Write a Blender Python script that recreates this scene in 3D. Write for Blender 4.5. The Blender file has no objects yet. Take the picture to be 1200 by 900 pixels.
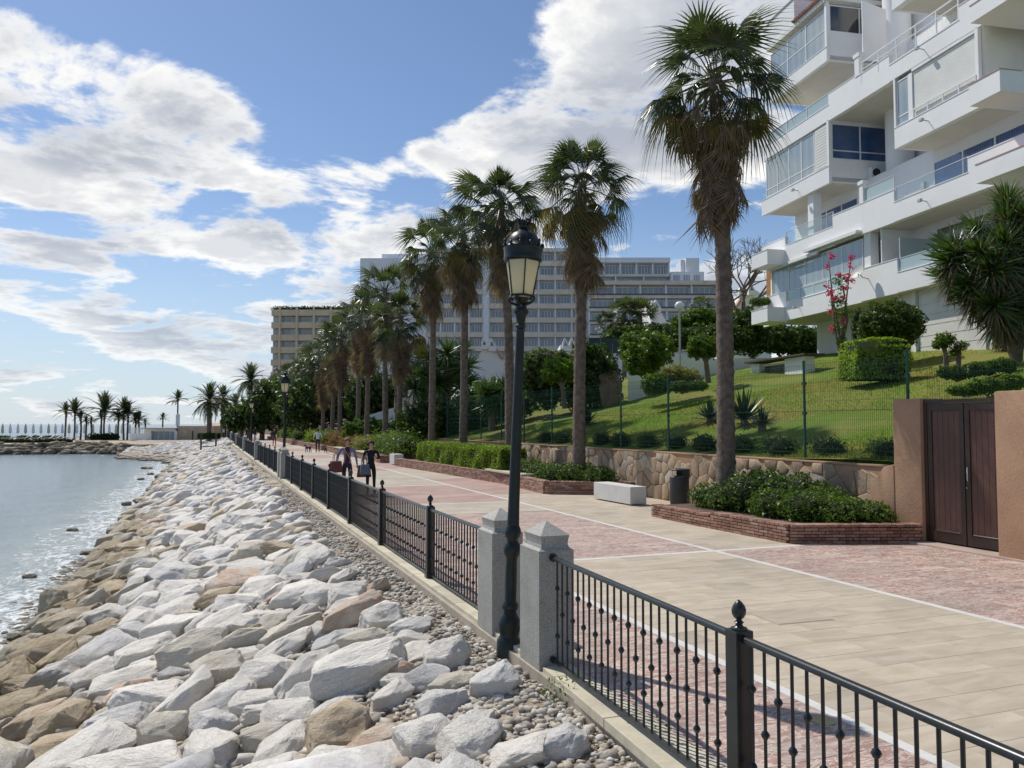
import bpy, bmesh, math, random
import numpy as np
from mathutils import Vector, Matrix, Euler, noise
R = random.Random(7)
rad = math.radians
sc = bpy.context.scene
COL = sc.collection
# ---------------------------------------------------------------- camera
F, CH = 950.0, 2.1
YAW = math.atan(360/950); PIT = math.atan(47/950)
cam = bpy.data.cameras.new('camera'); cam.sensor_width = 36; cam.lens = 36*F/1200
cam.clip_start = 0.1; cam.clip_end = 20000
camo = bpy.data.objects.new('camera', cam); COL.objects.link(camo); sc.camera = camo
camo.location = (0, 0, CH); camo.rotation_euler = (math.pi/2+PIT, 0, -YAW)
# ---------------------------------------------------------------- light
SUN_AZ, SUN_EL = rad(-24), rad(52)          # azimuth measured clockwise from +Y
sv = Vector((math.sin(SUN_AZ)*math.cos(SUN_EL), math.cos(SUN_AZ)*math.cos(SUN_EL), math.sin(SUN_EL)))
sl = bpy.data.lights.new('sun', 'SUN'); sl.energy = 4.0; sl.angle = rad(0.53); sl.color = (1, .945, .86)
so = bpy.data.objects.new('sun', sl); COL.objects.link(so)
so.rotation_euler = sv.to_track_quat('Z', 'Y').to_euler(); so.location = (-20, 30, 60)
sc.view_settings.view_transform = 'Standard'; sc.view_settings.look = 'None'
sc.view_settings.exposure = 0.0; sc.view_settings.gamma = 1
sc.render.engine = 'CYCLES'
sc.cycles.max_bounces = 8; sc.cycles.transparent_max_bounces = 12

# ---------------------------------------------------------------- node helpers
class NT:
    def __init__(s, tree): s.t = tree; s.l = tree.links
    def n(s, typ, ins={}, out=0, **kw):
        d = s.t.nodes.new(typ)
        for k, v in kw.items(): setattr(d, k, v)
        for k, v in ins.items(): s.put(d.inputs[k], v)
        return d.outputs[out]
    def put(s, sock, v):
        if isinstance(v, bpy.types.NodeSocket): s.l.new(v, sock)
        else:
            if sock.type == 'RGBA' and len(v) == 3: v = (*v, 1)
            sock.default_value = v
    def m(s, op, a, b=0.0, c=None, clamp=False):
        d = s.t.nodes.new('ShaderNodeMath'); d.operation = op; d.use_clamp = clamp
        s.put(d.inputs[0], a); s.put(d.inputs[1], b)
        if c is not None: s.put(d.inputs[2], c)
        return d.outputs[0]
    def v(s, op, a, b=(0, 0, 0), out=0):
        d = s.t.nodes.new('ShaderNodeVectorMath'); d.operation = op
        s.put(d.inputs[0], a)
        if op == 'SCALE': s.put(d.inputs['Scale'], b)
        else: s.put(d.inputs[1], b)
        return d.outputs[out]
    def mix(s, f, a, b, typ='MIX'):
        d = s.t.nodes.new('ShaderNodeMix'); d.data_type = 'RGBA'; d.blend_type = typ
        s.put(d.inputs[0], f); s.put(d.inputs[6], a); s.put(d.inputs[7], b)
        return d.outputs[2]
    def ramp(s, f, stops, interp='LINEAR'):
        d = s.t.nodes.new('ShaderNodeValToRGB'); s.put(d.inputs[0], f); e = d.color_ramp.elements
        d.color_ramp.interpolation = interp
        while len(e) < len(stops): e.new(0.5)
        for i, (p, c) in enumerate(stops):
            e[i].position = p; e[i].color = (*c, 1) if len(c) == 3 else c
        return d.outputs[0]
    def sstep(s, x, a, b):
        d = s.t.nodes.new('ShaderNodeMapRange'); d.interpolation_type = 'SMOOTHSTEP'
        s.put(d.inputs[0], x); s.put(d.inputs[1], a); s.put(d.inputs[2], b); return d.outputs[0]
    def noise(s, vec, scale, detail=4, rough=.55, dist=0, out=0):
        return s.n('ShaderNodeTexNoise', {'Vector': vec, 'Scale': scale, 'Detail': detail, 'Roughness': rough, 'Distortion': dist}, out)

# ---------------------------------------------------------------- sky
w = bpy.data.worlds.new('World'); sc.world = w; w.use_nodes = True
w.node_tree.nodes.clear(); T = NT(w.node_tree)
def px_azel(x, y):
    fw = Vector((math.sin(YAW)*math.cos(PIT), math.cos(YAW)*math.cos(PIT), math.sin(PIT)))
    rt = Vector((math.cos(YAW), -math.sin(YAW), 0)); up = rt.cross(fw)
    d = (fw + rt*((x-600)/F) - up*((y-450)/F)).normalized()
    return math.degrees(math.atan2(d.x, d.y)), math.degrees(math.asin(d.z))
sky = T.n('ShaderNodeTexSky', sky_type='NISHITA', sun_disc=False, sun_elevation=SUN_EL, sun_rotation=SUN_AZ,
          altitude=10, air_density=1.0, dust_density=0.35, ozone_density=2.4)
tc = T.n('ShaderNodeTexCoord', out=0)
nrm = T.v('NORMALIZE', tc)
sep = T.n('ShaderNodeSeparateXYZ', {0: nrm}); sx_, sy_, sz_ = [sep.node.outputs[i] for i in range(3)]
az = T.m('DEGREES', T.m('ARCTAN2', sx_, sy_)); el = T.m('DEGREES', T.m('ARCSINE', sz_))
zz = T.m('ADD', T.m('MAXIMUM', sz_, 0.0), 0.16)
cp = T.n('ShaderNodeCombineXYZ', {0: T.m('DIVIDE', sx_, zz), 1: T.m('DIVIDE', sy_, zz), 2: 0.0})
def fbm(p):
    a = T.noise(p, 1.75, 10, .58, .35)
    b = T.noise(T.v('ADD', p, (3.1, 7.7, 1.3)), 5.0, 7, .6, .2)
    return T.m('ADD', T.m('MULTIPLY', a, .72), T.m('MULTIPLY', b, .28))
f1 = fbm(cp)
f2 = T.noise(T.v('ADD', cp, (-.10, .22, 0)), 1.75, 6, .5, .35)
# cumulus banks of the afternoon, given by the direction they stand in: azimuth, elevation, half widths, tilt, weight
blobs = [(40, 165, 190, 85, -10, 1.0), (235, 262, 170, 66, 18, 1.1), (420, 258, 170, 66, -6, 1.5), (330, 285, 80, 40, 10, .6), (530, 195, 100, 52, -32, 1.2),
         (205, 95, 75, 34, 20, .8), (285, 135, 70, 28, 8, .85), (60, 62, 120, 26, 12, .55), (650, 110, 100, 66, -15, 1.25), (740, 190, 130, 120, 0, 1.2), (740, 20, 70, 50, 0, .8),
         (850, 60, 170, 100, 0, 1.15), (900, 260, 170, 120, 0, .9), (740, 285, 90, 60, 0, .8), (470, 14, 60, 16, -10, .5), (90, 375, 170, 42, 4, .85), (255, 375, 80, 28, 0, .6),
         (60, 445, 260, 34, 0, .45), (20, 285, 90, 22, 8, .7), (610, 300, 130, 60, 0, .5), (245, 365, 60, 30, 0, .3),
         (430, 105, 130, 85, -20, -1.3), (340, 30, 170, 60, 0, -1.3), (150, 15, 60, 20, 0, -.6), (130, 328, 190, 13, 4, -.8), (345, 350, 50, 26, 0, -.7), (320, 205, 60, 14, 25, -.35), (560, 45, 80, 50, 0, -.6)]
bs = None
for (bx, by, hw, hh, tilt, wt) in blobs:
    a0, e0 = px_azel(bx, by); k = 1/16.0
    ra, re = hw*k, hh*k; ct, st = math.cos(rad(-tilt)), math.sin(rad(-tilt))
    da = T.m('MULTIPLY', T.m('SUBTRACT', az, a0), math.cos(rad(e0))); de = T.m('SUBTRACT', el, e0)
    u = T.m('ADD', T.m('MULTIPLY', da, ct/ra), T.m('MULTIPLY', de, st/ra))
    v = T.m('ADD', T.m('MULTIPLY', da, -st/re), T.m('MULTIPLY', de, ct/re))
    g = T.m('EXPONENT', T.m('MULTIPLY', T.m('ADD', T.m('MULTIPLY', u, u), T.m('MULTIPLY', v, v)), -.8))
    g = T.m('MULTIPLY', g, wt)
    bs = g if bs is None else T.m('ADD', bs, g)
bs = T.m('MINIMUM', bs, 1.12)
dens = T.m('ADD', T.m('MULTIPLY', T.m('SUBTRACT', f1, .555), 2.1), T.m('MULTIPLY', bs, .20))  # threshold also thickens cloud in the unseen sky, added to neutralise the ambient light
mask = T.sstep(dens, -.02, .13)
thick = T.sstep(dens, .03, .27)
lit = T.m('ADD', .5, T.m('MULTIPLY', T.m('SUBTRACT', f1, f2), 3.2), clamp=True)
shade = T.m('SUBTRACT', T.m('ADD', .70, T.m('MULTIPLY', lit, .42)), T.m('MULTIPLY', thick, .40))
ccol = T.mix(T.sstep(shade, .42, 1.0), (4.7, 5.1, 5.9), (10.4, 10.3, 10.1))
hz = T.sstep(el, 16.0, -1.0)
skyb = T.mix(1.0, sky, (.93, .98, 1.07), 'MULTIPLY')
skyc = T.mix(T.m('MULTIPLY', hz, .72), skyb, (6.0, 7.2, 8.5))
fin = T.mix(T.m('MULTIPLY', mask, T.m('SUBTRACT', 1.0, T.m('MULTIPLY', hz, .28))), skyc, ccol)
bg = T.n('ShaderNodeBackground', {'Color': fin, 'Strength': 0.10})
T.n('ShaderNodeOutputWorld', {0: bg}) if False else None
wo = w.node_tree.nodes.new('ShaderNodeOutputWorld'); w.node_tree.links.new(bg, wo.inputs[0])

# ---------------------------------------------------------------- point helpers (photo geometry worked out once, in metres)
FW = Vector((math.sin(YAW)*math.cos(PIT), math.cos(YAW)*math.cos(PIT), math.sin(PIT)))
RT = Vector((math.cos(YAW), -math.sin(YAW), 0)); UP = RT.cross(FW); C0 = Vector((0, 0, CH))
def ray(x, y): return FW + RT*((x-600)/F) - UP*((y-450)/F)
def on_plane(x, y, P, n):
    r = ray(x, y); return C0 + r*((Vector(P)-C0).dot(Vector(n))/r.dot(Vector(n)))
def G(x, y, z=0): return on_plane(x, y, (0, 0, z), (0, 0, 1))
def XP(x, y, X): return on_plane(x, y, (X, 0, 0), (1, 0, 0))
def D(x, y, d): return C0 + ray(x, y)*d
def lawn_z(X, Y=0): return 1.32 + .245*(max(X, 12.0)-12.0) if X < 30 else 5.73 + .05*(X-30)
def LW(x, y): return on_plane(x, y, (12, 0, 1.32), (-.245, 0, 1))
def bank_z(X): return -.22 - .345*(2.1-X) if X < 2.1 else -.22 + .10*min(1, (X-2.1)/.5)
def RK(x, y): return on_plane(x, y, (2.1, 0, -.22), (-.345, 0, 1))

# ---------------------------------------------------------------- materials
MATS = {}
def new_mat(name):
    m = bpy.data.materials.new(name); m.use_nodes = True; t = m.node_tree
    for n in list(t.nodes): t.nodes.remove(n)
    MATS[name] = m; return m, NT(t)
def finish(m, N, bsdf, disp=None):
    o = N.t.nodes.new('ShaderNodeOutputMaterial'); N.l.new(bsdf, o.inputs[0])
def bsdf(N, color, rough=.7, metal=0, spec=.4, normal=None, **kw):
    ins = {'Base Color': color, 'Roughness': rough, 'Metallic': metal, 'Specular IOR Level': spec}
    if normal is not None: ins['Normal'] = normal
    ins.update(kw)
    return N.n('ShaderNodeBsdfPrincipled', ins)
def bump(N, h, strength=.3, dist=.02): return N.n('ShaderNodeBump', {'Height': h, 'Strength': strength, 'Distance': dist})
def simple(name, c, rough=.6, var=.12, scale=3.0, bmp=.15, bdist=.01, metal=0, spec=.4, obj=.0, stain=None, coords='object', bscale=None, coat=0):
    m, N = new_mat(name)
    tcn = N.n('ShaderNodeTexCoord', out=3 if coords == 'object' else 0)
    if coords == 'world': tcn = N.n('ShaderNodeNewGeometry', out=0)
    n1 = N.noise(tcn, scale, 6, .6); n2 = N.noise(tcn, (bscale or scale*9), 4, .6)
    lo = tuple(x*(1-var) for x in c); hi = tuple(min(1, x*(1+var)) for x in c)
    col = N.mix(N.sstep(n1, .3, .7), lo, hi)
    if stain: col = N.mix(N.m('MULTIPLY', N.sstep(N.noise(tcn, scale*.45, 7, .65, .6), .52, .72), stain[1]), col, stain[0])
    if obj:
        r = N.n('ShaderNodeObjectInfo', out=5)
        col = N.mix(1.0, col, N.ramp(r, [(0, (1-obj,)*3), (1, (1+obj*.6,)*3)]), 'MULTIPLY')
    b = bsdf(N, col, rough, metal, spec, bump(N, n2, bmp, bdist))
    if coat: N.put(b.node.inputs['Coat Weight'], coat); N.put(b.node.inputs['Coat Roughness'], .12)
    finish(m, N, b); return m
def leaf(name, dark, light, trans=.35, rough=.5, tint=None, spec=.25):
    m, N = new_mat(name)
    r = N.n('ShaderNodeNewGeometry', out=8)
    tcn = N.n('ShaderNodeTexCoord', out=3)
    n1 = N.noise(tcn, 1.3, 3, .5)
    f = N.m('ADD', N.m('MULTIPLY', r, .6), N.m('MULTIPLY', N.sstep(n1, .3, .7), .4))
    col = N.mix(f, dark, light)
    if tint: col = N.mix(N.sstep(r, 1-tint[1], 1-tint[1]+.02), col, tint[0])
    ob = N.n('ShaderNodeObjectInfo', out=5)
    col = N.mix(1.0, col, N.ramp(ob, [(0, (.8, .8, .8)), (1, (1.15, 1.15, 1.1))]), 'MULTIPLY')
    p = bsdf(N, col, rough, 0, spec)
    t = N.n('ShaderNodeBsdfTranslucent', {0: N.mix(1.0, col, (1.5, 1.6, .8), 'MULTIPLY')})
    mx = N.n('ShaderNodeMixShader', {0: trans, 1: p, 2: t})
    finish(m, N, mx); return m

WHITE = simple('white_render', (.80, .80, .79), .75, .03, .8, .12, .01, stain=((.66, .65, .62), .35), coords='world', bscale=30)
def whiterender():
    m, N = new_mat('white_facade_render'); p = N.n('ShaderNodeNewGeometry', out=0)
    st_ = N.noise(N.v('MULTIPLY', p, (5, 5, .35)), 1.0, 6, .65); b = N.noise(p, .9, 6, .6); f = N.noise(p, 40, 3, .6)
    col = N.mix(N.sstep(b, .3, .7), (.80, .795, .78), (.84, .84, .835))
    col = N.mix(N.m('MULTIPLY', N.sstep(st_, .55, .78), .30), col, (.60, .58, .53))
    finish(m, N, bsdf(N, col, .78, 0, .3, bump(N, f, .15, .006))); return m
WHITE = whiterender()
SOFFIT = simple('soffit_bounce_beige', (.66, .62, .53), .8, .05, 1, .1, .01, coords='world', stain=((.5, .46, .38), .4))  # beige tone puts some of the lawn's bounced light into the white soffit colour
WFRAME = simple('white_aluminium', (.76, .77, .77), .4, .03, 3, .03)
PINKCOP = simple('terracotta_coping', (.50, .28, .23), .8, .15, 3)
SHUT = simple('cream_shutter', (.74, .73, .68), .5, .04, 1.5, .05)
GREYP = simple('grey_paint', (.48, .48, .47), .6)
WOOD = simple('orange_wood', (.48, .24, .06), .55, .25, 4, .2, obj=.15)
BLACK = simple('black_iron', (.016, .018, .018), .3, .3, 8, .12, .002, spec=.5, stain=((.05, .035, .025), .18))
LAMPG = simple('lamp_paint', (.010, .016, .015), .36, .3, 6, .1, .003, spec=.35)
CREAM = simple('cream_stone', (.56, .51, .38), .8, .14, 3, .3, .01, obj=.1, stain=((.34, .30, .22), .6))
KSIDE = simple('kerb_concrete', (.34, .31, .25), .9, .2, 4, .5, .02, coords='world', stain=((.15, .14, .11), .6))
BROWN = simple('brown_door', (.105, .053, .038), .5, .12, 2, .08, stain=((.12, .07, .05), .3))
BROWND = simple('brown_door_frame', (.045, .026, .018), .45, .12, 2, .08)
OCHREW = simple('ochre_plaster', (.38, .235, .145), .85, .10, 1.6, .35, .02, coords='world', stain=((.30, .185, .115), .5), bscale=22)
STEEL = simple('brushed_steel', (.6, .6, .6), .3, .05, 4, .02, metal=1)
TARM = simple('bin_plastic', (.03, .034, .034), .5, .15, 3, .08)
FENCEG = simple('green_fence_paint', (.012, .075, .045), .4, .2, 5, .05)
FENCEW = simple('green_mesh_wire', (.02, .085, .055), .5, .2, 5, .0)
TRUNK = simple('palm_bark', (.165, .13, .10), .9, .35, 6, .9, .05, coords='object', obj=.12, bscale=26, stain=((.26, .22, .18), .5))
BARK = simple('tree_bark', (.19, .145, .11), .9, .25, 6, .6, .03)
SAND = simple('beach_sand', (.44, .36, .25), .95, .12, .5, .3, .03, coords='world', stain=((.3, .24, .17), .5))
SOIL = simple('planter_soil', (.12, .085, .055), .95, .3, 6, .6, .03)
SKIN = simple('skin', (.52, .31, .22), .5, .04, 8, .05)
HEADL = simple('beige_stone_wall', (.46, .38, .27), .85, .12, .9, .3, .02)
def cloth(n, c, s=20): return simple(n, c, .85, .15, s, .3, .004)
CONC = simple('pale_concrete', (.60, .59, .56), .75, .06, 2.2, .2, .006, stain=((.42, .41, .38), .35))

def granite():
    m, N = new_mat('grey_granite'); tcn = N.n('ShaderNodeNewGeometry', out=0)
    v = N.n('ShaderNodeTexVoronoi', {'Vector': tcn, 'Scale': 260.0}, 1)
    sp = N.n('ShaderNodeSeparateColor', {0: v}, 0)
    col = N.ramp(sp, [(0, (.10, .10, .10)), (.16, (.30, .29, .27)), (.5, (.40, .39, .36)), (.85, (.48, .47, .44)), (1, (.60, .58, .54))])
    big = N.noise(tcn, 2.6, 5, .6)
    col = N.mix(1.0, col, N.ramp(big, [(.3, (.78, .77, .74)), (.7, (1.02, 1.02, 1.0))]), 'MULTIPLY')
    finish(m, N, bsdf(N, col, .6, 0, .4, bump(N, sp, .1, .003))); return m
GRAN = granite()

def rockmat(name, base, alt, vein, wet=False):
    m, N = new_mat(name); tcn = N.n('ShaderNodeTexCoord', out=3)
    ob = N.n('ShaderNodeObjectInfo', out=5)
    p = N.v('ADD', tcn, N.n('ShaderNodeCombineXYZ', {0: N.m('MULTIPLY', ob, 31.0), 1: N.m('MULTIPLY', ob, 17.0), 2: 0.0}))
    ps = N.v('MULTIPLY', p, (1, 1, 3.2))
    a = N.noise(p, 1.7, 6, .62, .4); b = N.noise(ps, 5.5, 8, .68, .8); c = N.noise(p, 26, 5, .7)
    col = N.mix(N.sstep(a, .35, .68), base, alt)
    col = N.mix(N.m('MULTIPLY', N.sstep(b, .55, .72), .55), col, vein)
    col = N.mix(1.0, col, N.ramp(c, [(.25, (.72, .71, .69)), (.6, (1.03, 1.03, 1.03))]), 'MULTIPLY')
    cr = N.n('ShaderNodeTexVoronoi', {'Vector': N.v('ADD', ps, N.v('SCALE', N.noise(p, 3, 4, .6, 0, 1), .35)), 'Scale': 2.3}, feature='DISTANCE_TO_EDGE')
    crk = N.sstep(cr, .0, .018)
    col = N.mix(N.m('MULTIPLY', N.m('SUBTRACT', 1.0, crk), .22), col, tuple(x*.45 for x in base))
    col = N.mix(1.0, col, N.ramp(ob, [(0, (.93, .92, .90)), (.5, (1, .985, .96)), (1, (1.1, 1.08, 1.05))]), 'MULTIPLY')
    col = N.mix(N.m('MULTIPLY', N.sstep(N.noise(N.v('ADD', p, (5, 3, 1)), 1.1, 6, .6, .6), .62, .74), .45), col, (.66, .48, .31))
    # tide mark: low stones by the sea are brown with weed and damp
    g = N.n('ShaderNodeSeparateXYZ', {0: N.n('ShaderNodeNewGeometry', out=0)}, 2)
    tide = N.m('ADD', g, N.m('MULTIPLY', N.m('SUBTRACT', a, .5), 1.0))
    col = N.mix(N.m('MULTIPLY', N.sstep(tide, -1.05, -1.6), .75), col, N.mix(N.sstep(b, .4, .6), (.30, .235, .13), (.46, .38, .25)))
    col = N.mix(N.m('MULTIPLY', N.sstep(g, -1.72, -1.95), .75), col, (.10, .085, .045))
    hh = N.m('ADD', N.m('MULTIPLY', b, 1.0), N.m('ADD', N.m('MULTIPLY', c, .3), N.m('MULTIPLY', crk, .10)))
    rr = N.m('SUBTRACT', .82, N.m('MULTIPLY', N.sstep(g, -1.6, -1.9), .5))
    finish(m, N, bsdf(N, col, rr, 0, .3, bump(N, hh, .75, .05))); return m
ROCKS = {
 'white': rockmat('white_limestone', (.85, .81, .735), (.89, .86, .80), (.70, .60, .48)),
 'grey': rockmat('grey_limestone', (.73, .715, .69), (.80, .785, .755), (.58, .565, .55)),
 'cream': rockmat('cream_limestone', (.72, .66, .54), (.76, .72, .63), (.60, .46, .31)),
 'ochre': rockmat('ochre_limestone', (.54, .43, .29), (.64, .55, .42), (.46, .29, .15)),
 'rust': rockmat('rust_limestone', (.66, .47, .34), (.72, .64, .54), (.58, .32, .17)),
}
def gravelmat():
    m, N = new_mat('gravel_ground'); p = N.n('ShaderNodeNewGeometry', out=0)
    v = N.n('ShaderNodeTexVoronoi', {'Vector': p, 'Scale': 22.0}); vc = N.n('ShaderNodeTexVoronoi', {'Vector': p, 'Scale': 22.0}, 1)
    s = N.n('ShaderNodeSeparateColor', {0: vc}, 0)
    col = N.ramp(s, [(0, (.22, .18, .13)), (.4, (.38, .34, .28)), (1, (.58, .55, .49))])
    col = N.mix(N.sstep(N.noise(p, 1.5, 5, .6), .45, .62), col, (.25, .195, .135))
    g = N.n('ShaderNodeSeparateXYZ', {0: p}, 2)
    col = N.mix(N.m('MULTIPLY', N.sstep(g, -1.2, -1.7), .7), col, (.15, .13, .09))
    finish(m, N, bsdf(N, col, .9, 0, .2, bump(N, v, -.8, .03))); return m
GRAVEL = gravelmat()

def tilemat(name, kind):
    m, N = new_mat(name); p = N.n('ShaderNodeNewGeometry', out=0); ob = N.n('ShaderNodeObjectInfo', out=5)
    pv = N.v('ADD', p, N.n('ShaderNodeCombineXYZ', {0: N.m('MULTIPLY', ob, 9.0), 1: 0.0, 2: 0.0}))
    if kind == 'beige':
        a = N.noise(N.v('MULTIPLY', pv, (1, 3.5, 1)), 1.6, 7, .62, .5); b = N.noise(pv, 38, 4, .7)
        col = N.mix(N.sstep(a, .3, .7), (.43, .365, .275), (.545, .48, .385))
        col = N.mix(N.m('MULTIPLY', N.sstep(b, .60, .70), .35), col, (.30, .24, .17))
        col = N.mix(1.0, col, N.ramp(ob, [(0, (.82, .82, .83)), (.1, (.93, .92, .90)), (.5, (1, .985, .96)), (1, (1.06, 1.045, 1.01))]), 'MULTIPLY')
        rough = .62
    else:
        a = N.noise(N.v('MULTIPLY', pv, (1, 2.4, 1)), 2.2, 8, .68, 1.4)
        vein = N.m('ABSOLUTE', N.m('SUBTRACT', N.noise(N.v('MULTIPLY', pv, (1, 2.2, 1)), 3.0, 7, .62, 2.2), .5))
        col = N.mix(N.sstep(a, .3, .68), (.31, .18, .145), (.42, .285, .235))
        col = N.mix(N.m('MULTIPLY', N.sstep(vein, .045, .0), .8), col, (.72, .65, .57))
        col = N.mix(N.m('MULTIPLY', N.sstep(N.noise(N.v('MULTIPLY', pv, (.6, 2.2, 1)), 1.6, 8, .68, 1.2), .50, .62), .62), col, (.58, .50, .43))
        col = N.mix(1.0, col, N.ramp(ob, [(0, (.86, .86, .88)), (1, (1.12, 1.1, 1.08))]), 'MULTIPLY')
        b = N.noise(pv, 30, 4, .7); rough = .5
    dirt = N.noise(p, .45, 7, .65)
    col = N.mix(N.m('MULTIPLY', N.sstep(dirt, .46, .70), .38), col, (.30, .26, .21))
    spots = N.sstep(N.noise(p, 9.0, 3, .5), .70, .74)
    col = N.mix(N.m('MULTIPLY', spots, .35), col, (.20, .17, .14))
    finish(m, N, bsdf(N, col, N.m('ADD', rough, N.m('MULTIPLY', dirt, .15)), 0, .35, bump(N, b, .15, .003))); return m
TBEI = tilemat('beige_travertine', 'beige'); TRED = tilemat('red_marble', 'red')
WMARB = simple('white_marble_band', (.66, .64, .60), .55, .06, 3, .08, .003, coords='world', stain=((.48, .46, .42), .5))
JOINT = simple('paving_joint', (.40, .35, .28), .9, .15, 5, .2, coords='world')
def farpave(name, c1, c2, c3):
    m, N = new_mat(name); p = N.n('ShaderNodeNewGeometry', out=0)
    b = N.n('ShaderNodeTexBrick', {'Vector': p, 'Color1': c1, 'Color2': c2, 'Mortar': c3, 'Scale': 1.0, 'Mortar Size': .006, 'Brick Width': .6, 'Row Height': .4}, 0)
    col = N.mix(1.0, b, N.ramp(N.noise(p, .8, 7, .65, .5), [(.3, (.85, .85, .85)), (.7, (1.1, 1.1, 1.1))]), 'MULTIPLY')
    finish(m, N, bsdf(N, col, .65, 0, .35)); return m
FBEI = farpave('far_beige_paving', (.42, .36, .28), (.50, .44, .355), (.38, .33, .26))
FRED = farpave('far_red_paving', (.37, .24, .20), (.46, .335, .285), (.42, .34, .29))

def brickm():
    m, N = new_mat('thin_brick'); ob = N.n('ShaderNodeObjectInfo', out=5); p = N.n('ShaderNodeNewGeometry', out=0)
    a = N.noise(p, 14, 5, .6)
    col = N.ramp(ob, [(0, (.17, .085, .06)), (.35, (.27, .135, .095)), (.7, (.33, .18, .13)), (1, (.38, .25, .19))])
    col = N.mix(N.m('MULTIPLY', N.sstep(a, .45, .7), .4), col, (.44, .37, .31))
    finish(m, N, bsdf(N, col, .85, 0, .25, bump(N, a, .4, .01))); return m
BRICK = brickm(); MORTAR = simple('mortar', (.30, .25, .20), .95, .15, 6, .4, coords='world')
def stonem():
    m, N = new_mat('wall_stone'); ob = N.n('ShaderNodeObjectInfo', out=5); p = N.n('ShaderNodeNewGeometry', out=0)
    a = N.noise(N.v('ADD', p, N.n('ShaderNodeCombineXYZ', {0: N.m('MULTIPLY', ob, 50.)})), 5, 7, .65, .5); b = N.noise(p, 22, 5, .65)
    col = N.ramp(ob, [(0, (.24, .17, .115)), (.3, (.39, .28, .19)), (.55, (.50, .38, .24)), (.72, (.41, .29, .20)), (.86, (.52, .46, .36)), (1, (.44, .31, .18))])
    col = N.mix(N.sstep(a, .35, .7), col, N.mix(.5, col, (.30, .22, .15)))
    finish(m, N, bsdf(N, col, .85, 0, .25, bump(N, N.m('ADD', a, N.m('MULTIPLY', b, .5)), .7, .03))); return m
STONE = stonem()

def glassm(name, base, rough=.05, spec=.9, stripes=None):
    m, N = new_mat(name); col = base
    if stripes:
        tcn = N.n('ShaderNodeTexCoord', out=3)
        wv = N.n('ShaderNodeTexWave', {'Vector': tcn, 'Scale': stripes[1], 'Distortion': 1.5, 'Detail': 2.0})
        col = N.mix(wv, base, stripes[0])
    b = bsdf(N, col, rough, 0, spec); N.put(b.node.inputs['IOR'], 1.6); finish(m, N, b); return m
GDARK = glassm('dark_window_glass', (.03, .035, .035))
GCURT = glassm('grey_curtain_glass', (.13, .135, .12), stripes=((.09, .095, .085), 2.2))
GBLUE = glassm('blue_curtain_glass', (.045, .10, .26), stripes=((.025, .06, .17), 2.5))
GPALE = glassm('pale_glazing', (.30, .36, .38), .06, .7, stripes=((.36, .42, .44), .6))
GHOT = glassm('hotel_window_glass', (.27, .31, .35), .1, .6)
GTURQ = glassm('frosted_glass', (.40, .50, .50), .15, .5)
def clearglass(name, tint=(.93, .975, .98)):
    m, N = new_mat(name)
    a = N.n('ShaderNodeBsdfTransparent', {0: tint}); g = N.n('ShaderNodeBsdfGlossy', {0: (1, 1, 1), 1: .04})
    fr = N.m('MULTIPLY', N.m('POWER', N.n('ShaderNodeLayerWeight', {0: .5}, 1), 4.0), .55); d = N.n('ShaderNodeBsdfDiffuse', {0: (.55, .65, .68)})
    mx = N.n('ShaderNodeMixShader', {0: .07, 1: a, 2: d})
    finish(m, N, N.n('ShaderNodeMixShader', {0: N.m('MULTIPLY', fr, 1.2), 1: mx, 2: g})); return m
GCLEAR = clearglass('clear_balcony_glass')
m, N = new_mat('lantern_glass')
p = bsdf(N, (.80, .78, .66), .35, 0, .5); t = N.n('ShaderNodeBsdfTranslucent', {0: (1.0, .96, .80)})
finish(m, N, N.n('ShaderNodeMixShader', {0: .72, 1: p, 2: t})); LGLASS = m

# water
m, N = new_mat('sea_water'); p = N.n('ShaderNodeNewGeometry', out=0)
pn = N.v('MULTIPLY', p, (1, 1.35, 1))
n1 = N.noise(pn, .55, 5, .6, .4); n2 = N.noise(pn, 3.2, 5, .62, .6); n3 = N.noise(pn, 7.5, 5, .65, .2)
h = N.m('ADD', N.m('MULTIPLY', n1, .8), N.m('ADD', N.m('MULTIPLY', n2, .42), N.m('MULTIPLY', n3, .08)))
sx = N.n('ShaderNodeSeparateXYZ', {0: p}); X_ = sx.node.outputs[0]; Y_ = sx.node.outputs[1]
shore = N.m('ADD', X_, N.m('MULTIPLY', N.m('SUBTRACT', N.noise(p, .35, 5, .6), .5), 3.0))
near = N.sstep(shore, -8.5, -3.4)
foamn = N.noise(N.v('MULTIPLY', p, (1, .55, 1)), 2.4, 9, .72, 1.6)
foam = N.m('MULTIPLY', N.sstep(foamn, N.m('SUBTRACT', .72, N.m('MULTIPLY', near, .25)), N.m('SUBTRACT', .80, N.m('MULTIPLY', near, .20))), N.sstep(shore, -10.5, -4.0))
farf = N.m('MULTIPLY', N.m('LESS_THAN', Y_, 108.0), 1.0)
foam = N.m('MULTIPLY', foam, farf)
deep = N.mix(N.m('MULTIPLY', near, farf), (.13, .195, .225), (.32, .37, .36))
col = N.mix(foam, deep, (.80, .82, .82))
b = bsdf(N, col, N.m('ADD', .17, N.m('MULTIPLY', foam, .5)), 0, .5, N.n('ShaderNodeBump', {'Height': h, 'Strength': 1.0, 'Distance': .28})); N.put(b.node.inputs['IOR'], 1.33)
finish(m, N, b); WATER = m

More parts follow.
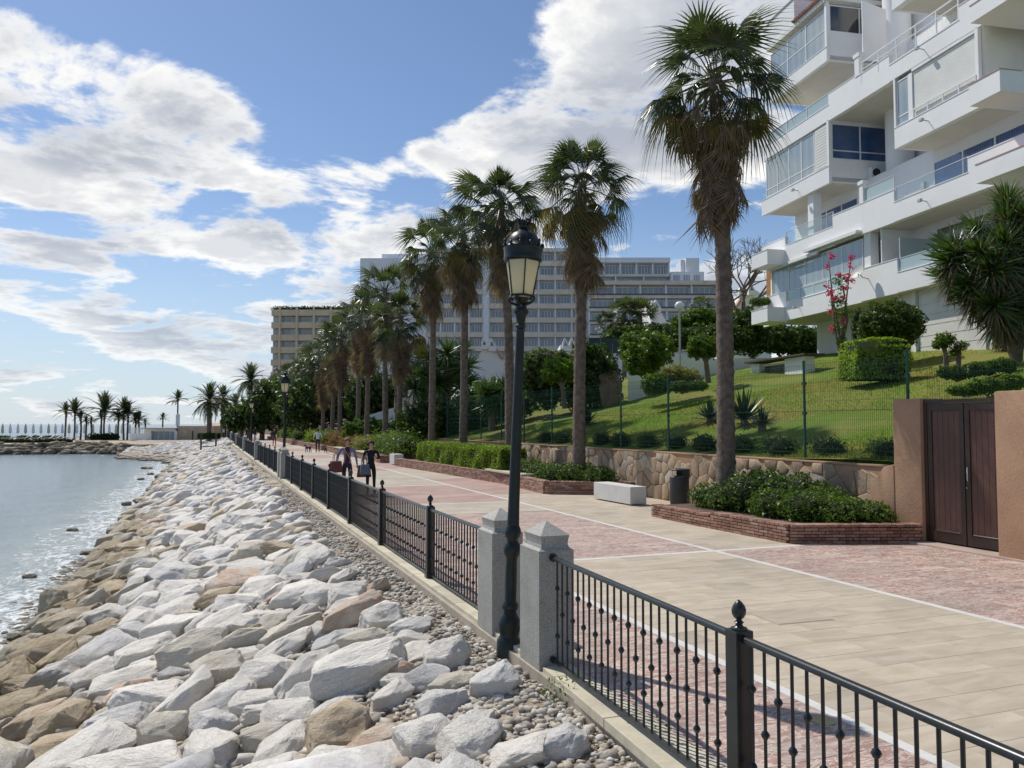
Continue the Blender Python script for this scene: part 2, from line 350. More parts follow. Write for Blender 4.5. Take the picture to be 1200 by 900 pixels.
# grass
m, N = new_mat('lawn_turf'); p = N.n('ShaderNodeNewGeometry', out=0)
a = N.noise(N.v('MULTIPLY', p, (1, .45, 1)), .35, 6, .6, .5); b_ = N.noise(p, 5, 5, .65); c_ = N.noise(p, 45, 3, .6)
col = N.mix(N.sstep(a, .42, .56), (.14, .235, .03), (.25, .25, .06))
col = N.mix(N.m('MULTIPLY', N.sstep(b_, .45, .65), .35), col, (.17, .22, .045))
col = N.mix(1.0, col, N.ramp(c_, [(.3, (.8, .7, .7)), (.7, (1.2, 1.2, 1.2))]), 'MULTIPLY')
finish(m, N, bsdf(N, col, .9, 0, .2, bump(N, N.m('ADD', c_, b_), .8, .06))); TURF = m
BLADE = leaf('grass_blade', (.12, .22, .02), (.25, .33, .06), .5)
BLADE2 = leaf('dry_grass_blade', (.22, .20, .055), (.33, .28, .10), .5)
LFAN = leaf('fan_palm_leaf', (.028, .042, .018), (.085, .108, .05), .40, .34, spec=.6)
LFANY = leaf('yellowing_palm_leaf', (.12, .12, .03), (.22, .16, .05), .4, .5)
LDEAD = leaf('dead_palm_leaf', (.13, .095, .065), (.29, .215, .15), .3, .75)
LDATE = leaf('date_palm_leaf', (.03, .045, .022), (.085, .105, .05), .3, .42)
LDARK = leaf('dark_shrub_leaf', (.020, .042, .014), (.068, .11, .03), .32, .42)
LMID = leaf('mid_shrub_leaf', (.045, .09, .018), (.15, .225, .05), .36, .42)
LBRI = leaf('bright_shrub_leaf', (.07, .135, .018), (.17, .26, .04), .42, .45)
LHED = leaf('clipped_hedge_leaf', (.11, .19, .025), (.30, .40, .06), .45, .45)
LGREY = leaf('grey_green_shrub_leaf', (.06, .08, .045), (.15, .17, .10), .25, .6)
LRED = leaf('reddish_shrub_leaf', (.10, .085, .03), (.26, .15, .07), .35, .55, tint=((.34, .13, .09), .18))
LYEL = leaf('yellow_green_leaf', (.13, .14, .04), (.28, .27, .09), .35, .5)
LYUC = leaf('yucca_leaf', (.025, .055, .014), (.10, .17, .035), .28, .35, spec=.5)
LAGA = leaf('agave_leaf', (.02, .035, .022), (.055, .08, .05), .08, .35)
LPINK = leaf('bougainvillea_bract', (.38, .03, .12), (.58, .09, .26), .4, .6)
LWEED = leaf('weed_leaf', (.06, .10, .02), (.16, .22, .05), .35)
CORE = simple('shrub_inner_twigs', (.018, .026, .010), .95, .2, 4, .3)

# ---------------------------------------------------------------- mesh helpers
def tag(o, label=None, cat=None, group=None, kind=None):
    if label: o['label'] = label
    if cat: o['category'] = cat
    if group: o['group'] = group
    if kind: o['kind'] = kind
    return o
def thing(name, label, cat, loc=(0, 0, 0), rz=0, group=None):
    o = bpy.data.objects.new(name, None); COL.objects.link(o); o.empty_display_size = .2
    o.location = loc; o.rotation_euler = (0, 0, rz)
    return tag(o, label, cat, group)
def link(name, me, parent=None, loc=None, rot=None, scale=None):
    o = bpy.data.objects.new(name, me); COL.objects.link(o)
    if parent is not None: o.parent = parent
    if loc is not None: o.location = loc
    if rot is not None: o.rotation_euler = rot
    if scale is not None: o.scale = scale
    return o
def copy_tree(o, parent=None, **kw):
    c = o.copy(); COL.objects.link(c)
    if parent is not None: c.parent = parent
    for ch in list(o.children): copy_tree(ch, c)
    return c
def basis(d):
    d = Vector(d).normalized(); a = Vector((0, 0, 1)) if abs(d.z) < .9 else Vector((1, 0, 0))
    x = a.cross(d).normalized(); return x, d.cross(x).normalized(), d
class MB:
    def __init__(s): s.v = []; s.f = []; s.mi = []
    def add(s, vs, fs, mi=0):
        o = len(s.v); s.v += [tuple(v) for v in vs]; s.f += [tuple(i+o for i in f) for f in fs]; s.mi += [mi]*len(fs); return s
    def box(s, x0, x1, y0, y1, z0, z1, mi=0):
        vs = [(x, y, z) for z in (z0, z1) for y in (y0, y1) for x in (x0, x1)]
        return s.add(vs, [(0, 2, 3, 1), (4, 5, 7, 6), (0, 1, 5, 4), (2, 6, 7, 3), (0, 4, 6, 2), (1, 3, 7, 5)], mi)
    def beam(s, a, b, w, h, mi=0, up=(0, 0, 1)):
        a, b = Vector(a), Vector(b); d = (b-a).normalized(); u = Vector(up)
        x = d.cross(u).normalized(); y = x.cross(d).normalized(); x *= w/2; y *= h/2
        vs = [p + sx*x + sy*y for p in (a, b) for sy in (-1, 1) for sx in (-1, 1)]
        return s.add(vs, [(0, 2, 3, 1), (4, 5, 7, 6), (0, 1, 5, 4), (2, 6, 7, 3), (0, 4, 6, 2), (1, 3, 7, 5)], mi)
    def tube(s, path, rs, n=8, mi=0, caps=True):
        o = len(s.v); P = [Vector(p) for p in path]
        if not hasattr(rs, '__len__'): rs = [rs]*len(P)
        x0 = None
        for i, p in enumerate(P):
            d = (P[min(i+1, len(P)-1)]-P[max(i-1, 0)])
            x, y, _ = basis(d)
            if x0 is not None:
                x = (x0 - d.normalized()*x0.dot(d.normalized())).normalized(); y = d.normalized().cross(x)
            x0 = x
            for k in range(n):
                a = 2*math.pi*k/n; s.v.append(tuple(p + (x*math.cos(a)+y*math.sin(a))*rs[i]))
        for i in range(len(P)-1):
            for k in range(n):
                a, b = o+i*n+k, o+i*n+(k+1) % n; s.f.append((a, b, b+n, a+n)); s.mi.append(mi)
        if caps:
            s.f.append(tuple(o+k for k in range(n))[::-1]); s.mi.append(mi)
            s.f.append(tuple(o+(len(P)-1)*n+k for k in range(n))); s.mi.append(mi)
        return s
    def lathe(s, prof, n=16, c=(0, 0, 0), mi=0, sq=False):
        o = len(s.v); ph = math.pi/n if sq else 0
        for r, z in prof:
            for k in range(n):
                a = 2*math.pi*k/n+ph; s.v.append((c[0]+r*math.cos(a), c[1]+r*math.sin(a), c[2]+z))
        for i in range(len(prof)-1):
            for k in range(n):
                a, b = o+i*n+k, o+i*n+(k+1) % n; s.f.append((a, b, b+n, a+n)); s.mi.append(mi)
        s.f.append(tuple(o+k for k in range(n))[::-1]); s.mi.append(mi)
        s.f.append(tuple(o+(len(prof)-1)*n+k for k in range(n))); s.mi.append(mi)
        return s
    def prism(s, pts, vec, mi=0):
        n = len(pts); v = Vector(vec); a = [Vector(p) for p in pts]
        return s.add(a+[p+v for p in a], [tuple(range(n))[::-1], tuple(range(n, 2*n))] + [(i, (i+1) % n, n+(i+1) % n, n+i) for i in range(n)], mi)
    def ball(s, c, r, n=10, m=7, mi=0, sc=(1, 1, 1)):
        pr = [(max(1e-4, r*math.sin(math.pi*i/m)), -r*math.cos(math.pi*i/m)) for i in range(m+1)]
        o = len(s.v); s.lathe(pr, n, (0, 0, 0), mi)
        for i in range(o, len(s.v)): x, y, z = s.v[i]; s.v[i] = (c[0]+x*sc[0], c[1]+y*sc[1], c[2]+z*sc[2])
        return s
    def mesh(s, name, mats, smooth=False, bevel=0, angle=40, recalc=True):
        me = bpy.data.meshes.new(name); me.from_pydata(s.v, [], s.f)
        if not isinstance(mats, (list, tuple)): mats = [mats]
        for m in mats: me.materials.append(m)
        if len(mats) > 1: me.polygons.foreach_set('material_index', s.mi)
        if bevel or recalc:
            bm = bmesh.new(); bm.from_mesh(me)
            if recalc: bmesh.ops.recalc_face_normals(bm, faces=bm.faces)
            if bevel: bmesh.ops.bevel(bm, geom=[e for e in bm.edges if e.is_manifold and e.calc_face_angle(0) > .5], offset=bevel, segments=2, affect='EDGES', profile=.6)
            bm.to_mesh(me); bm.free()
        if smooth:
            me.polygons.foreach_set('use_smooth', [True]*len(me.polygons)); me.set_sharp_from_angle(angle=rad(angle))
        me.update(); return me
    def build(s, name, mats, parent=None, loc=None, rot=None, **kw):
        return link(name, s.mesh(name, mats, **kw), parent, loc, rot)
def quick(name, V, Fc, mats, parent=None, mi=None, smooth=False, loc=None):
    """fast mesh from numpy arrays; Fc is (n,3) or (n,4)"""
    me = bpy.data.meshes.new(name); n, k = Fc.shape
    me.vertices.add(len(V)); me.vertices.foreach_set('co', V.astype(np.float32).ravel())
    me.loops.add(n*k); me.loops.foreach_set('vertex_index', Fc.astype(np.int32).ravel())
    me.polygons.add(n); me.polygons.foreach_set('loop_start', np.arange(0, n*k, k, dtype=np.int32))
    try: me.polygons.foreach_set('loop_total', np.full(n, k, dtype=np.int32))
    except Exception: pass
    if not isinstance(mats, (list, tuple)): mats = [mats]
    for m in mats: me.materials.append(m)
    if mi is not None: me.polygons.foreach_set('material_index', np.asarray(mi, dtype=np.int32))
    me.update(calc_edges=True); me.validate()
    if smooth: me.polygons.foreach_set('use_smooth', [True]*n)
    return link(name, me, parent, loc)

# leaf clouds -------------------------------------------------------------
def leaves_at(P, Nrm, size, rng, aspect=.45, spread=.9):
    n = len(P); d = Nrm + rng.normal(0, spread, (n, 3)); d /= np.linalg.norm(d, axis=1)[:, None]+1e-9
    a = rng.normal(0, 1, (n, 3)); t = np.cross(d, a); t /= np.linalg.norm(t, axis=1)[:, None]+1e-9
    s = size*(.6+.8*rng.random((n, 1))); b = np.cross(d, t)
    # rhombic folded leaf : 4 verts
    V = np.stack([P - t*s*.5, P + b*s*aspect*.5 + d*s*.08, P + t*s*.5, P - b*s*aspect*.5 + d*s*.08], 1).reshape(-1, 3)
    Fq = np.arange(4*n).reshape(n, 4); return V, Fq
def blob_points(blobs, n, rng, shell=.45, lump=.16):
    vol = np.array([(b[3]*b[4]+b[4]*b[5]+b[3]*b[5]) for b in blobs]); k = rng.choice(len(blobs), n, p=vol/vol.sum())
    B = np.array(blobs)[k]; d = rng.normal(0, 1, (n, 3)); d /= np.linalg.norm(d, axis=1)[:, None]
    ph = B[:, :1]*3.7
    lum = 1 + lump*(np.sin(d[:, :1]*7+ph)*np.cos(d[:, 1:2]*6+ph*1.7)+.6*np.sin(d[:, 2:]*11+ph*.6+d[:, :1]*9))
    r = (1-shell*rng.random((n, 1))**1.8)*lum
    P = B[:, :3] + d*B[:, 3:]*r
    Nn = d/B[:, 3:]; Nn /= np.linalg.norm(Nn, axis=1)[:, None]
    return P, Nn
def foliage(name, blobs, n, size, mat, parent=None, seed=1, aspect=.45, core=.72, zmin=None, extra=None, loc=None, spread=.9, shell=.45, lump=.16):
    rng = np.random.default_rng(seed)
    P, Nn = blob_points(blobs, n, rng, shell, lump)
    if zmin is not None: k = P[:, 2] > zmin; P, Nn = P[k], Nn[k]
    V, Fq = leaves_at(P, Nn, size, rng, aspect, spread); mi = np.zeros(len(Fq), int); mats = [mat]
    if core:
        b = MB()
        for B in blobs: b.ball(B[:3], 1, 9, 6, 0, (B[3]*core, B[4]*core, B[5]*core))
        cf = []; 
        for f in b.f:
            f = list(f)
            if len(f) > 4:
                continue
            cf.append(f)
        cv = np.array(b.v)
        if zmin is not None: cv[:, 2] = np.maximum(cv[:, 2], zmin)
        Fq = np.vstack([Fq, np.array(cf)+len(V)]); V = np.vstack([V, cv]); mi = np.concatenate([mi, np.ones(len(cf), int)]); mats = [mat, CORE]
    if extra:
        emat, en, es = extra; P2, N2 = blob_points(blobs, en, rng, .15, lump); V2, F2 = leaves_at(P2, N2, es, rng, .8, 1.2)
        Fq = np.vstack([Fq, F2+len(V)]); V = np.vstack([V, V2]); mi = np.concatenate([mi, np.full(len(F2), len(mats))]); mats = mats+[emat]
    return quick(name, V, Fq, mats, parent, mi, loc=loc)
def leafbox(name, p0, p1, w, h, n, size, mat, parent=None, seed=1, wave=.04, round_=.12):
    """clipped hedge from p0 to p1, width w, height h, leaves on all faces"""
    rng = np.random.default_rng(seed); p0 = np.array(p0, float); p1 = np.array(p1, float)
    ax = p1-p0; L = np.linalg.norm(ax[:2]); ux = np.array([ax[0], ax[1], 0])/L; uy = np.array([-ux[1], ux[0], 0])
    areas = np.array([L*h, L*h, L*w, w*h, w*h]); k = rng.choice(5, n, p=areas/areas.sum()); a, b = rng.random(n), rng.random(n)
    u = np.where(k < 3, a, np.where(k == 3, 0, 1)); v = np.select([k == 0, k == 1], [0, 1], np.where(k == 2, b, a)); t = np.where(k == 2, 1, b)
    dep = rng.random(n)**2*.10
    U = u*L; Vv = (v-.5)*w; Z = t*h
    nu = np.where(k == 3, -1., np.where(k == 4, 1., 0)); nv = np.where(k == 0, -1., np.where(k == 1, 1., 0)); nz = np.where(k == 2, 1., 0)
    wob = wave*(np.sin(U*3.1+Z*4)+np.sin(U*7.3+Vv*5)*.5+np.sin(Z*9+U*1.7)*.4)
    U += nu*(wob-dep); Vv += nv*(wob-dep); Z += nz*(wob-dep)
    e = np.minimum.reduce([np.maximum(0, round_-(h-Z)), np.maximum(0, round_-(w/2-np.abs(Vv)))]); Vv -= np.sign(Vv)*e*.7; Z -= e*.5
    zb = p0[2]+(p1[2]-p0[2])*u
    P = p0[None, :]*[1, 1, 0]+U[:, None]*ux+Vv[:, None]*uy; P[:, 2] = zb+Z
    Nn = nu[:, None]*ux+nv[:, None]*uy; Nn[:, 2] = nz
    V, Fq = leaves_at(P, Nn, size, rng, .5, .8); mi = np.zeros(len(Fq), int)
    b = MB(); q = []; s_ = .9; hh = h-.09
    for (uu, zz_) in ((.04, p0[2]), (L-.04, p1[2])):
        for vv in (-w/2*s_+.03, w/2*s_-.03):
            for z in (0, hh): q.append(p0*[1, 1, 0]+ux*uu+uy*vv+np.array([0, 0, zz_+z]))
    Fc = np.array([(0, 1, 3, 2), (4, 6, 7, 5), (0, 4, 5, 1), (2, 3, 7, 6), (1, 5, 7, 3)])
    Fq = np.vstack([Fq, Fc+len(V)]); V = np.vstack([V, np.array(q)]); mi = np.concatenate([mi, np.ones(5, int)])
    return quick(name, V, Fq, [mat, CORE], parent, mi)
def shrub(label, blobs, n, size, mat, seed, cat='shrub', group=None, name='shrub', stem=True, **kw):
    c = blobs[0]; base = (c[0], c[1], min(b[2]-b[5] for b in blobs))
    t = thing(name, label, cat, base, 0, group)
    bl = [(b[0]-base[0], b[1]-base[1], b[2]-base[2], b[3], b[4], b[5]) for b in blobs]
    foliage('foliage', bl, n, size, mat, t, seed, **kw)
    if stem:
        s = MB(); r = random.Random(seed); H = max(b[2] for b in bl)
        for k in range(4):
            bb = bl[k % len(bl)]; s.tube([(r.uniform(-.05, .05), r.uniform(-.05, .05), -.05), (bb[0]*.5, bb[1]*.5, H*.5), (bb[0]+r.uniform(-.1, .1), bb[1]+r.uniform(-.1, .1), bb[2])], [.025, .02, .01], 5)
        s.build('stem', BARK, t)
    return t

# ================================================================ SETTING
def grid(name, xs, ys, zf, mats, smooth=True, mif=None):
    nx, ny = len(xs), len(ys); XX, YY = np.meshgrid(xs, ys); V = np.stack([XX, YY, np.vectorize(zf)(XX, YY)], -1).reshape(-1, 3)
    i = np.arange((ny-1)*(nx-1)); r, c = i//(nx-1), i % (nx-1); a = r*nx+c
    Fc = np.stack([a, a+1, a+nx+1, a+nx], 1)
    mi = None
    if mif is not None:
        cen = V[Fc].mean(1); mi = np.array([mif(*q) for q in cen])
    return tag(quick(name, V, Fc, mats, None, mi, smooth), kind='structure')
# sea : one sheet out to the horizon
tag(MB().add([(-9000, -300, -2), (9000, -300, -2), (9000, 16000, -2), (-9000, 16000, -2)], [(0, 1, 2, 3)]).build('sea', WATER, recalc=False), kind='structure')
# land rising inland
def land_z(x, y):
    if y > 185 and x < 11: return -.25
    z = -.06
    if x > 12.15: z = lawn_z(x)-.05
    if x > 30: z = 5.7+.05*(x-30)
    if x > 120: z = 10.2+.02*(x-120)
    return z
grid('land', [2.95, 8, 12.14, 12.16, 16, 20, 25, 30, 40, 60, 90, 120, 300, 1500, 6000], [-60, -10, 0, 10, 20, 30, 40, 50, 60, 80, 100, 130, 184, 186, 260, 400, 900, 3000, 9000], land_z, [TURF, SAND, SOIL], False,
     lambda x, y, z: 1 if (x < 12 or (y > 400)) else (0 if y < 60 else 2))
# lawn sheet (front of the flats) with a slight roll
def lz(x, y): return lawn_z(x)+.10*math.sin(x*.55+y*.18)+.05*math.sin(y*.6) - (0.0 if x > 12.6 else .05)
grid('lawn', np.linspace(12.12, 30, 40), np.linspace(-6, 38, 60), lz, TURF)
# rock bank and the shingle behind it
def bz(x, y):
    z = bank_z(x) + .05*noise.noise(Vector((x*1.7, y*1.7, 0))) + .025*noise.noise(Vector((x*6, y*6, 3)))
    if y > 92:
        f = min(1, (y-92)/26); zb = -2.3+1.9*max(0, min(1, (x+9)/11))*(1)
        z = z*(1-f)+max(z, zb)*f
    return z
grid('rock_bank_ground', np.concatenate([np.linspace(-9, 2.72, 60)]), np.concatenate([np.linspace(-2, 40, 160), np.linspace(40.6, 130, 90)]), bz, GRAVEL)
def beach_z(x, y):
    e = min((x+14)/10, 1) if y < 150 else 1
    return max(-2.6, min(-.45, -2.35+ (y-104)*.055 + max(0, x+10)*.10 - max(0, -9.5-x)*.5))
grid('shingle_beach', np.linspace(-24, 4, 30), np.linspace(98, 172, 40), beach_z, GRAVEL)
# promenade -----------------------------------------------------------------
MB().box(2.7, 11.95, -6, 190, -.30, -.016).build('promenade', JOINT); tag(bpy.data.objects['promenade'], kind='structure')
colx = [(2.98, 4.26), (4.37, 7.90), (8.01, 11.93)]
rows = {0: [(-5, 18.2, 'r'), (18.2, 21, 'b'), (21, 28, 'r'), (28, 34, 'b')],
        1: [(-5, 11.5, 'b'), (11.5, 18.2, 'r'), (18.2, 20.8, 'b'), (20.8, 27.2, 'r'), (27.2, 36, 'b')],
        2: [(-5, 11.5, 'r'), (11.5, 23, 'b'), (23, 30.5, 'r'), (30.5, 38, 'b')]}
for c in rows:
    y = rows[c][-1][1]; k = 'r'
    while y < 190: rows[c].append((y, min(190, y+(6.5 if k == 'r' else 8)), k)); y += 6.5 if k == 'r' else 8; k = 'b' if k == 'r' else 'r'
tile_cache = {}
def tile_mesh(sx, sy, mat):
    key = (round(sx, 3), round(sy, 3), mat.name)
    if key not in tile_cache:
        g = .0012; b = .0015; hx, hy = sx/2-g, sy/2-g; m_ = MB()
        lo = [(-hx, -hy), (hx, -hy), (hx, hy), (-hx, hy)]; hi = [(-hx+b, -hy+b), (hx-b, -hy+b), (hx-b, hy-b), (-hx+b, hy-b)]
        m_.add([(x, y, -.014) for x, y in lo]+[(x, y, -.0025) for x, y in lo]+[(x, y, 0) for x, y in hi],
               [(0, 1, 5, 4), (1, 2, 6, 5), (2, 3, 7, 6), (3, 0, 4, 7), (4, 5, 9, 8), (5, 6, 10, 9), (6, 7, 11, 10), (7, 4, 8, 11), (8, 9, 10, 11)])
        tile_cache[key] = m_.mesh('tile', mat, recalc=False)
    return tile_cache[key]
prom = bpy.data.objects['promenade']
for c, rr in rows.items():
    x0, x1 = colx[c]
    for (y0, y1, k) in rr:
        near = y0 < 18.1 and not (c == 0 and False)
        mat = TBEI if k == 'b' else TRED
        if near:
            yt = min(y1, 18.2); ya = max(y0, 1.6 if c == 1 else (1.8 if c == 0 else 4.2)); 
            pan = MB().box(x0, x1, ya, y1, -.0155, -.0135).build('red_paving' if k == 'r' else 'beige_paving', JOINT); tag(pan, kind='structure')
            tw, tl = (.60, .40) if k == 'b' else ((.44, .30) if c != 2 else (.49, .36))
            nx = round((x1-x0)/tw); sx_t = (x1-x0)/nx; ny = max(1, round((y1-ya)/tl)); sy_t = (y1-ya)/ny
            for j in range(ny):
                off = (j % 2)*.5*sx_t
                for i in range(nx + (1 if off else 0)):
                    a = x0+i*sx_t-off; bb = a+sx_t; a = max(a, x0); bb = min(bb, x1)
                    if bb-a < .05: continue
                    link('tile', tile_mesh(bb-a, sy_t, mat), pan, ((a+bb)/2, ya+(j+.5)*sy_t, R.uniform(-.0006, .0006)))
            if ya > y0: tag(MB().box(x0, x1, y0, ya, -.0155, -.001).build('far_paving', FBEI if k == 'b' else FRED), kind='structure')
        else:
            tag(MB().box(x0, x1, y0+.06, y1-.06, -.0155, -.001).build('beige_paving' if k == 'b' else 'red_paving', FBEI if k == 'b' else FRED), kind='structure')
            if y1 < 60: tag(MB().box(x0, x1, y1-.058, y1+.058, -.0155, 0.0).build('marble_band', WMARB), kind='structure')
for xa, xb in ((4.262, 4.368), (7.902, 8.008)):
    tag(MB().box(xa, xb, -5, 190, -.0155, .0005).build('marble_band', WMARB), kind='structure')
tag(MB().box(4.372, 11.92, 11.44, 11.56, -.0125, .0015).build('marble_band', WMARB), kind='structure')
# inspection cover
q = G(925, 722)
cv = thing('inspection_cover', 'square stone inspection cover set flush in the beige paving behind the near fence post', 'cover', (q.x, q.y, 0), rad(-3))
MB().box(-.36, .36, -.30, .30, .0005, .003).build('frame_gap', GREYP if False else JOINT, cv)
MB().box(-.345, .345, -.285, .285, .002, .006).build('lid', TBEI, cv)
q = G(965, 845); u = thing('valve_cover', 'small round yellowish cover in the red marble strip beside the near railing', 'cover', (q.x, q.y, 0))
MB().lathe([(.085, .001), (.085, .004), (.08, .005)], 20).build('lid', simple('yellow_cover', (.45, .38, .16), .6), u)

# kerb under the railing ------------------------------------------------------
def outer_x(y):
    return 2.44 + (y-1.0)*.0545 if y < 6.52 else 2.745
def kerb_piece(y0, y1, parent):
    xa, xb = outer_x(y0+.01), outer_x(y1-.01)
    m_ = MB(); m_.prism([(xa, y0+.006, .028), (3.0, y0+.006, .028), (3.0, y1-.006, .028), (xb, y1-.006, .028)], (0, 0, -.075))
    return m_.build('kerb_stone', CREAM, parent, bevel=.006)
kb = MB()
for y0, y1 in ((-4, 6.52), (6.96, 7.74), (8.18, 190)):
    ex = 0 if y0 != 6.96 else 0
    kb.prism([(outer_x(y0+.01)+.025, y0, -.05), (2.98, y0, -.05), (2.98, y1, -.05), (outer_x(y1-.01)+.025, y1, -.05)], (0, 0, -.45))
kerb = tag(kb.build('kerb', KSIDE), kind='structure')
y = -3.6
while y < 70:
    y1 = y+.98
    for a, b in ((-4, 6.50), (6.97, 7.74), (8.19, 75)):
        lo, hi = max(y, a), min(y1, b)
        if hi-lo > .12: kerb_piece(lo, hi, kerb)
    y = y1
tag(MB().box(2.745, 3.0, 75, 190, -.05, .028).build('far_kerb', CREAM), kind='structure')

# granite pillars -------------------------------------------------------------
def pillar_mesh():
    m_ = MB(); hx, hy = .165, .225
    m_.box(-hx, hx, -hy, hy, -.45, 1.0)
    # cove neck then pyramid
    rings = [(0, 1.0), (-.004, 1.03), (-.022, 1.055), (-.03, 1.085), (-.03, 1.105)]
    vs = []; fs = []
    for d, z in [(.0, 1.0)]+[(-.008, 1.003)]+[(-.032, 1.02), (-.040, 1.05), (-.036, 1.085), (-.028, 1.125)]:
        vs += [(-hx-d, -hy-d, z), (hx+d, -hy-d, z), (hx+d, hy+d, z), (-hx-d, hy+d, z)]
    for i in range(5):
        for k in range(4): a = i*4+k; b = i*4+(k+1) % 4; fs.append((a, b, b+4, a+4))
    n = len(vs); vs.append((0, 0, 1.235))
    for k in range(4): fs.append((20+k, 20+(k+1) % 4, n))
    m_.add(vs, fs); return m_
PM = pillar_mesh().mesh('pillar', GRAN, bevel=0)
def pillar(x, y, label, group='granite pillars of the promenade fence'):
    t = link('granite_pillar', PM, None, (x, y, 0)); tag(t, label, 'pillar', group); return t
pillar(2.885, 6.745, 'nearest grey granite pillar with pyramid top, right of the tall black lamp')
pillar(2.885, 7.965, 'grey granite pillar with pyramid top just behind and left of the near lamp')
# rail end sockets are part of the railing

# railing ---------------------------------------------------------------------
def knob_prof(z): return [(.009, z-.024), (.018, z-.013), (.0235, z), (.018, z+.013), (.009, z+.024)]
def baluster(kind, far=False):
    m_ = MB(); z0, z1 = .09, .925; n = 4 if far else 6
    m_.lathe([(.0095, z0), (.0095, z1)], n)
    for z in ((.30, .70) if kind == 0 else (.50,)):
        m_.lathe(knob_prof(z), 6 if far else 8)
    return m_
BAL = [baluster(0).mesh('baluster', BLACK, smooth=True), baluster(1).mesh('baluster', BLACK, smooth=True)]
BALF = [baluster(0, True), baluster(1, True)]
def post_meshes():
    p = MB().box(-.054, .054, -.054, .054, .025, .985); p.box(-.062, .062, -.062, .062, .025, .11)
    f = MB().lathe([(.045, .985), (.045, .995), (.024, 1.002), (.018, 1.016), (.027, 1.024), (.018, 1.032), (.014, 1.04), (.027, 1.05), (.038, 1.07), (.040, 1.09), (.033, 1.112), (.018, 1.132), (.004, 1.145)], 14)
    return p.mesh('post', BLACK, bevel=.005), f.mesh('finial', BLACK, smooth=True, angle=60)
POSTM, FINM = post_meshes()
def railing(label, pts, y_of_posts, inst=True, spacing=.112):
    """pts: (x,y) at the two ends; posts at the y given"""
    (xa, ya), (xb, yb) = pts; t = thing('railing', label, 'railing', (xa, ya, 0), 0, 'black iron railing panels of the promenade')
    L = math.hypot(xb-xa, yb-ya); d = Vector((xb-xa, yb-ya, 0))/L; ang = math.atan2(d.y, d.x)
    m_ = MB(); prof = [(-.024, .93), (-.026, .945), (-.018, .958), (0, .964), (.018, .958), (.026, .945), (.024, .93)]
    nrm = Vector((-d.y, d.x, 0)); 
    m_.prism([tuple(nrm*u + Vector((0, 0, z))) for u, z in prof], d*L); m_.build('top_rail', BLACK, t, smooth=True)
    m_ = MB().beam((0, 0, .075), d*L+Vector((0, 0, .075)), .03, .022); m_.build('bottom_rail', BLACK, t)
    ss = []
    for py in y_of_posts:
        s = (py-ya)/(d.y); ss.append(s); p = d*s
        link('post', POSTM, t, p, (0, 0, ang)); link('finial', FINM, t, p)
    edges = [0]+ss+[L]; fb = MB()
    for a, b in zip(edges[:-1], edges[1:]):
        n = max(1, round((b-a)/spacing)); k = 0
        for i in range(1, n):
            s = a+(b-a)*i/n; p = d*s; kk = i % 2
            if inst: link('baluster', BAL[kk], t, p)
            else:
                o_ = BALF[kk]; fb.add([(v[0]+p.x, v[1]+p.y, v[2]) for v in o_.v], o_.f)
    if not inst: tag(fb.build('balusters', BLACK, t, recalc=False), kind='stuff')
    # wall sockets
    for p, sg in ((Vector((0, 0, 0)), 1), (d*L, -1)):
        m_ = MB().tube([p+Vector((0, 0, .945)), p+d*.03*sg+Vector((0, 0, .945))], .036, 10); m_.tube([p+Vector((0, 0, .075)), p+d*.03*sg+Vector((0, 0, .075))], .03, 10)
        m_.build('wall_socket', BLACK, t)
    return t
railing('nearest black iron railing with one ball topped post, right of the near granite pillar', ((2.60, .2), (2.845, 6.515)), [1.2, 3.74])
railing('long black iron railing between the near lamp and the second lamp', ((2.885, 8.19), (2.9, 32.0)), [10.75, 13.95, 17.15, 20.25, 23.3, 26.25, 29.3])
ends = [32.45+.3]
def curve_x(y): return 2.9 + (0 if y < 45 else .0006*(y-45)**1.55*.55)
ys_ = [33.6, 49.5, 66.0, 84.0, 104.0, 128.0, 155.0]
pillar(2.9, 32.25, 'grey granite pillar on the near side of the second lamp')
pillar(2.9, 33.35, 'grey granite pillar on the far side of the second lamp')
names = ['railing between the second lamp and the lone granite pillar beyond it', 'railing leading up to the third lamp along the rocks', 'railing beyond the third lamp, seen end on', 'far railing beside the seaside hedge', 'farthest railing but one near the white kiosk', 'farthest railing at the bend of the promenade']
for i in range(6):
    y0, y1 = ys_[i]+.25, ys_[i+1]-.25
    n = round((y1-y0)/3.1)
    railing('black iron '+names[i], ((curve_x(y0), y0), (curve_x(y1), y1)), [y0+(y1-y0)*k/n for k in range(1, n)], inst=False, spacing=.12 if i < 2 else .2)
pl = ['lone grey granite pillar between the second and third lamps', 'pale granite pillar at the foot of the third lamp', 'small far granite pillar beyond the third lamp', 'distant granite pillar near the seaside hedge', 'farthest granite pillar of the fence line']
for i in range(1, 6): pillar(curve_x(ys_[i]), ys_[i], pl[i-1])

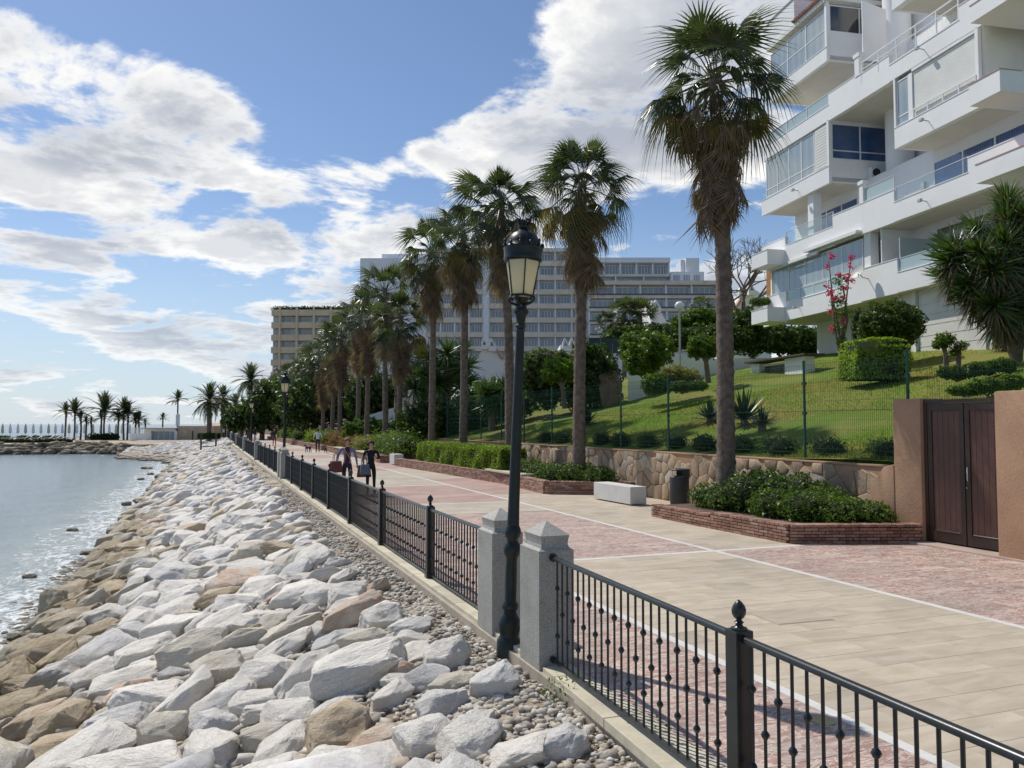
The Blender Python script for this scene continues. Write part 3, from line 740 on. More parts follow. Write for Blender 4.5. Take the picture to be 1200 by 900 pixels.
# street lamps ----------------------------------------------------------------
def make_lamp(label, detail=True):
    t = thing('street_lamp', label, 'street lamp', (0, 0, 0), 0, 'black lantern lamps along the sea railing')
    n = 20 if detail else 10
    base = MB().lathe([(.115, -.10), (.115, .05), (.10, .07), (.088, .10), (.10, .14), (.108, .20), (.10, .25), (.072, .29), (.062, .33), (.078, .345), (.085, .37), (.075, .395), (.058, .42), (.060, .62), (.056, .80), (.062, .83), (.080, .86), (.088, .90), (.080, .945), (.058, .97), (.054, 1.00), (.072, 1.02), (.082, 1.06), (.074, 1.10), (.060, 1.13)], n)
    base.build('base', LAMPG, t, smooth=True, angle=55)
    pole = MB().lathe([(.060, 1.13), (.055, 1.3), (.046, 2.6), (.040, 3.1)], n)
    for z, r in ((3.02, .050), (3.06, .056), (3.10, .046)): pole.lathe([(r-.01, z-.018), (r, z), (r-.01, z+.018)], n)
    pole.lathe([(.044, 3.10), (.050, 3.16), (.074, 3.19), (.074, 3.21), (.056, 3.24), (.056, 3.25)], n)
    pole.build('pole', LAMPG, t, smooth=True, angle=50)
    z0, z1 = 3.36, 3.70; r0, r1 = .118, .178
    for k in range(4):
        a = math.pi/4+k*math.pi/2; c, s = math.cos(a), math.sin(a); m_ = MB()
        m_.tube([(c*.02, s*.02, 3.22), (c*.05, s*.05, 3.27), (c*.10, s*.10, 3.285), (c*.135, s*.135, 3.31), (c*.13, s*.13, 3.345), (c*.105, s*.105, 3.345)], [.016, .016, .014, .012, .012, .010], 6)
        m_.ball((c*.10, s*.10, 3.325), .016, 6, 5); m_.build('scroll_bracket', LAMPG, t, smooth=True)
    fr = MB()
    for k in range(6):
        a = k*math.pi/3+.3; c, s = math.cos(a), math.sin(a)
        fr.beam((c*r0, s*r0, z0-.01), (c*r1, s*r1, z1+.01), .012, .012)
    for z, r in ((z0-.008, r0), (z1, r1)):
        pts = [(r*math.cos(i*math.pi/3+.3), r*math.sin(i*math.pi/3+.3), z) for i in range(7)]
        for a, b in zip(pts[:-1], pts[1:]): fr.beam(a, b, .02, .02)
    fr.lathe([(.03, 3.27), (.055, 3.30), (.085, 3.335), (.09, 3.345)], 12); fr.build('lantern_frame', LAMPG, t)
    for k in range(6):
        a0 = k*math.pi/3+.3+.03; a1 = (k+1)*math.pi/3+.3-.03; q = .985
        MB().prism([(r0*q*math.cos(a0), r0*q*math.sin(a0), z0), (r0*q*math.cos(a1), r0*q*math.sin(a1), z0), (r1*q*math.cos(a1), r1*q*math.sin(a1), z1), (r1*q*math.cos(a0), r1*q*math.sin(a0), z1)], (-math.cos((a0+a1)/2)*.004, -math.sin((a0+a1)/2)*.004, 0)).build('glass_pane', LGLASS, t)
    MB().lathe([(.09, 3.335), (.10, 3.342), (.115, 3.352)], 12).build('bottom_glass', LGLASS, t)
    cap = MB().lathe([(.185, 3.70), (.192, 3.715), (.186, 3.73), (.190, 3.80), (.198, 3.82), (.190, 3.835), (.172, 3.85), (.168, 3.88), (.15, 3.925), (.12, 3.965), (.08, 3.992), (.055, 4.0), (.046, 4.02), (.06, 4.035), (.06, 4.05), (.035, 4.055), (.02, 4.06)], n)
    cap.build('cap', LAMPG, t, smooth=True, angle=50)
    cr = MB()
    for k in range(12):
        a = k*math.pi/6; c, s = math.cos(a), math.sin(a)
        cr.ball((c*.192, s*.192, 3.85), .018, 6, 5, sc=(1, 1, 1.5)); 
        if k % 2 == 0: cr.ball((c*.196, s*.196, 3.885), .014, 6, 5, sc=(1, 1, 1.3))
    cr.build('crown_ring', LAMPG, t, smooth=True)
    fn = MB()
    for k in range(8):
        a = k*math.pi/4; c, s = math.cos(a), math.sin(a)
        fn.tube([(c*.03, s*.03, 4.04), (c*.055, s*.055, 4.07), (c*.06, s*.06, 4.10), (c*.04, s*.04, 4.125)], [.012, .014, .012, .006], 5)
    fn.ball((0, 0, 4.08), .04, 8, 6); fn.build('crown_finial', LAMPG, t, smooth=True)
    return t
L0 = make_lamp('tall black lantern lamp standing between two granite pillars, nearest of the row')
L0.location = (2.74, 7.32, 0); L0.rotation_euler = (rad(-.3), rad(2.4), 0)
for y, x, lab in ((32.85, 2.93, 'second black lantern lamp along the sea railing, behind the walking woman'), (66, 3.4, 'third black lantern lamp along the sea railing'), (88, 4.6, 'slim fourth black lantern lamp in front of the dark palms'), (128, 5.2, 'distant lantern lamp right of the white kiosk'), (135, 3.1, 'distant lantern lamp standing by the kiosk'), (150, 1.2, 'farthest lantern lamp near the seaside hedge')):
    c = copy_tree(L0); c.location = (x, y, 0); c.rotation_euler = (0, 0, 0); c['label'] = lab

# ================================================================ STONE WALL, GATE, FENCE
WX = 11.98
wall = thing('stone_wall', 'rough stone retaining wall below the green mesh fence, behind the brick planters', 'wall', (WX, 11.1, 0))
wl = 34.0
MB().box(0.03, .42, 0, wl, -.1, 1.30).build('wall_core', OCHREW, wall)
MB().box(.0, .44, 0, wl, 1.29, 1.33).build('coping', MATS['ochre_plaster'], wall, bevel=.01)
def voronoi(x0, x1, z0, z1, cx, cz, jit, rng):
    pts = []
    nx, nz = round((x1-x0)/cx), round((z1-z0)/cz)
    for j in range(-1, nz+1):
        for i in range(-1, nx+1):
            pts.append((x0+(i+.5+(j % 2)*.5+rng.uniform(-jit, jit))*cx, z0+(j+.5+rng.uniform(-jit, jit))*cz))
    out = []
    for (px_, pz_) in pts:
        if not (x0 < px_ < x1 and z0 < pz_ < z1): continue
        poly = [(x0, z0), (x1, z0), (x1, z1), (x0, z1)]
        for (qx, qz) in pts:
            if (qx, qz) == (px_, pz_) or abs(qx-px_) > 2.5*cx or abs(qz-pz_) > 3*cz: continue
            mx, mz = (px_+qx)/2, (pz_+qz)/2; nx_, nz_ = qx-px_, qz-pz_; ln = math.hypot(nx_, nz_); mx -= nx_/ln*.004; mz -= nz_/ln*.004
            new = []
            for a, b in zip(poly, poly[1:]+poly[:1]):
                da = (a[0]-mx)*nx_+(a[1]-mz)*nz_; db = (b[0]-mx)*nx_+(b[1]-mz)*nz_
                if da <= 0: new.append(a)
                if (da < 0) != (db < 0): t_ = da/(da-db); new.append((a[0]+(b[0]-a[0])*t_, a[1]+(b[1]-a[1])*t_))
            poly = new
            if len(poly) < 3: break
        if len(poly) >= 3: out.append(((px_, pz_), poly))
    return out
rr_ = random.Random(5)
for (c, poly) in voronoi(0.55, 20.5, -.02, 1.285, .29, .38, .42, rr_)[:300]:
    cx = sum(p[0] for p in poly)/len(poly); cz = sum(p[1] for p in poly)/len(poly); th = rr_.uniform(.005, .055)
    m_ = MB(); n = len(poly); out_ = [(0.035, p[0]-cx, p[1]-cz) for p in poly]; mid = [(-th*.6, (p[0]-cx)*.97, (p[1]-cz)*.97) for p in poly]
    top = [(-th+rr_.uniform(-.012, .012), (p[0]-cx)*.74, (p[1]-cz)*.74) for p in poly]
    m_.add(out_+mid+top, [(i, (i+1) % n, n+(i+1) % n, n+i) for i in range(n)]+[(n+i, n+(i+1) % n, 2*n+(i+1) % n, 2*n+i) for i in range(n)]+[tuple(range(2*n, 3*n))])
    m_.build('stone', STONE, wall, (0, cx, cz), smooth=True, angle=50)
# plastered end of the wall merges into the gate pier
pier = thing('gate_pier', 'ochre plastered gate pier left of the brown double door, joined to the stone wall', 'gate pier', (WX, 11.5, 0))
def pier_mesh(x0, x1, y0, y1, h):
    m_ = MB(); zs = [-.1, .25, .6, 1.0, 1.3, 1.36, 1.8, h]; fl = [.0, .0, .0, 0, .0, 0, 0, 0]
    return MB().box(x0, x1, y0, y1, -.1, h).mesh('pier_body', OCHREW, bevel=.035, smooth=True)
link('pier_body', pier_mesh(-.06, .5, -.56, .06, 2.56), pier)
m_ = MB(); m_.prism([(-.075, .05, -.05), (-.075, .72, -.05), (-.075, .62, .9), (-.075, .30, 1.30), (-.075, .05, 1.36)], (.12, 0, 0)); m_.build('plaster_flare', OCHREW, pier, bevel=.03, smooth=True)
pier2 = thing('gate_pier', 'ochre plastered gate pier right of the brown double door at the photo edge', 'gate pier', (WX, 9.3, 0))
link('pier_body', pier_mesh(-.30, .5, -3.5, .0, 2.62), pier2)
gate = thing('double_gate', 'dark brown metal double door with a small steel pull handle between ochre piers', 'gate', (WX+.06, 9.31, .03))
gh = 2.5; GW = 1.62
fr = MB()
for a, b in (((.0), (.06)), ((GW-.06), GW)): fr.box(-.05, .05, a, b, 0, gh)
fr.box(-.05, .05, .06, GW-.06, gh-.06, gh); fr.build('door_frame', BROWND, gate)
for (a, b) in ((.065, .80), (.82, GW-.065)):
    lf = MB(); lf.box(-.04, .02, a, a+.09, .03, gh-.065); lf.box(-.04, .02, b-.09, b, .03, gh-.065); lf.box(-.04, .02, a+.09, b-.09, .03, .20); lf.box(-.04, .02, a+.09, b-.09, gh-.20, gh-.065)
    leafo = lf.build('door_leaf', BROWND, gate, bevel=.004)
    n = 5; ww = (b-a-.18)/n
    for k in range(n): MB().box(-.022, .01, a+.09+k*ww+.002, a+.09+(k+1)*ww-.002, .20, gh-.20).build('plank', BROWN, leafo, bevel=.003)
    MB().beam((-.045, a+.12, .225), (-.045, b-.12, .225), .012, .012).build('sill_strip', STEEL, leafo)
hd = MB().tube([(-.04, .72, 1.12), (-.095, .72, 1.12), (-.10, .72, 1.14), (-.10, .72, 1.32), (-.095, .72, 1.34), (-.04, .72, 1.34)], .011, 8)
hd.build('pull_handle', STEEL, gate, smooth=True)
MB().ball((-.045, .78, 1.0), .014, 8, 6).build('lock', STEEL, gate)
tag(MB().box(WX-.34, WX+.25, 5.8, 11.0, -.012, .035).build('door_step', simple('pink_step_stone', (.46, .36, .30), .7, .1, 2, coords='world'), bevel=.008), kind='structure')
# mesh fence ------------------------------------------------------------------
fposts = [11.46, 14.24, 16.98, 19.78, 22.56, 25.3, 27.96, 30.8, 33.5, 36.3, 39.1, 42]
fence = thing('mesh_fence', 'green wire mesh fence with round green posts along the top of the stone wall', 'fence', (12.2, 11.46, 1.335))
for k, y in enumerate(fposts):
    z0 = 0 if k else 1.2
    y_ = y-11.46; m_ = MB().lathe([(.03, z0), (.03, 2.1), (.034, 2.1), (.034, 2.14), (.01, 2.155)], 10, (0, y_, 0))
    for zc in (.35, 1.0, 1.65):
        if zc > z0: m_.box(-.035, .035, y_-.035, y_+.035, zc-.03, zc+.03)
    m_.build('post', FENCEG, fence, smooth=True)
def mesh_panel(y0, y1, z0, z1, parent, x=0.0, sp=.052):
    m_ = MB(); n = int((y1-y0)/sp)
    for i in range(1, n):
        y = y0+(y1-y0)*i/n; r = .0026; v0 = [(x-r, y-r, z0), (x+r, y-r, z0), (x, y+r, z0)]; v1 = [(a, b, z1) for a, b, _ in v0]
        m_.add(v0+v1, [(0, 1, 4, 3), (1, 2, 5, 4), (2, 0, 3, 5)])
    z = z0+.02
    while z < z1+.01:
        for dx in (-.006, .006): m_.beam((x+dx, y0, z), (x+dx, y1, z), .004, .004)
        z += .2
    for zc in (z0+.12, (z0+z1)/2, z1-.12):      # stiffening folds
        m_.beam((x-.014, y0, zc), (x-.014, y1, zc), .006, .006)
    return m_.build('mesh_panel', FENCEW, parent, recalc=False)
for a, b in zip(fposts[:-1], fposts[1:]): mesh_panel(a-11.46+.03, b-11.46-.03, .03 if a > 11.5 else .03, 2.05, fence)
f2 = thing('mesh_fence', 'green wire mesh fence continuing above the brown gate to the right edge', 'fence', (12.62, 4.2, 2.0))
for y in (4.9, 7.15): MB().lathe([(.035, -.3), (.035, 1.95), (.01, 1.97)], 10, (0, y-4.2, 0)).build('post', FENCEG, f2, smooth=True)
MB().box(-.06, .06, 3.90, 4.08, -.3, 1.7).build('wide_post', FENCEG, f2)
mesh_panel(4.1, 7.25, -.02, 1.15, f2)

# brick planters ----------------------------------------------------------------
BM_ = MB().box(-.118, .118, -.05, .05, -.0225, .0225).mesh('brick', BRICK, bevel=.004)
CAPM = MB().box(-.055, .055, -.14, .14, -.024, .024).mesh('brick', BRICK, bevel=.006)
def brick_face(parent, a, b, courses, z0, rnd, capw=.27, cap=True):
    a, b = Vector(a), Vector(b); L = (b-a).length; d = (b-a)/L; nr = Vector((d.y, -d.x, 0)); ang = math.atan2(d.y, d.x)
    for j in range(courses):
        s = -.12 if j % 2 else 0
        while s < L:
            lo, hi = max(s, 0), min(s+.236, L)
            if hi-lo > .05:
                p = a+d*((lo+hi)/2)-nr*(-.0)+Vector((0, 0, z0+j*.056+.025))
                link('brick', BM_, parent, p+nr*rnd.uniform(-.004, .004), (0, 0, ang), ((hi-lo)/.24, 1, 1))
            s += .244
    if cap:
        s = .06; 
        while s < L:
            p = a+d*s-nr*.09+Vector((0, 0, z0+courses*.056+.028)); link('brick', CAPM, parent, p+Vector((0, 0, rnd.uniform(-.003, .003))), (0, 0, ang)); s += .118
def planter(name, label, outline, h_courses, z0=0):
    t = thing('brick_planter', label, 'planter', (0, 0, 0)); rnd = random.Random(3)
    return t, rnd
plA, rnd = planter('', 'thin red brick planter full of shrubs below the stone wall beside the brown gate', None, 0)
P1, P2, P3, P4 = (9.60, 16.25, 0), (9.60, 13.95, 0), (9.68, 11.72, 0), (11.90, 10.95, 0)
brick_face(plA, P1, P2, 4, .0, rnd); brick_face(plA, P2, P3, 5, .0, rnd); brick_face(plA, P3, P4, 5, .0, rnd)
brick_face(plA, (11.95, 16.28, 0), P1, 4, 0, rnd, cap=False)
m_ = MB(); m_.prism([(9.66, 16.22, 0), (9.66, 13.95, 0), (9.735, 11.78, 0), (11.93, 11.02, 0), (11.93, 16.22, 0)], (0, 0, .24)); m_.build('mortar_core', MORTAR, plA)
m_ = MB(); m_.prism([(9.86, 16.1, .24), (9.86, 13.95, .24), (9.93, 11.95, .24), (11.93, 11.2, .24), (11.93, 16.1, .24)], (0, 0, .035)); m_.build('soil', SOIL, plA)
def long_planter(label, pts, h, inner=11.95, caps=True):
    t = thing('brick_planter', label, 'planter', (0, 0, 0))
    m_ = MB(); f_ = MB(); c_ = MB(); rn = random.Random(len(label))
    for a, b in zip(pts[:-1], pts[1:]):
        a, b = Vector(a), Vector(b); L = (b-a).length; d = (b-a)/L; nr = Vector((-d.y, d.x, 0))
        nc = round(h/.056)
        for j in range(nc):
            s = -.12 if j % 2 else 0
            while s < L:
                lo, hi = max(s, 0)+.004, min(s+.244, L)-.004
                if hi-lo > .05:
                    o_ = rn.uniform(-.004, .004); p = a+d*lo+nr*o_+Vector((0, 0, j*.056+.026)); q_ = a+d*hi+nr*o_+Vector((0, 0, j*.056+.026)); f_.beam(p, q_, .1, .047)
                s += .244
        s = 0
        while s < L:
            p = a+d*(s+.055)+Vector((0, 0, h+.022)); c_.beam(p-nr*.05, p+nr*.24, .105, .045); s += .118
    tag(f_.build('brick_courses', BRICKR, t, recalc=False), kind='stuff'); 
    tag(c_.build('brick_capping', BRICKR, t, recalc=False), kind='stuff')
    poly = [(p[0]+.06, p[1], 0) for p in pts]; poly = poly+[(inner, pts[-1][1], 0), (inner, pts[0][1], 0)]
    MB().prism(poly, (0, 0, h-.02)).build('soil', SOIL, t)
    return t
mm, N = new_mat('thin_brick_far'); r_ = N.n('ShaderNodeNewGeometry', out=8)
finish(mm, N, bsdf(N, N.ramp(r_, [(0, (.19, .10, .075)), (.5, (.32, .18, .13)), (1, (.42, .28, .215))]), .85)); BRICKR = mm
long_planter('long thin red brick planter with clipped hedge and mounded bushes behind the stone bench', [(9.05, 40.3, 0), (9.9, 27.0, 0), (9.62, 22.6, 0), (11.9, 21.3, 0)], .34)
long_planter('far brick planter of flowering shrubs beside the man walking a dog', [(8.9, 64, 0), (8.95, 43.6, 0), (11.9, 43.0, 0)], .36)
long_planter('distant low brick planter running on below the palms toward the kiosk', [(8.4, 120, 0), (8.8, 66, 0), (11.9, 65.6, 0)], .36)
for (y0, y1, x, lab) in ((24.9, 28.6, 9.85, 'cream stone seat slab set on the long brick planter front by the clipped hedge'), (46, 51, 8.95, 'cream stone seat slab on the far planter behind the two women'), (55, 60, 8.93, 'cream stone seat slab on the far planter beside the walking man')):
    tag(MB().box(x-.10, x+.42, y0, y1, .385, .455).build('seat_slab', CREAM, bevel=.01), lab, 'seat')

# bench, bins -------------------------------------------------------------------
b = MB().box(-.24, .24, -1.0, 1.0, .03, .48).build('stone_bench', CONC, bevel=.012); b.location = (10.5, 19.55, 0); b.rotation_euler = (0, 0, rad(1.5)); tag(b, 'solid pale stone block bench left of the dark litter bin', 'bench', 'stone block benches')
b2 = b.copy(); COL.objects.link(b2); b2.location = (9.35, 41.6, 0); b2.scale = (1, .5, 1.15); b2['label'] = 'small pale stone block bench between planters, right of the woman in black'
bn = thing('litter_bin', 'dark grey litter bin with a hooded slot beside the stone bench', 'litter bin', (11.0, 17.35, 0), rad(0))
m_ = MB(); m_.lathe([(.21, .10), (.235, .14), (.235, .80)], 20); m_.build('bin_body', TARM, bn, smooth=True)
hs = MB()
for k in range(14):
    a0 = math.pi*(-.05+k*.9/13); a1 = math.pi*(-.05+(k+1)*.9/13)
    hs.prism([(.24*math.cos(a0), .24*math.sin(a0), .78), (.24*math.cos(a1), .24*math.sin(a1), .78), (.24*math.cos(a1), .24*math.sin(a1), .98), (.24*math.cos(a0), .24*math.sin(a0), .98)], (math.cos(a0)*.012, math.sin(a0)*.012, 0))
hs.lathe([(.252, .96), (.256, .985), (.24, 1.0), (.05, 1.01)], 20); hs.build('hood', TARM, bn, rot=(0, 0, rad(-90)))
MB().lathe([(.225, .80), (.2, .815), (.19, .70)], 20).build('liner_rim', simple('bin_liner', (.22, .20, .18), .5), bn)
MB().lathe([(.08, -.02), (.08, .12)], 10).build('foot', TARM, bn)

# ================================================================ APARTMENT BUILDING
ab = thing('apartment_building', 'white stepped apartment block with balconies, roller shutters and blue curtained windows on the right', 'building', (26, 23, 0), rad(90-8.9))
def part(name, m_, mat, parent=None, **kw): return m_.build(name, mat, parent or ab, **kw)
def window(s0, s1, off, z0, z1, nx, hb, glass, axis='s', fw=.055, mats=None, depth=.05, name='window'):
    """frame object with one pane child per light. axis 's' runs along the facade, 'n' runs into it (s0,s1 are then depths, off is s)"""
    f = MB(); 
    def bx(m_, a0, a1, b0, b1, d0, d1):
        if axis == 's': m_.box(a0, a1, off+d0, off+d1, b0, b1)
        else: m_.box(off+d0, off+d1, a0, a1, b0, b1)
    bx(f, s0, s1, z1-fw, z1, -depth/2, depth/2); bx(f, s0, s1, z0, z0+fw, -depth/2, depth/2)
    bx(f, s0, s0+fw, z0+fw, z1-fw, -depth/2, depth/2); bx(f, s1-fw, s1, z0+fw, z1-fw, -depth/2, depth/2)
    w_ = (s1-s0)/nx
    for i in range(1, nx): bx(f, s0+i*w_-fw*.6, s0+i*w_+fw*.6, z0+fw, z1-fw, -depth/2-.001, depth/2+.001)
    for h in hb: 
        for i in range(nx): bx(f, s0+i*w_+fw*.6+.001, s0+(i+1)*w_-fw*.6-.001, h-.025, h+.025, -depth/2+.004, depth/2-.004)
    fo = part(name, f, WFRAME)
    hs_ = [z0+fw*.5]+list(hb)+[z1-fw*.5]
    for i in range(nx):
        for a, b_ in zip(hs_[:-1], hs_[1:]):
            p_ = MB(); bx(p_, s0+i*w_+.02, s0+(i+1)*w_-.02, a+.012, b_-.012, -.006, .006); part('pane', p_, glass, fo)
    return fo
bx = lambda s0, s1, n0, n1, z0, z1: MB().box(s0, s1, n0, n1, z0, z1)
DP = -9.0
# rear walls storey by storey (main recessed wall plane at off -1.8)
lv = [4.2, 7.46, 10.40, 13.40, 16.30, 19.20]
part('ground_floor_wall', bx(-6, 12.0, DP, -2.6, 3.8, 7.47), WHITE)
part('ground_floor_front', bx(-2.0, 2.9, -2.6, -.62, 3.9, 7.47), WHITE)
part('first_floor_wall', bx(-6, 12.6, DP, -1.8, 7.67, 10.42), WHITE)
part('second_floor_wall', bx(-6, 12.6, DP, -1.8, 10.62, 13.42), WHITE)
part('third_floor_wall', bx(-4.4, 12.3, DP, -3.3, 13.62, 16.32), WHITE)
part('fourth_floor_wall', bx(-4.4, 12.3, DP, -2.6, 16.52, 19.22), WHITE)
part('top_floor_wall', bx(-4.4, 12.2, DP, -3.6, 19.42, 23.2), WHITE)
def slab(s0, s1, n1, z, name='floor_slab'):
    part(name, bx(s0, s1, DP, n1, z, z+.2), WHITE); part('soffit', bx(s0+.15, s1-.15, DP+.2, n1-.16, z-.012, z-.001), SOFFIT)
slab(-5.6, 12.9, -.17, 7.47); slab(-5.6, 12.9, -.17, 10.42); slab(-4.4, 2.11, -.17, 13.42); slab(6.69, 12.9, -.17, 13.42); part('floor_slab', bx(2.115, 6.685, DP, -1.82, 13.425, 13.52), WHITE)
slab(-4.4, 12.9, -.17, 16.32); slab(-4.4, 2.11, -.17, 19.22); slab(6.69, 12.0, -.17, 19.22)
# parapets ; front skin 0.17 thick
def par(s0, s1, z0, z1, n0=-.168, n1=0.0, mat=WHITE, cop=True, name='parapet'):
    part(name, bx(s0, s1, n0, n1, z0, z1), mat)
    if cop: part('coping', bx(s0-.01, s1+.01, n0-.015, n1+.02, z1, z1+.03), GREYP if cop == 2 else WHITE)
# first floor
par(10.6, 12.9, 7.30, 8.86); par(5.9, 10.6, 7.38, 8.29); par(4.5, 5.9, 7.40, 8.86); par(2.13, 4.5, 7.44, 8.84); par(-1.4, 2.13, 7.46, 8.27); par(-4.9, -1.4, 7.46, 8.75)
window(5.9, 10.6, -.08, 8.33, 8.86, 4, [], GTURQ, fw=.04, name='glass_balustrade')
window(-1.4, 2.12, -.08, 8.31, 8.86, 1, [], GTURQ, fw=.02, name='glass_balustrade')
window(4.5, 12.0, -.14, 8.90, 10.22, 5, [], GPALE, fw=.03, name='terrace_glazing')
wd = part('timber_shutter', bx(12.45, 13.35, -.55, -.49, 8.9, 10.38), WOOD)
for k in range(8): part('slat', bx(12.46+k*.112, 12.56+k*.112, -.485, -.46, 8.93, 10.35), WOOD, wd)
part('end_screen', bx(12.30, 12.45, -1.8, -.2, 8.86, 10.40), WHITE)
for (a, b_, n_, z) in ((7.6, 12.4, .14, 10.20), (4.4, 8.6, .26, 10.44)):
    aw = thing('awning', 'folded cream awning cassette under the %s balcony of the white block' % ('second floor left' if z < 10.3 else 'second floor middle'), 'awning', (26, 23, 0), rad(90-8.9))
    MB().box(a, b_, .01, n_, z, z+.13).build('cassette', SHUT, aw, bevel=.02); MB().box(a+.05, b_-.05, n_*.4, n_+.03, z-.035, z-.002).build('front_bar', WFRAME, aw)
part('column', bx(4.03, 4.46, -.55, -.15, 8.87, 10.40), WHITE)
part('side_screen', bx(3.35, 3.40, -1.8, -.2, 8.87, 10.40), WHITE); 
part('side_screen', bx(2.2, 2.25, -1.8, -.2, 8.86, 9.75), GTURQ)
window(-5.0, 2.0, -1.77, 7.9, 10.14, 4, [], GCURT)
# second floor
par(10.6, 12.9, 10.25, 11.66); par(6.5, 10.6, 10.33, 11.22); par(2.24, 6.5, 10.38, 11.72); par(-1.78, 2.24, 10.40, 11.20); par(-4.72, -1.78, 10.40, 11.74)
window(6.55, 10.58, -.08, 11.25, 11.95, 1, [], GCLEAR, fw=.012, name='glass_balustrade')
window(-1.76, 2.2, -.08, 11.23, 11.82, 1, [], GCLEAR, fw=.012, name='glass_balustrade')
window(2.3, 4.2, -.08, 11.76, 12.35, 1, [], GTURQ, fw=.02, name='screen')
part('short_post', bx(4.22, 4.48, -.17, .02, 11.75, 12.55), WHITE); part('post_cap', bx(4.17, 4.53, -.2, .06, 12.55, 12.72), WHITE)
part('column', bx(8.35, 8.82, -.65, -.2, 11.25, 13.40), WHITE)
window(7.1, 10.9, -1.77, 10.75, 12.9, 3, [], GBLUE)
window(-4.4, 2.05, -1.77, 10.75, 12.93, 4, [], GBLUE)
lt = part('wall_lamp', bx(2.55, 2.72, -1.78, -1.66, 11.9, 12.25), GREYP)
# third floor, left bay
par(6.7, 12.9, 13.33, 14.14)
window(7.95, 12.5, -.09, 14.19, 16.20, 4, [14.62], GPALE)
part('louvre_panel', bx(6.84, 7.90, -.13, -.06, 14.19, 16.22), SHUT)
for k in range(14): part('louvre', bx(6.90, 7.84, -.06, -.035, 14.25+k*.138, 14.36+k*.138), SHUT)
part('bay_corner_post', bx(6.68, 6.84, -.16, 0, 14.17, 16.32), WHITE)
part('bay_side_parapet', bx(6.69, 6.86, -3.3, -.17, 13.40, 14.50), WHITE)
part('bay_side_head', bx(6.69, 6.86, -3.3, -.17, 16.20, 16.32), WHITE)
window(-3.2, -.2, 6.77, 14.5, 16.2, 2, [14.92], GBLUE, axis='n')
# curved stair column
st = MB()
for k in range(13):
    a0 = math.pi*(.5+k/12.0)
pts = [(2.9+.75*math.cos(a), -2.7+.75*math.sin(a)*1.0) for a in [math.pi*2*k/24 for k in range(24)]]
part('stair_column', MB().prism([(x, y, 13.6) for x, y in [(5.1+.60*math.cos(2*math.pi*k/28), -2.55+.60*math.sin(2*math.pi*k/28)) for k in range(28)]], (0, 0, 9.6)), WHITE, smooth=True)
part('stair_recess_wall', bx(2.1, 6.0, -3.3, -3.2, 13.62, 22), WHITE)
window(2.35, 2.95, -3.15, 14.0, 16.1, 1, [14.6], GDARK)
# third floor, right bay
par(-2.4, 2.12, 13.38, 14.24); 
part('bay_corner_post', bx(2.02, 2.12, -.16, 0, 14.27, 16.32), WHITE)
part('bay_side_wall', bx(1.98, 2.12, -3.3, -.17, 13.4, 16.32), WHITE)
window(1.28, 2.0, -.09, 14.28, 16.15, 1, [14.66], GPALE)
part('shutter_jamb', bx(1.05, 1.26, -.15, -.03, 14.27, 16.15), WHITE)
sh = part('roller_shutter', bx(-2.26, 1.04, -.15, -.10, 14.2, 16.16), SHUT)
for k in range(20): part('slat', bx(-2.24, 1.02, -.10, -.078, 14.27+k*.094, 14.356+k*.094), SHUT, sh)
part('shutter_box', bx(-2.36, 1.04, -.155, -.01, 16.17, 16.31), WHITE)
part('bay_corner_post', bx(-2.42, -2.27, -.16, 0, 14.27, 16.32), WHITE)
def rail(s0, s1, z0, z1, n=4, off=-.02, mids=(), name='balcony_rail'):
    m_ = MB().box(s0, s1, off-.025, off+.025, z1-.05, z1)
    for z in mids: m_.box(s0, s1, off-.018, off+.018, z-.03, z)
    for k in range(n+1): s = s0+.03+(s1-s0-.06)*k/n; m_.box(s-.025, s+.025, off-.02, off+.02, z0, z1-.052)
    return part(name, m_, WFRAME)
rail(-2.3, 1.0, 14.27, 14.62, 4, .0)
# projecting planter boxes with their own little coping
def pbox(s0, s1, n1, z0, z1, label_part='planter_box', cop=None):
    m_ = bx(s0, s1, -.01 if s1 > 0 else -.3, n1, z0, z1); part(label_part, m_, WHITE)
    part('coping', bx(s0-.015, s1+.015, .021, n1+.02, z1+.0005, z1+.03), cop or WHITE)
pbox(10.7, 12.35, 1.0, 7.33, 8.03); pbox(10.62, 12.25, 1.0, 10.24, 10.98)
# right end : terraces return round the corner
for (s0, s1, n1, z0, z1) in ((-5.6, -3.15, .9, 10.34, 10.98), (-4.3, -2.95, .9, 13.12, 13.86), (-4.9, -3.1, .9, 16.0, 16.6)):
    part('corner_box', bx(s0, s1, -4.5, n1, z0, z1), WHITE); part('coping', bx(s0-.02, s1+.02, .02, n1+.02, z1+.001, z1+.03), PINKCOP)
part('corner_screen', bx(-2.55, -2.43, -2.9, -.16, 13.87, 16.32), SHUT)
part('corner_post', bx(-4.25, -4.0, -2.2, -1.9, 13.9, 16.32), WHITE)
# fourth floor
par(6.62, 12.4, 16.28, 17.0); par(4.5, 6.62, 16.26, 17.53); par(2.34, 4.5, 16.28, 17.42); par(-1.55, 2.34, 16.30, 16.98); par(-4.6, -1.55, 16.28, 17.5)
window(6.7, 12.2, -.08, 17.03, 17.62, 3, [], GTURQ, fw=.03, name='glass_balustrade')
rail(-1.55, 4.2, 17.0, 17.95, 5, -.02, (17.62, 17.05))
part('short_post', bx(4.3, 4.62, -.2, .02, 17.42, 18.28), WHITE); part('post_cap', bx(4.26, 4.68, -.24, .05, 18.28, 18.46), WHITE)
window(-4.2, 2.8, -2.57, 16.9, 18.8, 4, [], GDARK)
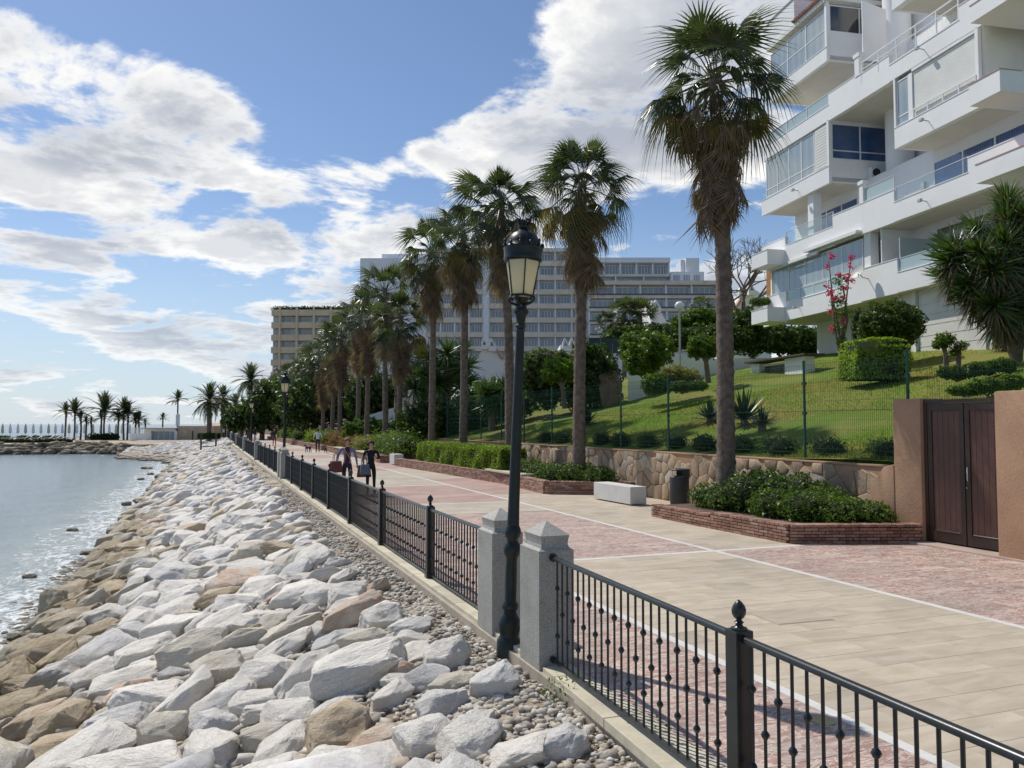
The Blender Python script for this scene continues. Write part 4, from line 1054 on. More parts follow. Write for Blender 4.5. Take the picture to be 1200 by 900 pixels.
# top bay left
par(6.7, 11.9, 19.15, 19.82)
window(6.85, 11.85, -.09, 19.86, 21.75, 3, [20.75], GPALE)
part('bay_corner_post', bx(6.68, 6.84, -.16, 0, 19.85, 22.0), WHITE)
part('bay_side_parapet', bx(6.69, 6.86, -3.6, -.17, 19.2, 20.6), WHITE)
window(-3.4, -.2, 6.77, 20.6, 21.9, 2, [], GDARK, axis='n')
part('eaves', bx(6.5, 12.05, -3.6, .06, 22.0, 22.22), SHUT)
part('roof_parapet', bx(9.4, 12.0, -3.6, -.0, 22.22, 23.55), WHITE); part('coping', bx(9.35, 12.05, -3.65, .05, 23.55, 23.6), GREYP)
rt_ = part('tiled_roof', MB().prism([(6.5, .12, 22.23), (6.5, -3.4, 23.9), (6.5, -3.4, 22.23)], (2.85, 0, 0)), PINKCOP)
for k in range(13):
    part('roof_tile', MB().tube([(6.62+k*.22, .2, 22.27), (6.62+k*.22, -1.2, 22.93)], .075, 8), PINKCOP, rt_)
part('partition', MB().prism([(4.42, -.3, 18.2), (4.42, -1.5, 18.2), (4.42, -1.5, 20.6), (4.42, -.3, 20.9)], (.08, 0, 0)), WHITE, bevel=.02)
# top right bay
part('parapet', bx(-4.4, 2.1, -.17, 0, 19.2, 20.4), WHITE); part('bay_side_wall', bx(1.98, 2.12, -3.3, -.17, 19.2, 22), WHITE)
# ground floor: garage style shutters, white posts
part('post', bx(1.72, 1.86, -.6, -.45, 4.2, 7.46), WHITE); part('post', bx(2.74, 2.9, -.6, -.45, 4.2, 7.46), WHITE)
gs = part('ground_shutter', bx(-1.8, 1.6, -.615, -.57, 4.3, 7.3), SHUT)
for k in range(7): part('slat', bx(-1.78, 1.58, -.568, -.55, 4.34+k*.42, 4.72+k*.42), SHUT, gs)
part('shutter_panel', bx(1.95, 2.65, -.615, -.56, 4.6, 7.15), SHUT)
part('end_wall', bx(8.8, 10.3, -2.6, -2.4, 3.9, 7.46), WHITE)
window(5.4, 6.2, -2.58, 5.0, 6.1, 1, [], GDARK)
# small fixtures that could be lifted off
def flood(s, z, lab):
    t = thing('flood_light', lab, 'flood light', (26, 23, 0), rad(90-8.9), 'small flood lights on the white balconies')
    MB().box(s-.09, s+.09, .25, .37, z-.06, z+.06).build('head', GREYP, t, bevel=.02); MB().tube([(s, .0, z-.02), (s, .26, z)], .02, 6).build('arm', GREYP, t)
ang = rad(90-8.9)
flood(9.35, 7.85, 'small grey flood light low on the first floor balcony, left of the bougainvillea'); flood(.35, 10.75, 'small grey flood light under the second floor glass balustrade'); flood(.15, 13.85, 'small grey flood light below the roller shutter bay'); flood(9.3, 13.72, 'small grey flood light under the left bay of the third floor'); flood(.3, 16.75, 'small grey flood light below the open white railing, upper right')
ac = thing('air_conditioner', 'white outdoor air conditioner unit with round fan under the blue curtained window', 'air conditioner', (26, 23, 0), ang)
MB().box(6.36, 6.68, -2.75, -2.0, 13.6, 14.12).build('casing', WFRAME, ac, bevel=.02); MB().tube([(6.36, -2.25, 13.86), (6.335, -2.25, 13.86)], .2, 20).build('fan_grille', GDARK, ac); MB().box(6.34, 6.69, -2.7, -2.05, 13.56, 13.595).build('bracket', GREYP, ac)
MB().tube([(6.3, -2.95, 14.4), (6.3, -2.95, 13.9), (6.25, -2.8, 13.72), (6.15, -2.4, 13.62)], .06, 8).build('drain_pipe', WHITE, ac)
dish = thing('satellite_dish', 'round pale satellite dish fixed to the first floor parapet right of the bougainvillea', 'satellite dish', (26, 23, 0), ang)
dm = MB(); dm.lathe([(.01, 0), (.14, .012), (.26, .045), (.34, .085), (.34, .095), (.26, .055), (.01, .012)], 24)
dm.build('reflector', simple('dish_paint', (.50, .49, .45), .5, .1, 3), dish, (4.05, .45, 8.62), (rad(-65), 0, rad(12)), smooth=True)
MB().tube([(4.0, 0, 8.35), (4.0, .28, 8.4), (4.02, .42, 8.58)], .022, 8).build('mast', GREYP, dish); MB().tube([(4.02, .45, 8.40), (3.6, .75, 8.42)], .012, 6).build('feed_arm', GREYP, dish); MB().ball((3.6, .76, 8.43), .035, 8, 6).build('receiver', GREYP, dish)
# low terrace wall with planks top, left of the round bush
tw = thing('terrace_wall', 'low white terrace wall with dark planked top and glazed panels on the lawn below the flats', 'wall', (26, 23, 0), ang)
MB().box(8.9, 9.7, 2.0, 2.5, 3.6, 5.0).build('pier', WHITE, tw); MB().box(5.0, 6.6, 2.0, 2.5, 3.6, 5.05).build('pier', WHITE, tw); MB().box(6.6, 8.9, 2.1, 2.3, 3.6, 4.35).build('dwarf_wall', WHITE, tw)
for k in range(3): MB().box(6.65+k*.76, 7.36+k*.76, 2.15, 2.2, 4.38, 4.85).build('glazed_panel', GDARK, tw)
MB().box(6.6, 8.9, 2.1, 2.28, 4.86, 4.95).build('rail', WHITE, tw)
for k in range(4): MB().box(4.6, 9.9, 1.75+k*.26, 1.98+k*.26, 5.07, 5.15).build('plank', simple('dark_board%d' % k, (.06, .05, .04), .8) if k == 0 else MATS['dark_board0'], tw)
# steps of white terrace at right
MB()

# ================================================================ PALMS
def fan_frond(seed, Lp, Rb, span, droop, nseg=26, split=.5, fold=.0, mats=None, curl=0.0, ragged=.1):
    """one fan leaf: petiole along +X then a pleated fan of pointed segments that bend down at the tips"""
    r = random.Random(seed); m_ = MB()
    pet = [(0, 0, 0), (Lp*.5, 0, .04*Lp-.10*droop*Lp), (Lp, 0, -.22*droop*Lp)]; m_.tube(pet, [.022, .014, .010], 4, 1, caps=False)
    hub = Vector(pet[-1]); 
    for i in range(nseg):
        a = -span+2*span*i/(nseg-1)+r.uniform(-.03, .03); ln = Rb*(1-.18*abs(a)/math.pi)*r.uniform(1-ragged, 1)
        hw = math.sin(span/(nseg-1))*.98
        d = Vector((math.cos(a), math.sin(a), 0)); n_ = Vector((-math.sin(a), math.cos(a), 0))
        def pt(rr, side, dz): 
            z = -droop*.55*(rr/Rb)**2*Rb*(.55+.45*abs(math.sin(a))) + dz - fold*abs(math.sin(a))*rr
            c_ = hub+d*rr*math.cos(min(1.2, curl*rr/Rb)); return c_+n_*side+Vector((0, 0, z))
        r1 = ln*split; w1 = hw*r1
        up = .03*ln
        tipd = -r.uniform(.5, 1.3)*(droop*ln*.42 + max(0, droop-.5)*ln*.45)
        m_.add([hub, pt(r1, -w1, 0), pt(r1, 0, up), pt(r1, w1, 0)], [(0, 1, 2), (0, 2, 3)])
        m_.add([pt(r1, -w1, 0), pt(r1, 0, up), pt(r1, w1, 0), pt(ln*.78, -w1*.35, tipd*.35), pt(ln*.78, w1*.35, tipd*.35), pt(ln, 0, tipd)], [(0, 1, 4, 3), (1, 2, 4), (3, 4, 5)])
    return m_
PET = leaf('palm_petiole', (.10, .10, .04), (.19, .17, .08), .1, .5)
def fm(name, m_, mat): return m_.mesh(name, [mat, PET], recalc=False)
LIVE = [fm('frond', fan_frond(1, 1.0, .95, 2.0, .55), LFAN), fm('frond', fan_frond(2, 1.15, 1.0, 1.9, .9, split=.42), LFAN), fm('frond', fan_frond(3, .95, .9, 2.1, 1.2, split=.38), LFAN)]
YOUNG = [fm('frond', fan_frond(4, .75, .95, 1.5, .05, split=.62, fold=.1), LFAN), fm('frond', fan_frond(5, .6, .85, .8, .0, split=.7, fold=.2), LFAN)]
YELL = [fm('frond', fan_frond(6, 1.1, .95, 1.7, 1.1, split=.4), LFANY)]
DEAD = [fm('dead_frond', fan_frond(7, .8, .95, 1.15, .5, 18, .45, .55, ragged=.35), LDEAD), fm('dead_frond', fan_frond(8, .95, 1.05, .8, .4, 16, .5, .75, ragged=.3), LDEAD), fm('dead_frond', fan_frond(9, .7, .85, 1.0, .7, 16, .4, .6, ragged=.4), LDEAD)]
def trunk_mesh(H, r0, r1, seed, bend=.15, rings=True, lean=(0, 0)):
    r = random.Random(seed); m_ = MB(); n = 12; P = []; RR = []; k = int(H/ (.09 if rings else .5)); ph = r.uniform(0, 6)
    for i in range(k+1):
        t = i/k; z = -.2+(H+.2)*t; x = bend*math.sin(t*2.2+ph*.1)*t; y = bend*.6*math.sin(t*1.7+ph)*t
        x += lean[0]*t**1.6; y += lean[1]*t**1.6; P.append((x, y, z)); base = r0*1.25*math.exp(-z*2.2) if z > 0 else r0*1.25
        RR.append(r1+(r0-r1)*(1-t)+base*.25+(.014 if i % 2 else 0)+r.uniform(-.010, .010))
    m_.tube(P, RR, n); return m_, Vector(P[-1])
def fan_palm(label, x, y, z0, ztop, seed, r0=.19, nlive=26, ndead=46, skirt=2.4, sc_=1.0, group='fan palms lining the promenade', sw=1.0, lean=0.0):
    """ztop: height of the highest leaf tips"""
    r = random.Random(seed); t = thing('fan_palm', label, 'palm tree', (x, y, z0), 0, group); lv = RT*lean
    H = ztop-z0-1.75*sc_
    m_, top = trunk_mesh(H+.15, r0, r0*.72, seed, lean=(lv.x, lv.y)); m_.build('trunk', TRUNK, t, smooth=True, recalc=False)
    for k in range(nlive):
        f = k/nlive; el_ = 86-140*f**.95+r.uniform(-14, 14); az_ = k*2.399+r.uniform(-.3, .3)
        me = r.choice(YOUNG) if el_ > 62 else (r.choice(LIVE) if el_ > -12 or r.random() < .6 else YELL[0])
        s = sc_*r.uniform(.68, 1.12)
        link('frond', me, t, top+Vector((.08*math.cos(az_), .08*math.sin(az_), -.30*f)), Euler((r.uniform(-.6, .6), -rad(el_), az_+r.uniform(-.3, .3)), 'XYZ'), (s, s, s*r.uniform(.8, 1.5)))
    for k in range(ndead):
        f = (k/ndead)**.9; az_ = k*2.399+r.uniform(-.4, .4); dz = -.25-skirt*.72*f; el_ = -r.uniform(40, 72) if f < .3 else -r.uniform(66, 88); s = sc_*r.uniform(.8, 1.15)
        rr = r0*.7+.05*sw
        link('dead_frond', r.choice(DEAD), t, top+Vector((rr*math.cos(az_)+lv.x*dz/H*1.5, rr*math.sin(az_)+lv.y*dz/H*1.5, dz)), Euler((r.uniform(-.8, .8), -rad(el_), az_), 'XYZ'), (s, s*.66*sw, s))
    return t
def joined_crown(seed, nlive=24, ndead=85, skirt=3.4):
    r = random.Random(seed); A = {'l': MB(), 'd': MB()}
    small = {'l': [fan_frond(11, 1.0, .95, 2.0, .6, 15, .45), fan_frond(12, 1.05, .95, 1.9, 1.1, 15, .4), fan_frond(13, .7, .9, 1.3, .1, 13, .6)], 'd': [fan_frond(14, .8, .95, 1.1, .5, 9, .45, .55), fan_frond(15, .9, 1.05, .8, .4, 9, .5, .7)]}
    for kk, n in (('l', nlive), ('d', ndead)):
        for k in range(n):
            f = k/n; az_ = k*2.399+r.uniform(-.4, .4); s = r.uniform(.82, 1.12)
            if kk == 'l': el_ = 84-115*f+r.uniform(-10, 10); p = Vector((.1*math.cos(az_), .1*math.sin(az_), -.3*f)); src = small['l'][2] if el_ > 60 else r.choice(small['l'][:2])
            else: el_ = -r.uniform(45, 75) if f < .2 else -r.uniform(70, 88); p = Vector((.17*math.cos(az_), .17*math.sin(az_), -.25-skirt*.72*f)); src = r.choice(small['d'])
            M = Matrix.Translation(p) @ Euler((r.uniform(-.5, .5), -rad(el_), az_), 'XYZ').to_matrix().to_4x4() @ Matrix.Scale(s, 4)
            A[kk].add([M @ Vector(v) for v in src.v], src.f, 0)
    return A['l'].mesh('crown', [LFAN], recalc=False), A['d'].mesh('skirt', [LDEAD], recalc=False)
specs = [(10.9, 15.3, 11.65, .205, 44, 120, 2.7, .98, 'nearest fan palm with long dead skirt, rising from the brick planter by the gate'),
 (10.9, 22.9, 11.35, .20, 42, 100, 2.5, 1.0, 'fan palm with ragged brown skirt just right of the near street lamp'),
 (10.9, 28.95, 12.4, .20, 40, 84, 2.7, 1.08, 'fan palm whose trunk rises behind the near lamp post'),
 (10.9, 35.0, 12.75, .19, 38, 76, 2.6, 1.12, 'fan palm standing behind the clipped hedge, first left of the near lamp'),
 (10.9, 40.4, 12.9, .19, 36, 66, 2.5, 1.10, 'fan palm at the left end of the clipped hedge'),
 (10.6, 46.6, 10.3, .17, 40, 70, 2.8, 1.15, 'shorter bright green fan palm left of the clipped hedge')]
for i, (x, y, zt, r0, nl, nd, sk, s_, lab) in enumerate(specs): fan_palm(lab, x, y, .25, zt, 20+i, r0, nl, nd, sk, s_, lean=(-.15, .05, -.42, -.05, -.12, -.05)[i])
crowns = [joined_crown(50+i) for i in range(4)]
tm = [trunk_mesh(9.9, .19, .14, 60+i, rings=False) for i in range(3)]
tmm = [a.mesh('trunk', TRUNK, smooth=True) for a, _ in tm]
ordn = ['seventh', 'eighth', 'ninth', 'tenth', 'eleventh', 'twelfth', 'thirteenth', 'fourteenth', 'fifteenth', 'sixteenth', 'seventeenth', 'eighteenth', 'nineteenth', 'twentieth']
fy = [52.9, 58.2, 63.4, 69, 75, 81, 87.5, 94, 101, 108, 116, 124, 133, 142]
for i, y in enumerate(fy):
    k = i % 3; hgt = (1.10, 1.04, 1.05, .98)[i] if i < 4 else R.uniform(.84, .95); rz_ = R.uniform(0, 6.28)
    t = thing('fan_palm', '%s fan palm of the promenade row, counting away from the brown gate' % ordn[i], 'palm tree', (10.9+R.uniform(-.3, .3), y, .2), rz_, 'fan palms lining the promenade')
    link('trunk', tmm[k], t, scale=(1, 1, hgt)); tp = Vector(tm[k][1]); tp.z *= hgt
    c, s_ = crowns[i % 4]; link('crown', c, t, tp, scale=(1.18,)*3); link('skirt', s_, t, tp, scale=(1.05, 1.05, 1.15))

# feather palms -----------------------------------------------------------------
def feather(seed, L, droop, nl=34, ll=.42, w=.035):
    r = random.Random(seed); m_ = MB(); P = []
    for i in range(9):
        t = i/8; P.append(Vector((L*(t-.12*t*t*droop), 0, L*(.22*t-.62*droop*t*t))))
    m_.tube(P, [.025*(1-t/8.5) for t in range(9)], 4, 1, caps=False)
    for i in range(nl):
        t = .12+.88*i/nl; q = t*8; a = int(min(q, 7)); p = P[a].lerp(P[a+1], q-a); d = (P[a+1]-P[a]).normalized(); l = ll*math.sin(math.pi*min(1, t*.8+.25))*r.uniform(.85, 1.1)
        for sd in (-1, 1):
            dr = (d*.65+Vector((0, sd, 0))*.75+Vector((0, 0, .25-.35*droop))).normalized(); e = p+dr*l; u = d*w
            m_.add([p-u*.5, p+u*.5, p+dr*l*.55+u*.5-Vector((0, 0, .01)), e], [(0, 1, 2), (0, 2, 3)])
    return m_
FEATS = [feather(1, 1.9, .7), feather(2, 2.0, 1.0), feather(3, 1.6, .35)]
def feather_crown(seed, n, sc_=1.0, lo=-35):
    r = random.Random(seed); m_ = MB()
    for k in range(n):
        f = k/n; el_ = 85-(85-lo)*f**1.05+r.uniform(-7, 7); az_ = k*2.399+r.uniform(-.2, .2); src = FEATS[2] if el_ > 55 else r.choice(FEATS[:2])
        M = Euler((r.uniform(-.2, .2), -rad(el_), az_), 'XYZ').to_matrix().to_4x4() @ Matrix.Scale(sc_*r.uniform(.85, 1.1), 4)
        m_.add([M @ Vector(v) for v in src.v], src.f)
    return m_.mesh('crown', LDATE, recalc=False)
FC = [feather_crown(5, 34), feather_crown(6, 26, lo=-10), feather_crown(7, 40, lo=-55)]
def date_palm(label, loc, H, s, k=0, r0=.22, group=None, trunkmat=TRUNK):
    t = thing('date_palm', label, 'palm tree', loc, R.uniform(0, 6), group)
    MB().tube([(0, 0, -.3), (R.uniform(-.1, .1), 0, H*.5), (R.uniform(-.15, .15), 0, H)], [r0*1.2, r0, r0*1.1], 10).build('trunk', trunkmat, t, smooth=True)
    link('crown', FC[k], t, (0, 0, H), scale=(s, s, s)); return t
# big dark palms at the far end of the row
for (px_, pyt, d, s, k, lab) in ((246, 449, 112, 2.0, 2, 'leftmost broad dark palm beside the seaside hedge'), (262, 452, 122, 1.7, 2, 'broad dark palm second from the left at the far end of the row'), (294, 427, 118, 2.0, 2, 'tall date palm rising above the far end of the palm row'), (276, 462, 132, 1.5, 2, 'dark low palm behind the white kiosk'), (308, 446, 110, 1.8, 2, 'dark bushy palm in front of the beige block'), (284, 478, 125, 1.5, 2, 'small dark palm right of the white kiosk')):
    p = D(px_, pyt, d); H = p.z-1.6*s*.75; date_palm(lab, (p.x, p.y, 0), H, s, k, .3)
# palms on the beach, far left
bp = [(77, 474, 516, 1, .8), (88, 471, 513, 1, 1.1), (95, 482, 516, 1, .6), (101, 489, 516, 0, .5), (107, 490, 519, 0, .35), (123, 465, 511, 0, 1.5), (119, 482, 513, 1, .7), (139, 482, 516, 1, .7), (146, 470, 512, 0, 1.15), (150, 474, 513, 0, 1.1), (159, 486, 516, 1, .7), (163, 484, 514, 0, .75), (191, 485, 500, 1, .55), (209, 460, 498, 0, 1.0), (170, 492, 500, 1, .45)]
bl = ['leftmost beach palm, thin with small head', 'beach palm second from the left, leaning crown', 'short beach palm third from the left', 'low scruffy beach palm with few leaves', 'smallest upright beach palm with closed tuft', 'largest spreading date palm on the beach', 'thin palm just left of the largest beach palm', 'thin palm just right of the largest beach palm', 'twin beach palm, left one', 'twin beach palm, right one', 'thin palm left of the pale beach building', 'small palm against the left end of the beach building', 'small palm above the roof of the beach building', 'tall single palm with white wrapped foot above the beach building', 'tiny palm left above the beach building roof']
for (px_, yt, yb, k, s), lab in zip(bp, bl):
    d = 142 if px_ < 168 else 175; p = D(px_, yt, d); zb = -.6 if px_ < 168 else -.4; s2 = s*1.75; H = p.z-zb-1.0*s2
    t = date_palm(lab, (p.x, p.y, zb), H, s2, 1, .15, 'palms on the beach')
    if px_ == 209: MB().lathe([(.42, 2.2), (.42, 4.6), (.3, 4.65)], 12).build('white_wrap', WHITE, t)
# yuccas ------------------------------------------------------------------------
def sword(seed, n, L, w, lo=-40, droop=.15):
    r = random.Random(seed); m_ = MB()
    for k in range(n):
        f = k/n; el_ = rad(88-(88-lo)*f**.8+r.uniform(-10, 10)); az_ = k*2.399+r.uniform(-.2, .2); l = L*r.uniform(.75, 1.1)
        d = Vector((math.cos(az_)*math.cos(el_), math.sin(az_)*math.cos(el_), math.sin(el_))); s_ = Vector((-math.sin(az_), math.cos(az_), 0)); u = s_.cross(d)
        a, b, c = d*.04, d*l*.5+Vector((0, 0, -droop*l*.1)), d*l+Vector((0, 0, -droop*l*.55*math.cos(el_)))
        m_.add([a-s_*w*.5, a+s_*w*.5, b+s_*w*.55, b-u*w*.22, b-s_*w*.55, c], [(0, 1, 2, 3), (0, 3, 4), (3, 2, 5), (4, 3, 5)])
    return m_
YM = [sword(1, 120, .80, .055, lo=-55).mesh('leaf_head', LYUC, recalc=False), sword(2, 110, .88, .06, lo=-70, droop=.35).mesh('leaf_head', LYUC, recalc=False)]
YDEAD = sword(3, 90, .70, .045, lo=-88, droop=.8).mesh('dead_leaves', LDEAD, recalc=False)
AG = [sword(5, 60, .85, .075, lo=-5, droop=.1).mesh('leaf_rosette', LAGA, recalc=False), sword(6, 46, .75, .085, lo=-10, droop=.25).mesh('leaf_rosette', LAGA, recalc=False)]
def yucca(label, loc, heads, seed, s=1.0, dead=True, tr=.12):
    t = thing('yucca', label, 'yucca', loc); r = random.Random(seed)
    for (x, y, z, hs) in heads:
        MB().tube([(0, 0, -.2), (x*.25, y*.25, z*.5), (x*.8, y*.8, z*.9), (x, y, z)], [tr, tr*.7, tr*.45, tr*.4], 8).build('trunk', BARK, t, smooth=True)
        dd = Vector((x, y, max(z*.25, .3))).normalized(); q = dd.to_track_quat('Z', 'Y').to_euler()
        link('leaf_head', r.choice(YM), t, (x, y, z), q, (s*hs,)*3)
        if dead: link('dead_leaves', YDEAD, t, (x*.97, y*.97, z-.12), (0, 0, r.uniform(0, 6)), (s*hs,)*3)
    return t
# the big yucca at the right edge
b = LW(1168, 418)
base = XP(1192, 418, b.x-1.5); base = Vector((base.x, base.y, lawn_z(base.x)))
hd_ = []
for (px_, py_) in ((1140, 300), (1128, 322), (1160, 268), (1190, 235), (1178, 300), (1150, 340), (1172, 345), (1195, 280), (1200, 330), (1140, 350), (1165, 372), (1210, 250), (1215, 300), (1225, 270), (1158, 315), (1185, 365), (1136, 286), (1120, 305), (1145, 322), (1165, 290), (1180, 260), (1175, 325), (1195, 310), (1150, 360), (1135, 335), (1200, 345), (1168, 305), (1192, 258), (1205, 275), (1215, 330), (1188, 285), (1128, 296)):
    dd = R.uniform(-.7, .7); p = on_plane(px_, py_, base, FW) + FW*dd; hd_.append((p.x-base.x, p.y-base.y, p.z-base.z, R.uniform(1.05, 1.25)))
yucca('large many headed yucca at the right edge of the lawn above the brown gate', base, hd_, 3, 1.0, tr=.11)
b = LW(1178, 409); yucca('small yellowish yucca sprouting at the foot of the large yucca', (b.x, b.y, lawn_z(b.x)), [(0, 0, .55, 1.0), (.2, -.1, .35, .8)], 4, 1.0, tr=.08)
for (px_, py_, k, s, lab) in ((688, 500, 0, .95, 'spiky agave on the lawn seen beside the second palm trunk'), (832, 496, 0, .95, 'dark spiky agave just left of the nearest palm trunk'), (872, 497, 0, 1.25, 'large dark spiky agave just right of the nearest palm trunk'), (893, 503, 1, .8, 'low agave at the right foot of the large agave')):
    b = LW(px_, py_); t = thing('agave', lab, 'agave', (b.x, b.y, lawn_z(b.x)+.0)); link('leaf_rosette', AG[k], t, (0, 0, .12), (0, 0, R.uniform(0, 6)), (s,)*3); MB().lathe([(.12, -.1), (.1, .15), (.03, .25)], 8).build('stem', BARK, t)

# ================================================================ PLANTING
def SH(label, pts, d_or_lawn, n, size, mat, seed, cat='shrub', **kw):
    """pts: (px,py,rx_px,ry_px) ellipses seen at one distance d"""
    d = d_or_lawn; k = d/F; bl = []
    for i, (px_, py_, a, b_) in enumerate(pts):
        p = D(px_, py_, d+(i % 3-1)*.25*a*k); dz = min(a, 1.4*b_)*k
        bl.append((p.x, p.y, p.z, max(a*k, .05), max(dz, .05), b_*k))
    return shrub(label, bl, n, size, mat, seed, cat, **kw)
# nearest planter
def mound(label, items, n, size, mat, seed, **kw):
    return shrub(label, items, n, size, mat, seed, **kw)
mound('low glossy green bush at the left end of the brick planter by the litter bin', [(10.55, 15.3, .50, .55, .5, .30), (10.5, 14.75, .48, .5, .55, .28), (11.2, 15.3, .5, .5, .5, .3)], 5200, .07, LMID, 1, aspect=.5)
mound('taller dark green bush around the foot of the nearest palm', [(10.8, 14.2, .62, .65, .7, .48), (11.1, 13.4, .60, .7, .7, .50), (11.4, 14.6, .6, .5, .6, .48), (11.3, 12.9, .5, .55, .5, .4)], 9500, .07, LDARK, 2, aspect=.5, extra=(LMID, 2500, .07))
mound('rounded glossy bush in the right half of the brick planter', [(10.6, 13.2, .50, .55, .6, .34), (10.75, 12.5, .52, .6, .55, .36), (11.1, 12.0, .46, .55, .5, .30), (11.55, 11.75, .42, .42, .42, .26), (11.3, 12.6, .5, .5, .5, .34)], 9000, .065, LMID, 3, aspect=.5, extra=(LBRI, 1200, .06))
# hedge and mounds of the long planter
h = thing('clipped_hedge', 'bright green box clipped hedge in the long brick planter', 'hedge', (0, 0, 0))
leafbox('foliage', (10.45, 27.4, .34), (10.05, 37.9, .34), 1.1, .92, 26000, .085, LHED, h, 4)
mound('rounded dark bush just right of the clipped hedge', [(10.5, 26.0, .55, .6, .75, .34), (10.6, 25.2, .5, .55, .6, .3)], 5000, .075, LMID, 5)
mound('long low bush behind the stone bench in the long planter', [(10.6, 23.6, .52, .65, .7, .32), (10.9, 22.9, .55, .7, .6, .34), (11.2, 22.2, .5, .6, .5, .30), (10.5, 24.3, .45, .5, .4, .25)], 8500, .07, LMID, 6, extra=(LDARK, 2500, .07))
# flowering shrubs of the far planters
fl = [(10.2, 44.6, 1.0, 'big leafy oleander bush left of the bright short palm', LMID, 1.35, 6500), (10.4, 49.5, .95, 'dark green oleander bush behind the two women', LMID, 1.2, 5000), (10.0, 54.5, .85, 'yellow brown flowering shrub behind the man in the white shirt', LYEL, .9, 5000), (10.0, 60.5, .8, 'reddish leaved shrub on the planter right of the dog walker', LRED, .85, 5000), (10.0, 66.5, .9, 'reddish brown shrub left of the dog walker', LRED, 1.15, 4500), (10.0, 73, .9, 'green feathery shrub behind the second lamp', LMID, 1.15, 4000), (10.0, 82, .9, 'pale green shrub further along the far planter', LHED, 1.15, 3500), (9.8, 94, 1.0, 'far bright shrub below the palm trunks', LMID, 1.3, 3000), (9.6, 108, 1.0, 'farthest bright shrub below the palm trunks', LHED, 1.2, 2500)]
for i, (x, y, rr, lab, mat, hh, n) in enumerate(fl):
    mound(lab, [(x, y-1.3, .35+hh*.4, rr, 1.5, hh*.62), (x+.2, y+1.2, .35+hh*.42, rr, 1.6, hh*.6), (x+.9, y, .35+hh*.45, rr, 1.5, hh*.65)], n, .15, mat, 20+i, aspect=.3, lump=.3, core=.6)
# low plants at the fence foot
for i in range(12):
    y = 12.3+i*1.55; x = 12.5+R.uniform(-.05, .15)
    nm = ['one', 'two', 'three', 'four', 'five', 'six', 'seven', 'eight', 'nine', 'ten', 'eleven', 'twelve'][i]
    t = mound('small shrub behind the green mesh fence, number %s counting left from the gate pier' % nm, [(x, y, 1.55, .32, .42, .28), (x+.25, y+.5, 1.58, .3, .4, .26)], 1500, .055, LDARK if i % 3 else LMID, 40+i, group='low shrubs planted behind the mesh fence', extra=(LGREY, 120, .05))
rngg = np.random.default_rng(5)
# grass blades on the lawn (denser close to the fence)
n = 90000; X = 12.2+(rngg.random(n)**1.35)*15; Y = 3+rngg.random(n)*30
Zb = np.array([lz(a, b_) for a, b_ in zip(X, Y)]); an = rngg.random(n)*6.28; hgt = .035+.05*rngg.random(n); wd_ = .012
V = np.stack([np.stack([X-np.cos(an)*wd_, Y-np.sin(an)*wd_, Zb-.005], 1), np.stack([X+np.cos(an)*wd_, Y+np.sin(an)*wd_, Zb-.005], 1), np.stack([X+rngg.normal(0, .025, n), Y+rngg.normal(0, .025, n), Zb+hgt], 1)], 1).reshape(-1, 3)
dry = (np.array([noise.noise(Vector((a*.35, b_*.16, 2))) for a, b_ in zip(X, Y)])+rngg.normal(0, .12, n)) > .02
tag(quick('grass', V, np.arange(3*n).reshape(n, 3), [BLADE, BLADE2], None, dry.astype(int)), 'short mown grass on the lawn slope behind the mesh fence', 'grass', kind='stuff')

# shrubs on and behind the lawn
SH('big round topped dark hedge bush against the white flats', [(1043, 378, 34, 24), (1025, 384, 20, 20), (1062, 384, 18, 20)], 30.5, 9000, .12, LDARK, 60, extra=(LMID, 3000, .11))
def box_shrub(label, px0, px1, ytop, ybot, d, mat, seed, n=6000):
    a, b_ = D(px0, ybot, d), D(px1, ybot, d); h_ = (ybot-ytop)/F*d; t = thing('clipped_shrub', label, 'shrub', (0, 0, 0))
    leafbox('foliage', (a.x, a.y, a.z-.1), (b_.x, b_.y, a.z-.1), (px1-px0)/F*d*.8, h_+.1, n, .09, mat, t, seed, .06, .25); return t
box_shrub('yellow green clipped round box bush on the lawn in front of the flats', 993, 1056, 399, 442, 26.0, LHED, 61, 9000)
SH('pair of clipped yellowish bushes with white flowers on the upper lawn', [(790, 441, 20, 12), (808, 444, 14, 11)], 33, 6000, .10, LYEL, 62)
SH('low rounded green bush left of the yellowish clipped pair', [(766, 450, 15, 12), (778, 451, 12, 10)], 32.6, 4000, .10, LMID, 63, extra=(LBRI, 1200, .1))
SH('flat dark bush with white flowers right of the clipped pair', [(800, 453, 18, 7), (818, 452, 12, 6)], 32.2, 3500, .09, LMID, 64)
def small_tree(label, cpts, d, trunk, n, size, mat, seed, cat='tree', name='small_tree', **kw):
    base = D(trunk[0], trunk[1], d); t = thing(name, label, cat, base); k = d/F; bl = []
    for i, (px_, py_, a, b_) in enumerate(cpts):
        p = D(px_, py_, d+(i % 3-1)*.3*a*k)-base; bl.append((p.x, p.y, p.z, a*k, a*k, b_*k))
    foliage('crown', bl, n, size, mat, t, seed, core=kw.pop('core', .55), lump=.3, **kw)
    m_ = MB(); c = Vector(bl[0][:3]); m_.tube([(0, 0, -.3), tuple(c*.35), tuple(c*.8)], [.13*d/35, .10*d/35, .05*d/35], 8)
    for B in bl: m_.tube([tuple(c*.4), tuple((c*.4+Vector(B[:3]))/2+Vector((0, 0, .1))), B[:3]], [.07*d/35, .05*d/35, .02*d/35], 6)
    m_.build('trunk', BARK, t, smooth=True, recalc=False); return t
